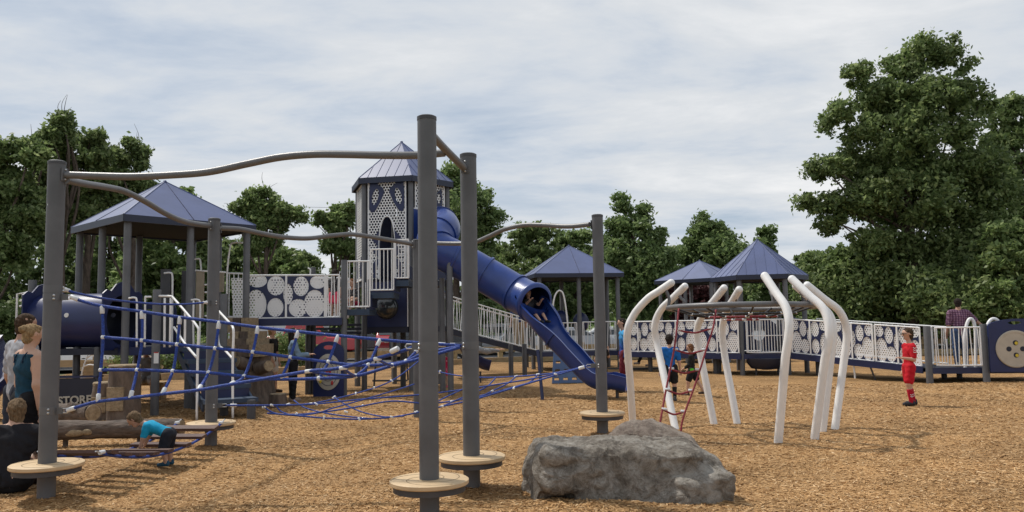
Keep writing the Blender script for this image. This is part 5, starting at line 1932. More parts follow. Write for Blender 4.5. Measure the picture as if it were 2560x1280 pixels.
def tree(label, px, ytop, hw, d, style='round', mat='leaf_mid', n=16000, size=.16, bottom=0.6, seed=1, twigs=0, lean=0.0, name='tree', group='trees behind the playground', lobes=None):
    random.seed(seed)
    g = gnd(px, 812 + 2009 * 1.6 / d)
    base = Vector((at(px, 790, d).x, d, 0))
    H = at(px, ytop, d).z
    W = hw / FPX * d
    t = thing(name, label, 'tree', base, group)
    blobs = []
    nb = int(30 if H > 9 else 22)
    h0 = max(bottom, .3)
    W *= 1.3
    for i in range(nb):
        f = (i + .5) / nb
        z = h0 + (H - h0) * f
        if style == 'cone': e = (1 - f) ** .7 * .98 + .05
        elif style == 'pyr': e = min(1.0, 1.12 * (1 - f) ** .62) * (.8 + .2 * math.sin(f * 17 + 1)) + .05
        elif style == 'oak': e = math.sin(PI * min(1, .20 + f * .76)) ** .7
        elif style == 'broad': e = math.sqrt(max(.05, 1 - max(0, f * 1.04 - .1) ** 3.2)) * (0.85 + .15 * f if f < .6 else 1)
        else: e = math.sqrt(max(.06, 1 - (1.62 * f - .62) ** 2)) if f > .35 else .97
        r = min(max(.5, W * (.27 + .10 * random.random()) * (1 - .3 * f)), 1.7)
        for k in range(int(2 + 4.5 * e)):
            a = random.uniform(0, 2 * PI)
            q = max(0, W * e - r * .55) * math.sqrt(random.uniform(.12, 1.0)) * (1 + .14 * random.uniform(-1, 1))
            blobs.append(((q * math.cos(a) + lean * f, q * math.sin(a) * .75, min(z + random.uniform(-.6, .6), H - r * .72)), r * random.uniform(.7, 1.05)))
    blobs.append(((lean, 0, H - .45), .5))
    if lobes:
        low = [b_ for b_ in blobs if b_[0][2] < H * .22]
        blobs = []
        for (lx, ly, lr) in lobes:
            c = at(lx, ly, d) - base
            r = lr / FPX * d * 1.08
            for k in range(5):
                rr_ = r * random.uniform(.45, .85)
                v = Vector((random.gauss(0, 1), random.gauss(0, 1.3), random.gauss(0, 1))).normalized() * (r - rr_ * .8) * random.uniform(.5, 1.1)
                blobs.append(((c.x + v.x, random.uniform(-.5, .5) * min(r, 2.0) + v.y, max(.4, c.z + v.z)), rr_))
        blobs += low
    nL = int(n * (2.0 if lobes else 1.4))
    P = leaf_points(blobs, nL, size * (.88 if lobes else 1), seed)
    link_mesh('crown', quad_mesh('crown', P, mat), t)
    tr = MB()
    r0 = .09 + .018 * H
    top = Vector((lean * .7, 0, H * .82))
    tr.tube(spline([Vector((0, 0, -.2)), Vector((random.uniform(-.1, .1), 0, H * .25)), Vector((lean * .3, random.uniform(-.2, .2), H * .5)), top], 6), lambda q: r0 * (1 - .85 * q) + .02, 9)
    o = MB(); o.v, o.f = tr.v, tr.f
    ot = link_mesh('trunk', o.mesh('bark', (0, 0, 0), True, 180, 'trunk'), t)
    lm_ = MB()
    for k in range(14):
        c, r = random.choice(blobs)
        zz = max(.8, min(c[2] - .4, H * .75) * random.uniform(.45, .85))
        limb(lm_, (lean * .4 * zz / H, 0, zz), (c[0] * .92, c[1] * .92, c[2]), r0 * .32, .02)
    for k in range(twigs):
        c, r = max(random.sample(blobs, 5), key=lambda b_: b_[0][2])
        limb(lm_, c, (c[0] + random.uniform(-.6, .9), c[1], c[2] + r + random.uniform(.3, 1.1)), .022, .006, .25, 4)
    link_mesh('branch_frame', lm_.mesh('bark', (0, 0, 0), True, 180, 'branch_frame'), t)
    return t


TREES = [
    ('tall dark oak at the left edge behind the tunnel', -30, 352, 150, 40, 'broad', 'leaf_dark', 34000, .15, .5, 21, 3, 0),
    ('dark tree with a lone leafy spire behind the leftmost post', 150, 300, 60, 42, 'cone', 'leaf_dark', 8000, .14, 2.5, 22, 4, 0),
    ('dark spreading tree behind the left pyramid roof', 215, 335, 120, 44, 'broad', 'leaf_dark', 32000, .15, .5, 23, 3, 0),
    ('dark tree whose loose right crown meets the sky above the left roof', 325, 345, 66, 46, 'broad', 'leaf_dark', 18000, .15, .6, 24, 5, 0),
    ('dense low tree filling the gap under the left roof', 430, 470, 110, 50, 'round', 'leaf_mid', 22000, .17, .4, 25, 0, 0),
    ('rounded green tree left of the bridge end', 665, 472, 98, 50, 'oak', 'leaf_mid', 22000, .15, 1.2, 26, 2, 0),
    ('green tree with open crown just left of the tower', 838, 505, 84, 54, 'oak', 'leaf_mid', 17000, .16, 1.4, 27, 1, 0),
    ('dark low tree behind the bridge panels', 590, 600, 95, 58, 'round', 'leaf_dark', 15000, .19, .3, 28, 0, 0),
    ('dark low tree between tower and bridge', 760, 630, 90, 60, 'round', 'leaf_dark', 14000, .19, .3, 29, 0, 0),
    ('bright green tree rising behind the tube slide', 1140, 402, 108, 46, 'oak', 'leaf_light', 27000, .145, .8, 30, 2, 0),
    ('dark tree right behind the tower roof', 985, 545, 85, 56, 'round', 'leaf_dark', 14000, .18, .4, 31, 0, 0),
    ('dark rounded tree left of the middle roof', 1330, 555, 82, 58, 'round', 'leaf_dark', 18000, .17, .4, 32, 2, 0),
    ('low dark tree above the tube slide', 1235, 608, 75, 60, 'round', 'leaf_dark', 13000, .18, .3, 33, 0, 0),
    ('green tree just left of the post behind the boulders', 1440, 572, 72, 60, 'round', 'leaf_mid', 14000, .17, .3, 34, 0, 0),
    ('pointed light green tree right of the post behind the boulders', 1588, 480, 98, 46, 'cone', 'leaf_light', 25000, .14, .5, 35, 0, 0),
    ('rounded light green tree between middle and right roofs', 1775, 535, 98, 48, 'oak', 'leaf_light', 23000, .145, .4, 36, 0, 0),
    ('slim pale tree just right of the six-sided roof', 1922, 562, 46, 52, 'cone', 'leaf_light', 9000, .15, .6, 37, 0, 0),
    ('dark low tree in the gap left of the tall tree', 2030, 632, 80, 56, 'round', 'leaf_dark', 14000, .18, .3, 38, 0, 0),
    ('huge tall tree towering over the right side', 2285, 98, 205, 40, 'pyr', 'leaf_dark', 62000, .14, 2.0, 39, 3, .35),
    ('leafy tree cut off by the right edge of the picture', 2575, 240, 105, 44, 'oak', 'leaf_dark', 26000, .15, 2.0, 40, 1, 0),
    ('low green tree under the left side of the tall tree', 2130, 612, 105, 42, 'round', 'leaf_mid', 21000, .145, .3, 41, 0, 0),
    ('dark low tree behind the man in plaid', 2330, 600, 120, 46, 'round', 'leaf_dark', 22000, .16, .6, 42, 0, 0),
    ('yellow green low tree at the right edge', 2545, 560, 85, 36, 'round', 'leaf_mid', 19000, .13, .9, 43, 0, 0),
    ('dark low tree between the tall tree and the right edge', 2450, 520, 100, 48, 'round', 'leaf_dark', 20000, .17, .4, 44, 0, 0),
    ('dark tree closing the gap behind the left pyramid roof', 480, 545, 110, 62, 'round', 'leaf_dark', 13000, .2, .3, 51, 0, 0),
    ('dark low tree at the far left behind the white house', 40, 470, 130, 58, 'round', 'leaf_dark', 16000, .2, .3, 52, 0, 0),
    ('dark tree filling the view under the left roof', 270, 480, 130, 58, 'round', 'leaf_dark', 16000, .2, .3, 53, 0, 0),
    ('dark low tree far behind the pointed light green tree', 1500, 610, 120, 66, 'round', 'leaf_dark', 12000, .2, .3, 54, 0, 0),
    ('dark low tree far behind the right roofs', 1690, 610, 110, 66, 'round', 'leaf_dark', 12000, .2, .3, 55, 0, 0),
    ('dark low tree far behind the six-sided roof', 1880, 640, 110, 66, 'round', 'leaf_dark', 12000, .2, .3, 56, 0, 0),
    ('low green tree filling the gap left of the tower', 905, 600, 80, 58, 'round', 'leaf_mid', 12000, .18, .3, 57, 0, 0),
    ('green low tree behind the bridge railing', 700, 615, 90, 56, 'round', 'leaf_mid', 13000, .18, .3, 58, 0, 0),
    ('dark reddish shrub tree under the right roofs', 1745, 700, 70, 44, 'round', 'leaf_red', 9000, .12, .2, 45, 0, 0),
]


def LB(pts, ox, oy, k): return [(ox + x / k, oy + y / k, r / k) for x, y, r in pts]


LOBES = {
    39: LB([(600, 130, 85), (720, 140, 75), (800, 190, 45), (520, 200, 105), (340, 240, 75), (400, 330, 105), (600, 300, 150), (760, 330, 110), (240, 400, 65), (195, 450, 45),
            (350, 470, 80), (560, 480, 160), (760, 470, 105), (870, 380, 50), (160, 650, 75), (260, 620, 85), (400, 600, 130), (600, 650, 170), (780, 640, 130), (900, 620, 75),
            (135, 765, 55), (230, 790, 95), (380, 740, 120), (200, 870, 55), (560, 820, 170), (760, 820, 150), (920, 760, 110), (500, 1000, 150), (700, 1000, 160), (900, 950, 150), (370, 960, 90)], 1950, 50, 1.707),
    21: LB([(60, 370, 100), (170, 330, 80), (40, 560, 130), (230, 420, 95), (-120, 420, 150), (150, 620, 120), (60, 760, 140), (220, 800, 110), (-100, 700, 160), (60, 950, 150)], 0, 225, 2.438),
    22: LB([(385, 185, 52), (395, 245, 42), (350, 320, 75), (300, 300, 60)], 0, 225, 2.438),
    23: LB([(480, 330, 85), (580, 310, 75), (620, 400, 60), (560, 430, 95), (420, 450, 105), (600, 560, 95), (480, 620, 125), (300, 600, 115), (350, 760, 130), (560, 760, 120), (300, 480, 90)], 0, 225, 2.438),
    24: LB([(800, 320, 52), (850, 385, 52), (760, 420, 65), (700, 385, 45), (870, 460, 35), (700, 550, 100), (850, 570, 75), (780, 640, 85), (900, 600, 50), (720, 760, 120)], 0, 225, 2.438),
    26: LB([(330, 270, 85), (480, 250, 85), (600, 310, 55), (250, 400, 110), (450, 450, 150), (700, 450, 115), (850, 520, 100), (940, 560, 50), (650, 600, 120), (400, 620, 150), (120, 430, 45), (560, 780, 130), (400, 850, 150)], 560, 430, 4.74),
    27: LB([(1330, 430, 72), (1470, 420, 75), (1150, 520, 62), (1260, 560, 110), (1420, 560, 125), (1090, 600, 50), (1350, 700, 130), (1250, 850, 120), (1400, 900, 150)], 560, 430, 4.74),
    30: [(1130, 428, 28), (1105, 450, 42), (1165, 470, 40), (1205, 500, 36), (1222, 540, 32), (1150, 535, 58), (1195, 590, 50), (1110, 540, 60), (1170, 630, 60), (1080, 600, 60), (1230, 580, 22)],
    35: [(1552, 492, 16), (1560, 520, 26), (1600, 528, 26), (1545, 560, 34), (1612, 556, 26), (1585, 570, 45), (1530, 600, 34), (1640, 590, 26), (1600, 625, 60), (1540, 650, 55), (1660, 640, 38), (1620, 690, 70), (1550, 720, 60), (1675, 690, 40), (1590, 760, 60)],
    36: [(1765, 548, 16), (1745, 575, 24), (1790, 572, 28), (1770, 610, 50), (1725, 605, 24), (1820, 600, 28), (1845, 625, 26), (1715, 640, 30), (1800, 650, 60), (1740, 680, 50), (1850, 660, 30), (1770, 720, 60)],
}
for (lab, px, yt, hw, d, sty, mt_, n, sz, bot, sd_, tw, ln_) in TREES:
    tree(lab, px, yt, hw, d, sty, mt_, n, sz, bot, sd_, tw, ln_, lobes=LOBES.get(sd_))
random.seed(5)

# far wood that reads as one mass behind the single trees
g = np.random.default_rng(77)
bl_ = []
for i in range(170):
    x = -62 + i * 0.78
    bl_.append(((x, 68 + g.uniform(-2, 2), g.uniform(1.2, 3.6)), g.uniform(1.4, 2.3)))
fw = link_mesh('far_wood', quad_mesh('far_wood', leaf_points(bl_, 52000, .27, 78, .9), 'leaf_dark'))
tag(fw, 'dark belt of wood closing the view behind the car park', 'wood', kind='stuff')
# clipped hedge in front of the lot at the left
hb = [((-13.2 + i * .55, 27.6 + 0.05 * i, .55), .52) for i in range(7)] + [((-13.2 + i * .55, 27.8 + .05 * i, 1.1), .45) for i in range(7)]
hg = thing('shrub', 'dark clipped shrub seen below the blue tunnel', 'shrub', (-11.4, 27.8, 0))
me = quad_mesh('foliage', leaf_points(hb, 9000, .05, 79), 'leaf_mid')
o = link_mesh('foliage', me, hg, -hg.location)
MB().tube([Vector((-11.4, 27.8, -.1)), Vector((-11.4, 27.8, .9))], .05, 7).build('stem', 'bark', hg)
hb = [((-9.3 + i * .4, 31.5, .5), .5) for i in range(4)] + [((-9.1 + i * .4, 31.5, 1.05), .42) for i in range(3)]
hg = thing('shrub', 'rounded green shrub behind the woman in the black top', 'shrub', (-8.7, 31.5, 0))
o = link_mesh('foliage', quad_mesh('foliage', leaf_points(hb, 7000, .05, 80), 'leaf_mid'), hg, -hg.location)
MB().tube([Vector((-8.7, 31.5, -.1)), Vector((-8.7, 31.5, .9))], .05, 7).build('stem', 'bark', hg)


# ================================================================ vehicles and house
def car(label, loc, rz, paint, kind='sedan', name='parked_car'):
    """length along local x (front at +x)"""
    t = thing(name, label, 'car' if kind != 'pickup' else 'truck', loc, 'vehicles in the car park')
    t.rotation_euler = (0, 0, rz)
    R0 = Vector(loc)

    def put(mb, nm, mat, par=None, smooth=True, ang=38):
        me_ = mb.mesh(mat, (0, 0, 0), smooth, ang, nm)
        return link_mesh(nm, me_, par or t)
    if kind == 'pickup':
        side = [(-2.7, .55), (2.6, .5), (2.72, .8), (2.66, 1.06), (1.25, 1.16), (.55, 1.78), (-.75, 1.82), (-.95, 1.22), (-2.72, 1.22)]
        wb, wr, W_ = (-1.65, 1.75), .39, 1.92
        cab = [(1.05, 1.2), (.5, 1.7), (-.68, 1.74), (-.82, 1.24)]
    elif kind == 'suv':
        side = [(-2.2, .45), (2.2, .42), (2.28, .8), (2.15, 1.0), (1.1, 1.12), (.45, 1.68), (-1.9, 1.70), (-2.25, 1.1)]
        wb, wr, W_ = (-1.35, 1.4), .36, 1.85
        cab = [(.95, 1.13), (.38, 1.6), (-1.8, 1.62), (-2.05, 1.13)]
    else:
        side = [(-2.2, .4), (2.2, .36), (2.28, .62), (2.1, .82), (1.15, .94), (.35, 1.42), (-.95, 1.44), (-1.75, 1.0), (-2.25, .95)]
        wb, wr, W_ = (-1.35, 1.4), .33, 1.8
        cab = [(1.0, .97), (.3, 1.36), (-.9, 1.38), (-1.55, 1.0)]
    n = len(side)
    mb = MB()
    hw_ = W_ / 2
    lev = [(x, -hw_ + (.16 if z > 1.3 else .04 if z > .9 else 0), z) for x, z in side] + [(x, hw_ - (.16 if z > 1.3 else .04 if z > .9 else 0), z) for x, z in side]
    mb.add(lev, [tuple(range(n)), tuple(range(2 * n - 1, n - 1, -1))] + [(i, n + i, n + (i + 1) % n, (i + 1) % n) for i in range(n)])
    body = put(mb, 'body', paint, ang=30)
    bv = body.modifiers.new('bevel', 'BEVEL'); bv.width = .06; bv.segments = 3
    for s_ in (-1, 1):
        y = s_ * (hw_ + .004)
        c = MB()
        yb, yt_ = s_ * (hw_ - .035), s_ * (hw_ - .15)
        c.add([(cab[0][0], yb, cab[0][1]), (cab[1][0], yt_, cab[1][1]), (cab[2][0], yt_, cab[2][1]), (cab[3][0], yb, cab[3][1])], [(0, 1, 2, 3)])
        put(c, 'side_window', 'glass_dark', smooth=False)
        for wx in wb:
            M = Matrix.Translation((wx, s_ * (hw_ - .12), wr)) @ Matrix.Rotation(PI / 2, 4, 'X')
            w = put(MB().lathe([(wr * .7, -.11), (wr, -.09), (wr, .09), (wr * .7, .11)], n=24, m=M), 'wheel', 'tyre')
            M2 = Matrix.Translation((wx, s_ * (hw_ - .003), wr)) @ Matrix.Rotation(PI / 2, 4, 'X')
            put(MB().lathe([(wr * .62, -.012), (wr * .62, .012), (wr * .2, .02)], n=20, m=M2), 'rim', 'chrome', w)
    fx = side[2][0] if kind != 'pickup' else 2.7
    for s_ in (-1, 1):
        put(MB().box((fx - .04, s_ * (hw_ - .25), side[3][1] - .12), (.12, .36, .16)), 'headlight', 'lamp_glass', smooth=False)
        put(MB().box((side[0][0] - .03, s_ * (hw_ - .18), side[-1][1] - .15), (.06, .2, .2)), 'tail_light', 'red_paint', smooth=False)
    put(MB().box((fx - .02, 0, side[3][1] - .14), (.1, 1.0, .2)), 'grille', 'chrome', smooth=False)
    put(MB().box((fx, 0, .46), (.16, W_ * .96, .2)), 'bumper', 'chrome' if kind == 'pickup' else paint, smooth=False)
    p0, p1 = side[4], side[5]
    put(MB().add([(p0[0] + .008, -hw_ + .16, p0[1] + .03), (p0[0] + .008, hw_ - .16, p0[1] + .03), (p1[0] + .03, hw_ - .24, p1[1] - .04), (p1[0] + .03, -hw_ + .24, p1[1] - .04)], [(0, 1, 2, 3)]), 'windscreen', 'glass_dark', smooth=False)
    return t


def gpx(px, d): return Vector((at(px, 815, d).x, d, 0))


car('white car parked beyond the short ladder under the left platform', gpx(330, 31), .05, 'car_white', 'suv')
car('red pickup truck parked behind the two standing women', gpx(765, 40), .0, 'car_red', 'pickup', 'parked_truck')
car('red pickup truck with chrome grille facing the play area', gpx(985, 43), -PI / 2 + .15, 'car_red', 'pickup', 'parked_truck')
car('black car with bright wheel behind the guard rail', gpx(1090, 40), .05, 'car_black', 'suv')
car('grey van seen through the white ramp balusters', gpx(1235, 46), -PI / 2 - .2, 'car_silver', 'suv')
car('silver car behind the middle platform railing', gpx(1430, 44), .1, 'car_silver')
car('white car behind the curved right railing', gpx(1905, 41), .15, 'car_white', 'suv')
car('pale car behind the boy in the blue sweatshirt', gpx(1530, 45), .1, 'car_white')
car('dark car half hidden by the left slide', gpx(40, 52), .1, 'car_black')
car('black car parked beyond the red truck', gpx(900, 47), .2, 'car_black')

# long white trailer behind the red truck
tl = thing('white_trailer', 'long white box trailer behind the red pickup truck', 'trailer', gpx(700, 47))
o = tl.location
MB().box(o + Vector((0, 0, 1.35)), (5.2, 2.3, 1.9)).build('box_body', 'house_white', tl, smooth=False)
for i in range(4):
    MB().box(o + Vector((-1.9 + i * 1.27, -1.155, 1.35)), (.03, .02, 1.86)).build('rib', 'paper_white', tl, smooth=False)
for x in (-.5, .5):
    MB().lathe([(.34, -.1), (.34, .1)], n=20, m=axis_matrix(o + Vector((x, -1.1, .34)), (0, 1, 0))).build('wheel', 'tyre', tl)

hs_ = thing('white_house', 'white clapboard house half hidden by trees at the left edge', 'house', gpx(20, 62))
o = hs_.location
MB().box(o + Vector((0, 3, 1.5)), (11, 6, 3.2)).build('wall', 'house_white', hs_, smooth=False)
rf = MB().add([o + Vector(p) for p in ((-5.8, -.4, 3.0), (5.8, -.4, 3.0), (5.8, 6.4, 3.0), (-5.8, 6.4, 3.0), (-5.8, 3, 4.8), (5.8, 3, 4.8))], [(0, 1, 5, 4), (2, 3, 4, 5), (0, 4, 3), (1, 2, 5)]).build('roof', 'house_roof', hs_, smooth=False)
for x in (-3.6, -1.2, 1.2, 3.4):
    w = MB().box(o + Vector((x, -.02, 1.9)), (.9, .06, 1.1)).build('window', 'glass_dark', hs_, smooth=False)
    MB().box(o + Vector((x, -.06, 2.5)), (1.1, .05, .1)).build('window_head', 'paper_white', w, smooth=False)
    MB().box(o + Vector((x, -.06, 1.3)), (1.1, .05, .1)).build('sill', 'paper_white', w, smooth=False)
pk = thing('picket_fence', 'short white picket fence in front of the white house', 'fence', gpx(5, 50))
o = pk.location
PKM = MB().add([(-.05, -.01, 0), (.05, -.01, 0), (.05, -.01, .9), (0, -.01, 1.0), (-.05, -.01, .9), (-.05, .01, 0), (.05, .01, 0), (.05, .01, .9), (0, .01, 1.0), (-.05, .01, .9)],
               [(0, 1, 2, 3, 4), (9, 8, 7, 6, 5), (0, 5, 6, 1), (1, 6, 7, 2), (2, 7, 8, 3), (3, 8, 9, 4), (4, 9, 5, 0)]).mesh('white_coat', smooth=False, name='picket')
for i in range(22):
    shared('picket', PKM, pk, Matrix.Translation(o + Vector((-2 + i * .18, 0, .05))))
for z in (.35, .8):
    MB().box(o + Vector((-.1, .03, z)), (4.0, .04, .08)).build('rail', 'white_coat', pk, smooth=False)
# overhead wires
for k_, (a, b, lab) in enumerate((((560, 508, 70), (1000, 520, 70), 'thin overhead wire left of the tower roof'),)):
    w = thing('overhead_wire', lab, 'wire', at(*a))
    MB().tube(spline([at(*a), at((a[0] + b[0]) / 2, (a[1] + b[1]) / 2 + 4, 70), at(*b)], 6), .015, 5).build('cable', 'dark_steel', w)

# ================================================================ people
CLOTH = {}


def cloth(col, rough=.85, var=.1, vscale=14, bump=.25):
    k = tuple(round(c, 3) for c in col)
    if k not in CLOTH:
        nm = 'cloth_%02d' % len(CLOTH)
        material(nm, col, rough, var=var, vscale=vscale, bump=.4, bscale=18, spec=.2)
        CLOTH[k] = nm
    return CLOTH[k]


material('skin_light', (0.50, 0.30, 0.21), .55, var=.06, vscale=6)
material('skin_tan', (0.40, 0.225, 0.15), .55, var=.06, vscale=6)
material('eye_dark', (0.02, 0.018, 0.016), .3, var=0)
material('lip', (0.30, 0.11, 0.09), .5, var=0)
for nm, c in (('hair_brown', (0.055, 0.035, 0.022)), ('hair_dark', (0.026, 0.02, 0.017)), ('hair_blond', (0.26, 0.175, 0.09)), ('hair_light', (0.15, 0.10, 0.058)), ('hair_red', (0.16, 0.075, 0.035))):
    material(nm, c, .8, var=.35, vscale=30, bump=.5, bscale=60, stretch=(2, 2, .5), spec=.12)


def pattern_material(name, kind, c1, c2, c3, scale):
    m = bpy.data.materials.new(name)
    m.use_nodes = True
    N, L = m.node_tree.nodes, m.node_tree.links
    b = N['Principled BSDF']
    b.inputs['Roughness'].default_value = .85
    tc = N.new('ShaderNodeTexCoord')
    if kind == 'plaid':
        fs_ = []
        for ax_ in ('X', 'Z'):
            w = N.new('ShaderNodeTexWave')
            w.bands_direction = ax_
            w.inputs['Scale'].default_value = scale
            L.new(tc.outputs['Object'], w.inputs['Vector'])
            fs_.append(w)
        a = N.new('ShaderNodeMixRGB'); a.inputs[1].default_value = (*c1, 1); a.inputs[2].default_value = (*c2, 1)
        L.new(fs_[0].outputs[1], a.inputs[0])
        q = N.new('ShaderNodeMixRGB'); q.inputs[2].default_value = (*c3, 1)
        mm = N.new('ShaderNodeMath'); mm.operation = 'MULTIPLY'; mm.inputs[1].default_value = .6
        L.new(fs_[1].outputs[1], mm.inputs[0])
        L.new(mm.outputs[0], q.inputs[0]); L.new(a.outputs[0], q.inputs[1])
        L.new(q.outputs[0], b.inputs['Base Color'])
    elif kind == 'dots':
        v = N.new('ShaderNodeTexVoronoi')
        v.inputs['Scale'].default_value = scale
        v.inputs['Randomness'].default_value = .25
        L.new(tc.outputs['Object'], v.inputs['Vector'])
        lt = N.new('ShaderNodeMath'); lt.operation = 'LESS_THAN'; lt.inputs[1].default_value = .3
        L.new(v.outputs['Distance'], lt.inputs[0])
        a = N.new('ShaderNodeMixRGB'); a.inputs[1].default_value = (*c1, 1); a.inputs[2].default_value = (*c2, 1)
        L.new(lt.outputs[0], a.inputs[0])
        L.new(a.outputs[0], b.inputs['Base Color'])
    else:            # blotchy fade, as a dyed sweatshirt
        n = N.new('ShaderNodeTexNoise')
        n.inputs['Scale'].default_value = scale
        n.inputs['Detail'].default_value = 4
        L.new(tc.outputs['Object'], n.inputs['Vector'])
        sx = N.new('ShaderNodeSeparateXYZ'); L.new(tc.outputs['Object'], sx.inputs[0])
        mr = N.new('ShaderNodeMapRange')
        mr.inputs['From Min'].default_value = .75; mr.inputs['From Max'].default_value = 1.45
        L.new(sx.outputs['Z'], mr.inputs[0])
        ad = N.new('ShaderNodeMath'); ad.operation = 'ADD'
        L.new(mr.outputs[0], ad.inputs[0])
        sb = N.new('ShaderNodeMath'); sb.operation = 'SUBTRACT'; sb.inputs[1].default_value = .5
        L.new(n.outputs[0], sb.inputs[0]); L.new(sb.outputs[0], ad.inputs[1])
        r = N.new('ShaderNodeValToRGB')
        e = r.color_ramp.elements
        for i, (p, c) in enumerate(((0.1, c1), (.5, c2), (.9, c3))):
            el = e[i] if i < 2 else e.new(p)
            el.position = p; el.color = (*c, 1)
        L.new(ad.outputs[0], r.inputs[0])
        L.new(r.outputs[0], b.inputs['Base Color'])
    MATS[name] = m
    return name


pattern_material('plaid', 'plaid', (0.11, 0.035, 0.085), (0.30, 0.17, 0.24), (0.035, 0.012, 0.035), 5.5)
pattern_material('polka', 'dots', (0.50, 0.012, 0.07), (0.75, 0.7, 0.7), (0, 0, 0), 26)
pattern_material('dyed', 'fade', (0.008, 0.014, 0.09), (0.015, 0.07, 0.33), (0.03, 0.28, 0.55), 5)
pattern_material('floral', 'dots', (0.02, 0.02, 0.024), (0.45, 0.42, 0.40), (0, 0, 0), 30)


def capd(X, Y, Z, a, b, ra, rb, flat=1.0, fw=None):
    px, py, pz = X - a.x, Y - a.y, Z - a.z
    ba = b - a
    if flat != 1.0:
        k = (1 / flat - 1)
        c = px * fw.x + py * fw.y + pz * fw.z
        px, py, pz = px + fw.x * c * k, py + fw.y * c * k, pz + fw.z * c * k
        cb = ba.dot(fw)
        ba = ba + fw * (cb * k)
    L2 = max(ba.length_squared, 1e-9)
    t = np.clip((px * ba.x + py * ba.y + pz * ba.z) / L2, 0, 1)
    dx, dy, dz = px - ba.x * t, py - ba.y * t, pz - ba.z * t
    return np.sqrt(dx * dx + dy * dy + dz * dz) - (ra + (rb - ra) * t)


def solid(name, prims, k, res, mat, inflate=0.0, clips=(), hard=(), fold=0.0, ff=1.0):
    allp = list(prims) + list(hard)
    mxr = max(max(p[2], p[3]) for p in allp) + inflate + 2.5 * res
    lo = [min(min(p[0][i], p[1][i]) for p in allp) - mxr for i in range(3)]
    hi = [max(max(p[0][i], p[1][i]) for p in allp) + mxr for i in range(3)]

    def fn(X, Y, Z):
        d = None
        for p in prims:
            c = capd(X, Y, Z, p[0], p[1], p[2] + inflate, p[3] + inflate, *(p[4:] if len(p) > 4 else ()))
            d = c if d is None else smin(d, c, k)
        for p in hard:
            c = capd(X, Y, Z, p[0], p[1], p[2], p[3], *(p[4:] if len(p) > 4 else ()))
            d = c if d is None else smin(d, c, .006)
        if fold:                       # folds in cloth, tufts in hair
            d = d + fold * (np.sin(X * 47 * ff + Z * 19 * ff + 2.1 * np.sin(Y * 23 * ff)) * np.sin(Y * 41 * ff - Z * 33 * ff + 1.7 * np.sin(X * 29 * ff)) + .6 * np.sin(Z * 61 * ff + X * 35 * ff + 1.3 * np.sin(Y * 50 * ff)))
        for (pt, nn) in clips:
            d = np.maximum(d, (X - pt.x) * nn.x + (Y - pt.y) * nn.y + (Z - pt.z) * nn.z)
        return d
    V, Q = surfnet(fn, lo, hi, res)
    return vmesh(name, V, Q, mat)


PROP = {'adult': dict(hh=.135, hip=.515, sh=.815, neck=.845, shw=.112, ua=.172, fa=.148, fat=1.0),
        'kid': dict(hh=.158, hip=.495, sh=.79, neck=.82, shw=.104, ua=.165, fa=.14, fat=1.0),
        'toddler': dict(hh=.205, hip=.42, sh=.725, neck=.755, shw=.112, ua=.15, fa=.125, fat=1.3)}


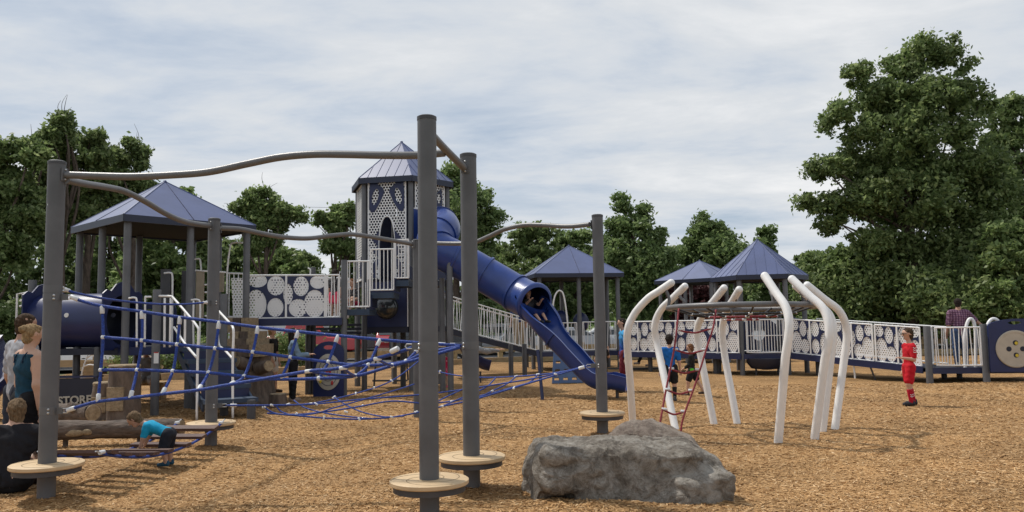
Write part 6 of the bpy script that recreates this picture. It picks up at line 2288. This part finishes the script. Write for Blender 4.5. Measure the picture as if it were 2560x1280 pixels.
def person(label, loc, face, h, prop='adult', lean=0.0, arms=None, legs=None, look=None, skin='skin_light', hair='hair_brown', hair_len=0,
           top=None, sleeve=.6, hem=-.02, bottom=None, pant=.55, shoes=(0.03, 0.03, 0.035), socks=None, hip_z=None, res=None, tank=False, cap=None, bun=False, hood=False,
           extras=None, dress=False, side_lean=0.0, bulk=1.0):
    P = PROP[prop]
    res = res or max(.0085, .0105 * h / 1.6)
    f = Vector((face[0], face[1], 0)).normalized()
    s = Vector((-f.y, f.x, 0))                   # person's left
    U = Vector((0, 0, 1))

    def W(v): return (s * v[0] + f * v[1] + U * v[2])
    fat = P['fat'] * bulk
    legs = legs or ([(.02, 0, -1), (.0, -.02, -1)], [(-.02, 0, -1), (0, -.02, -1)])
    thigh, shin = (P['hip'] - .285 * P['hip'] / .515) * h, (.285 * P['hip'] / .515 - .04) * h
    hips, knees, ankles = [], [], []
    for sg, (td, sd_) in zip((1, -1), legs):
        hp = s * (.052 * h * sg)
        kn = hp + W(Vector(td).normalized()) * thigh
        an = kn + W(Vector(sd_).normalized()) * shin
        hips.append(hp); knees.append(kn); ankles.append(an)
    low = min(a.z for a in ankles)
    pel = Vector((0, 0, hip_z if hip_z is not None else .042 * h - low))
    hips = [p + pel for p in hips]; knees = [p + pel for p in knees]; ankles = [p + pel for p in ankles]
    la = math.radians(lean)
    up = (U * math.cos(la) + f * math.sin(la) + s * side_lean).normalized()
    tf = (f * math.cos(la) - U * math.sin(la)).normalized()       # chest direction
    tl = (P['sh'] - P['hip']) * h
    waist = pel + up * tl * .36
    chest = pel + up * tl * .70
    shc = pel + up * tl * .97
    neck = pel + up * (P['neck'] - P['hip']) * h
    lk = W(Vector(look)).normalized() if look else (f * math.cos(la * .5) - U * math.sin(la * .5)).normalized()
    hup = (up - lk * up.dot(lk)).normalized()
    hh = P['hh'] * h
    hc = neck + (up * .7 + hup * .3).normalized() * (1 - .5 * P['hh'] - P['neck']) * h + lk * .02 * h
    hs_ = lk.cross(hup).normalized()
    fl = .74
    q = h * fat
    torso = [(pel - s * .042 * h, pel + s * .042 * h, .062 * q, .062 * q, .86, tf), (pel, waist, .068 * q, .064 * q, fl, tf), (waist, chest, .066 * q, .074 * q, fl, tf),
             (chest - s * .04 * h, chest + s * .04 * h, .066 * q, .066 * q, fl, tf), (shc - s * P['shw'] * .72 * h - up * .012 * h, shc + s * P['shw'] * .72 * h - up * .012 * h, .041 * q, .041 * q, .9, tf)]
    arms = arms or ([(.16, .02, -1), (.05, .18, -1)], [(-.16, .02, -1), (-.05, .18, -1)])
    sh_, el_, wr_, hd_ = [], [], [], []
    limbs = []
    hands = []
    for i, (sg, (ud, fd)) in enumerate(zip((1, -1), arms)):
        a = shc + s * (P['shw'] * sg * h) - up * .022 * h
        e = a + W(Vector(ud).normalized()) * P['ua'] * h
        fdv = W(Vector(fd).normalized())
        w = e + fdv * P['fa'] * h
        sh_.append(a); el_.append(e); wr_.append(w); hd_.append(fdv)
        limbs += [(a, e, .031 * q, .0245 * q), (e, w, .0245 * q, .0165 * q)]
        sc_ = h / 1.7
        lat = fdv.cross(U if abs(fdv.z) < .8 else f).normalized()
        pn = lat.cross(fdv).normalized()
        pe = w + fdv * .075 * sc_
        hands.append((w, pe, .019 * sc_ * fat, .029 * sc_ * fat, .6, pn))
        for k_ in range(4):
            o = lat * ((k_ - 1.5) * .0185 * sc_)
            ln_ = (.062, .072, .068, .052)[k_] * sc_
            m_ = pe + o + fdv * ln_ * .55
            tip = m_ + (fdv * .75 + pn * -.65).normalized() * ln_ * .55
            hands.append((pe + o * .8 - fdv * .01, m_, .0098 * sc_ * fat, .009 * sc_ * fat))
            hands.append((m_, tip, .009 * sc_ * fat, .0078 * sc_ * fat))
        tb_ = w + fdv * .03 * sc_ + lat * .03 * sc_ * sg
        hands.append((w + fdv * .022 * sc_, tb_, .012 * sc_, .011 * sc_))
        hands.append((tb_, tb_ + (fdv * .8 + lat * .5 * sg).normalized() * .045 * sc_, .011 * sc_, .009 * sc_))
    legp, thigh_p, shin_p = [], [], []
    for hp, kn, an in zip(hips, knees, ankles):
        thigh_p.append((hp, kn, .052 * q, .035 * q)); shin_p.append((kn, an, .036 * q, .021 * q))
    legp = thigh_p + shin_p
    head = [(hc + hup * .12 * hh - lk * .07 * hh, hc + hup * .10 * hh + lk * .05 * hh, .375 * hh, .36 * hh, .94, hs_), (hc, hc - hup * .30 * hh + lk * .14 * hh, .33 * hh, .185 * hh),
            (neck - up * .02 * h, hc - hup * .18 * hh - lk * .05 * hh, .030 * q, .028 * q)]
    face_p = [(hc + lk * .38 * hh + hup * .03 * hh, hc + lk * .45 * hh - hup * .08 * hh, .035 * hh, .055 * hh)]
    for sg in (1, -1):
        face_p.append((hc + hs_ * .345 * hh * sg - lk * .02 * hh + hup * .03 * hh, hc + hs_ * .35 * hh * sg - lk * .02 * hh - hup * .06 * hh, .055 * hh, .045 * hh))
    feet = []
    for an, kn in zip(ankles, knees):
        fd_ = f
        heel = an - f * .03 * h * .6 + Vector((0, 0, -.018 * h))
        feet.append((heel, an + fd_ * .085 * h + Vector((0, 0, -.024 * h)), .022 * h, .019 * h))
    body = solid('person', torso + limbs + legp + head, .022 * h, res, skin, hard=hands + face_p + feet)
    o = link_mesh('person', body, None, loc)
    tag(o, label, 'person')

    def part(nm, me): return link_mesh(nm, me, o)
    inf = .010 * h / 1.5
    if top:
        tm_ = top if isinstance(top, str) else cloth(top)
        pr = list(torso)
        for i in range(2):
            if sleeve > 0:
                k_ = min(1, sleeve)
                pr.append((sh_[i], sh_[i].lerp(el_[i], k_), .036 * q, (.036 - .006 * k_) * q))
                if sleeve > 1: pr.append((el_[i], el_[i].lerp(wr_[i], sleeve - 1), .029 * q, .022 * q))
        hemp = pel + up * (hem * h)
        nk = neck - up * (.012 * h if not tank else .045 * h)
        if dress:
            pr.append((pel, pel - U * .14 * h, .075 * q, .12 * q))
            hemp = pel - U * .16 * h
        if hood:
            pr.append((neck - tf * .05 * h - s * .03 * h, neck - tf * .05 * h + s * .03 * h, .038 * q, .038 * q))
            nk = neck + up * .02 * h
        part('shirt' if not dress else 'dress', solid('shirt', pr, .02 * h, res, tm_, inf, [(hemp, -up), (nk, (up + tf * (.25 if not hood else -.2)).normalized())], fold=.0030 * h))
    if bottom:
        bm_ = bottom if isinstance(bottom, str) else cloth(bottom)
        pr = [torso[0], (pel, pel + up * .05 * h, .07 * q, .068 * q, fl, tf)]
        for i in range(2):
            k_ = min(1, pant)
            loose = .010 * h if pant <= 1 and pant > .4 else .0
            pr.append((hips[i], hips[i].lerp(knees[i], k_), .056 * q + loose * .3, .056 * q - .017 * q * k_ + loose * 1.3))
            if pant > 1: pr.append((knees[i], knees[i].lerp(ankles[i], pant - 1), .041 * q, .029 * q))
        cl = [(pel + up * .075 * h, up)]
        part('trousers' if pant > 1 else 'shorts', solid('shorts', pr, .012 * h, res, bm_, inf * .7, cl, fold=.0026 * h))
    if socks:
        for i in range(2):
            part('sock', solid('sock', [(knees[i].lerp(ankles[i], .34), ankles[i], .034 * q, .025 * q)], .01, res, cloth(socks), .002))
    if shoes:
        for i in range(2):
            fp = feet[i]
            b_ = fp[1]
            pr = [(fp[0], b_, .026 * h, .024 * h), (fp[0], fp[0] + U * .03 * h, .025 * h, .022 * h), (fp[0].lerp(b_, .35), b_ + f * .005 * h, .027 * h, .025 * h)]
            part('shoe', solid('shoe', pr, .01 * h, res, cloth(shoes, .5), .001, [(Vector((0, 0, min(fp[0].z, b_.z) - .019 * h)), Vector((0, 0, -1)))]))
    if hair:
        pr = [(head[0][0], head[0][1], .375 * hh, .36 * hh, .94, hs_), (hc - lk * .12 * hh, hc - lk * .16 * hh - hup * .22 * hh, .33 * hh, .26 * hh)]
        cl = [(hc + hup * .24 * hh + lk * .24 * hh, (lk * .86 - hup * .5).normalized())]
        if hair_len > 0:
            pr.append((hc - lk * .2 * hh, hc - lk * .30 * hh - U * hair_len, .34 * hh, .20 * hh))
        if bun:
            pr.append((hc - lk * .42 * hh + hup * .22 * hh, hc - lk * .5 * hh + hup * .2 * hh, .17 * hh, .15 * hh))
        part('hair', solid('hair', pr, .012, max(res * .8, .007), hair, .03 * hh, cl, fold=.022 * hh, ff=1.9))
    for sg in (1, -1):
        part('eye', MB().ball(hc + lk * .365 * hh + hs_ * .14 * hh * sg + hup * .05 * hh, .034 * hh, 8, 6).mesh('eye_dark', name='eye'))
    part('mouth', MB().ball(hc + lk * .325 * hh - hup * .24 * hh, (.06 * hh, .06 * hh, .022 * hh), 8, 6).mesh('lip', name='mouth'))
    if cap:
        pr = [(head[0][0] + hup * .05 * hh, head[0][1] + hup * .05 * hh, .38 * hh, .37 * hh, .95, hs_)]
        c_ = part('cap', solid('cap', pr, .01, max(res * .8, .008), cloth(cap), .06 * hh, [(hc + hup * .2 * hh, -hup)]))
        pr = [(hc + hup * .24 * hh + lk * .2 * hh, hc + hup * .2 * hh + lk * .62 * hh, .3 * hh, .22 * hh, .12, hup)]
        part('cap_peak', solid('cap', pr, .01, max(res * .7, .007), cloth(cap), .01))
    if extras: extras(o, dict(hc=hc, lk=lk, hup=hup, hs=hs_, hh=hh, chest=chest, tf=tf, s=s, up=up, pel=pel, knees=knees, ankles=ankles, sh=sh_, el=el_, f=f, q=q, part=part, waist=waist))
    return o


def spot(px, d, z=0.0): return Vector((at(px, 815, d).x, d, z))


HANG = ([(.2, -.02, -1), (.08, .22, -1)], [(-.2, -.02, -1), (-.08, .22, -1)])
def straps(o, J):
    for sg in (-1, 1):
        c = J['chest'] + J['s'] * .085 * sg
        top_ = (J['sh'][0] + J['sh'][1]) / 2 + J['s'] * .095 * sg + J['up'] * .082
        J['part']('strap', MB().tube(spline([c - J['tf'] * .105 + J['up'] * .05, c - J['tf'] * .085 + J['up'] * .13, top_, c + J['tf'] * .085 + J['up'] * .13, c + J['tf'] * .105 + J['up'] * .05], 6), .008, 6).mesh(cloth((.012, .03, .06)), name='strap'))


# group at the left edge
person('man in a pale grey shirt with cropped hair, standing at the left edge', spot(56, 9.1), (.6, .8), 1.81, bulk=1.17, arms=HANG, look=(-.15, 1, -.08), hair='hair_brown', skin='skin_tan', top=(.34, .345, .37), sleeve=.75, hem=-.10,
       bottom=(.03, .035, .05), pant=.9, shoes=(.03, .03, .03))
person('woman in a teal tank top with tied blond hair, standing by the left post', spot(74, 8.75), (.55, .85), 1.69, bulk=1.13, arms=([(.12, .1, -1), (.05, .25, -1)], [(-.22, -.08, -1), (-.04, .12, -1)]), look=(-.1, 1, -.12), hair='hair_blond', bun=True,
       top=(.012, .05, .085), sleeve=0, tank=True, hem=-.12, bottom=(.012, .012, .014), pant=.5, shoes=(.03, .015, .012), extras=straps)
person('woman in a black shirt with brown hair, sitting on the chips by the left post', spot(40, 8.24), (-.3, .95), 1.68, bulk=1.22, lean=12, hip_z=.13,
       arms=([(.3, .45, -.8), (-.3, .9, -.2)], [(-.3, .45, -.8), (.3, .9, -.2)]), legs=([(.25, .75, .55), (.0, .55, -.8)], [(-.25, .75, .55), (0, .55, -.8)]), look=(.35, .9, -.25), hair='hair_light', hair_len=.17,
       top=(.016, .016, .02), sleeve=.85, hem=-.05, bottom=(.012, .012, .014), pant=1.9, shoes=(.03, .02, .02))


def todd_x(o, J):
    for i in range(2):
        pass


person('toddler in a bright turquoise shirt bending over the plank bridge', spot(428, 9.72), (-1, -.12), .90, 'toddler', lean=66,
       arms=([(.05, .25, -1), (-.05, .3, -.9)], [(-.05, .3, -1), (.05, .35, -.9)]), legs=([(.14, .22, -.85), (.02, -.22, -1)], [(-.14, .12, -.9), (-.02, -.15, -1)]), look=(0, .75, -.62),
       hair='hair_light', top=(.015, .30, .50), sleeve=.75, hem=.0, bottom=(.018, .02, .028), pant=.85, shoes=(.02, .075, .13), res=.0085)
# sitting man under the left platform on a low bench
bn = thing('low_bench', 'low timber bench under the man in the dark cap', 'bench', spot(372, 19.0))
MB().box(bn.location + Vector((0, .1, .36)), (.8, .34, .07)).build('seat', 'timber', bn, smooth=False)
for dx in (-.3, .3):
    MB().box(bn.location + Vector((dx, .1, .16)), (.09, .3, .33)).build('leg', 'timber', bn, smooth=False)
person('man in a dark cap and pale shirt sitting under the left platform', spot(368, 19.0), (.35, -.93), 1.75, lean=16, hip_z=.47, arms=([(.15, .45, -.9), (-.5, .8, .1)], [(-.15, .45, -.9), (.5, .8, .1)]),
       legs=([(.18, 1, -.05), (0, .02, -1)], [(-.18, 1, -.05), (0, .02, -1)]), look=(.6, .8, 0), hair='hair_dark', cap=(.02, .02, .025), skin='skin_tan', top=(.33, .33, .34), sleeve=.7, bottom=(.42, .42, .43), pant=.9)
# two women under the bridge
person('woman in a black top and white shorts looking up under the bridge', spot(680, 20.4), (.95, -.1), 1.64, bulk=1.1, arms=([(.1, .1, -1), (0, .35, -1)], [(-.1, .1, -1), (0, .45, -1)]), legs=([(.02, .12, -1), (0, .05, -1)], [(-.02, -.15, -1), (0, -.2, -1)]), look=(.0, .9, .35),
       hair='hair_blond', hair_len=.03, top=(.014, .014, .016), sleeve=.8, hem=-.07, bottom=(.58, .57, .55), pant=.7, shoes=(.05, .03, .02))
person('woman in a denim jacket with long black hair below the bridge', spot(733, 17.93), (.85, .35), 1.6, bulk=1.1, arms=([(.1, .35, -1), (0, 1, .05)], [(-.1, .35, -1), (0, 1, .1)]), look=(0, .85, .4), hair='hair_dark', hair_len=.30,
       top=(.17, .24, .32), sleeve=1.85, hem=-.03, bottom=(.013, .013, .015), pant=1.95, shoes=(.25, .18, .14), extras=lambda o, J: J['part']('shirt_tail', solid('shirt_tail', [(J['pel'], J['pel'] - Vector((0, 0, .06)), .075 * J['q'], .078 * J['q'], .8, J['tf'])], .01, .014, cloth((.6, .6, .6)), .012)))
# children on the bridge end and tower steps
person('girl in bright pink shorts standing at the bridge end', spot(836, 19.35, 1.79), (.3, 1), 1.22, 'kid', look=(.3, 1, 0), hair='hair_dark', hair_len=.14, top='floral', sleeve=.6, bottom=(.75, .10, .16), pant=.62, shoes=(.1, .3, .12))
person('girl in a dark patterned top sitting on the lowest tower platform', spot(886, 19.5, 2.05), (-.4, -.9), 1.25, 'kid', lean=10, hip_z=.10, arms=([(.2, .4, -.9), (-.2, .9, -.3)], [(-.2, .4, -.9), (.2, .9, -.3)]),
       legs=([(.15, .85, .5), (0, .3, -.9)], [(-.15, .85, .5), (0, .3, -.9)]), hair='hair_red', hair_len=.1, top='floral', sleeve=.8, bottom=(.55, .05, .10), pant=.6)
# behind and beside the near posts
person('small girl in a red polka dot dress behind the two nearest posts', spot(1112, 21.0), (.3, 1), .98, 'kid', look=(.2, 1, 0), hair='hair_light', hair_len=.06, top='polka', sleeve=.2, dress=True, bottom=(.5, .02, .08), pant=.3, shoes=(.5, .1, .15))
person('person in a grey jacket reaching out an arm behind the nearest posts', spot(1172, 15.2), (.8, .5), 1.5, arms=([(.1, .2, -1), (.1, .3, -1)], [(-.35, .9, -.25), (-.3, 1, .12)]), hair='hair_brown', top=(.20, .205, .215), sleeve=1.95, hem=-.14, bottom=(.03, .035, .05), pant=1.95)
person('child in a blue cap at the top of the baluster ramp', spot(1107, 24.9, 1.56), (1, .1), 1.12, 'kid', hair='hair_brown', cap=(.09, .16, .38), top=(.10, .17, .40), sleeve=.7, bottom=(.03, .03, .05), pant=.7)
person('man in khaki trousers standing on the baluster ramp', spot(1297, 27.1, .83), (-.3, 1), 1.72, arms=HANG, hair='hair_dark', top=(.03, .05, .13), sleeve=.7, bottom=(.36, .28, .19), pant=1.95)
person('boy in black shorts coming out of the tube slide mouth', mt - md * .10 + Vector((0, .05, -.33)), (md.x, md.y), 1.22, 'kid', lean=-18, hip_z=.02, arms=([(.1, .85, -.35), (-.1, .8, .5)], [(-.25, .75, -.2), (.1, .9, .5)]),
       legs=([(.14, .95, .22), (.02, .75, -.75)], [(-.1, .95, .1), (-.02, .85, -.65)]), hair='hair_brown', top=(.03, .03, .035), sleeve=.6, bottom=(.015, .015, .018), pant=.8, shoes=(.03, .03, .03))
# right side
person('older boy in a blue dyed sweatshirt and maroon shorts, facing left', spot(1558, 18.9), (-1, -.05), 1.71, 'adult', arms=([(.1, -.1, -1), (.05, .2, -1)], [(-.12, -.05, -1), (0, .25, -1)]), legs=([(.02, .1, -1), (0, -.02, -1)], [(-.02, -.14, -1), (0, -.2, -1)]),
       hair='hair_dark', top='dyed', sleeve=1.92, hem=-.06, hood=True, bottom=(.13, .016, .026), pant=.97, shoes=(.03, .03, .03), socks=(.03, .03, .03))
person('boy in a royal blue shirt seen from behind the red rope ladder', spot(1672, 16.57), (.15, 1), 1.36, 'kid', arms=([(.2, -.1, -1), (.1, .1, -1)], [(-.2, .05, -1), (-.1, .2, -1)]), legs=([(.04, -.12, -1), (0, -.1, -1)], [(-.02, .18, -1), (0, -.06, -1)]),
       hair='hair_dark', top=(.012, .12, .40), sleeve=.8, hem=-.13, bottom=(.014, .014, .016), pant=.85, shoes=(.06, .06, .065), socks=(.02, .02, .02))
person('small boy in a black hooded jacket walking behind the rope ladder', spot(1726, 17.6), (-.9, .35), 1.14, 'kid', arms=([(.15, .2, -1), (0, .8, -.5)], [(-.15, .1, -1), (0, .6, -.7)]), legs=([(.05, .32, -1), (0, .1, -1)], [(-.05, -.42, -1), (0, -.6, -1)]), look=(.2, 1, -.1),
       hair='hair_red', top=(.016, .018, .017), sleeve=1.6, hem=-.05, hood=True, bottom=(.014, .014, .016), pant=.75, shoes=(.06, .04, .03),
       extras=lambda o, J: J['part']('pocket', MB().ball(J['pel'] + J['s'] * .02 + J['f'] * .02 - Vector((0, .11, -.02)), (.05, .02, .035), 10, 6).mesh(cloth((.12, .55, .05)), name='pocket')))
person('person in black leggings walking along the grey balance beam', spot(1617, 27.95, .10), (-1, .1), 1.5, arms=HANG, legs=([(.02, .55, -1), (0, .5, -1)], [(-.02, -.12, -1), (0, -.1, -1)]), hair='hair_brown', hair_len=.15, top=(.3, .3, .32), sleeve=.8, bottom=(.016, .015, .016), pant=1.92, shoes=(.45, .35, .28))
person('child in black half hidden behind the post by the boulders', spot(1503, 20.0), (-.2, 1), 1.2, 'kid', arms=([(.2, .1, -1), (.1, .3, -1)], [(-.3, .4, -.5), (0, .2, 1)]), hair='hair_dark', top=(.02, .02, .022), sleeve=.5, bottom=(.013, .013, .015), pant=1.9)


def red_extras(o, J):
    c = J['hc'] + J['lk'] * .42 * J['hh'] + J['hup'] * .05 * J['hh']
    g_ = MB()
    for sg in (1, -1):
        ctr = c + J['hs'] * .15 * J['hh'] * sg
        g_.tube([ctr + J['hs'] * (.11 * J['hh'] * math.cos(a)) + J['hup'] * (.09 * J['hh'] * math.sin(a)) for a in [2 * PI * i / 12 for i in range(12)]], .004, 5, closed=True)
        g_.tube([ctr + J['hs'] * .11 * J['hh'] * sg, ctr + J['hs'] * .2 * J['hh'] * sg - J['lk'] * .4 * J['hh']], .004, 5)
    J['part']('glasses', g_.mesh('eye_dark', name='glasses'))
    for i in range(2):                      # white chevrons on the sleeves, rings and chevrons on the socks
        for k_ in range(3):
            p = J['sh'][i].lerp(J['el'][i], .12 + .17 * k_) + Vector((0, -.066, 0))
            J['part']('chevron', MB().tube([p + Vector((-.025, .008, .016)), p, p + Vector((.025, .008, .016))], .006, 5).mesh('paper_white', name='chevron'))
        kn, an = J['knees'][i], J['ankles'][i]
        for t_ in (.34, ):
            cc = kn.lerp(an, t_)
            J['part']('sock_band', MB().lathe([(.050, -.007), (.049, .007)], n=16, m=axis_matrix(cc, an - kn)).mesh('paper_white', name='band'))
        for k_ in range(2):
            p = kn.lerp(an, .60 + .1 * k_) + Vector((0, -.052, 0))
            J['part']('chevron', MB().tube([p + Vector((-.022, .008, .014)), p, p + Vector((.022, .008, .014))], .0055, 5).mesh('paper_white', name='chevron'))
    p = J['chest'] + J['f'] * .045 + Vector((0, -.075, -.01))
    J['part']('badge', MB().ball(p, (.020, .008, .024), 10, 6).mesh('paper_white', name='badge'))


person('boy in a full red football kit with glasses standing on the chips', spot(2266, 15.1), (-1, .02), 1.43, 'kid', arms=([(.16, .05, -1), (-.1, 1, .15)], [(-.16, -.05, -1), (-.02, .35, -1)]), legs=([(.05, .20, -1), (0, -.10, -1)], [(-.03, -.08, -1), (0, -.22, -1)]), look=(0, 1, -.02),
       hair='hair_brown', top=(.46, .012, .022), sleeve=.78, hem=-.10, bottom=(.46, .012, .022), pant=.8, socks=(.42, .012, .03), shoes=(.025, .025, .03), extras=red_extras, lean=-4)
person('man in a purple plaid shirt and jeans with his back turned on the end landing', spot(2398, 20.9, .34), (.25, 1), 1.76, bulk=1.1, arms=([(.14, .1, -1), (.1, .5, -1)], [(-.75, .25, -.75), (-.8, .3, -.62)]), look=(-.35, 1, 0), hair='hair_dark', skin='skin_tan', top='plaid', sleeve=.9, hem=-.10,
       bottom=(.045, .075, .15), pant=1.95, shoes=(.35, .33, .3))
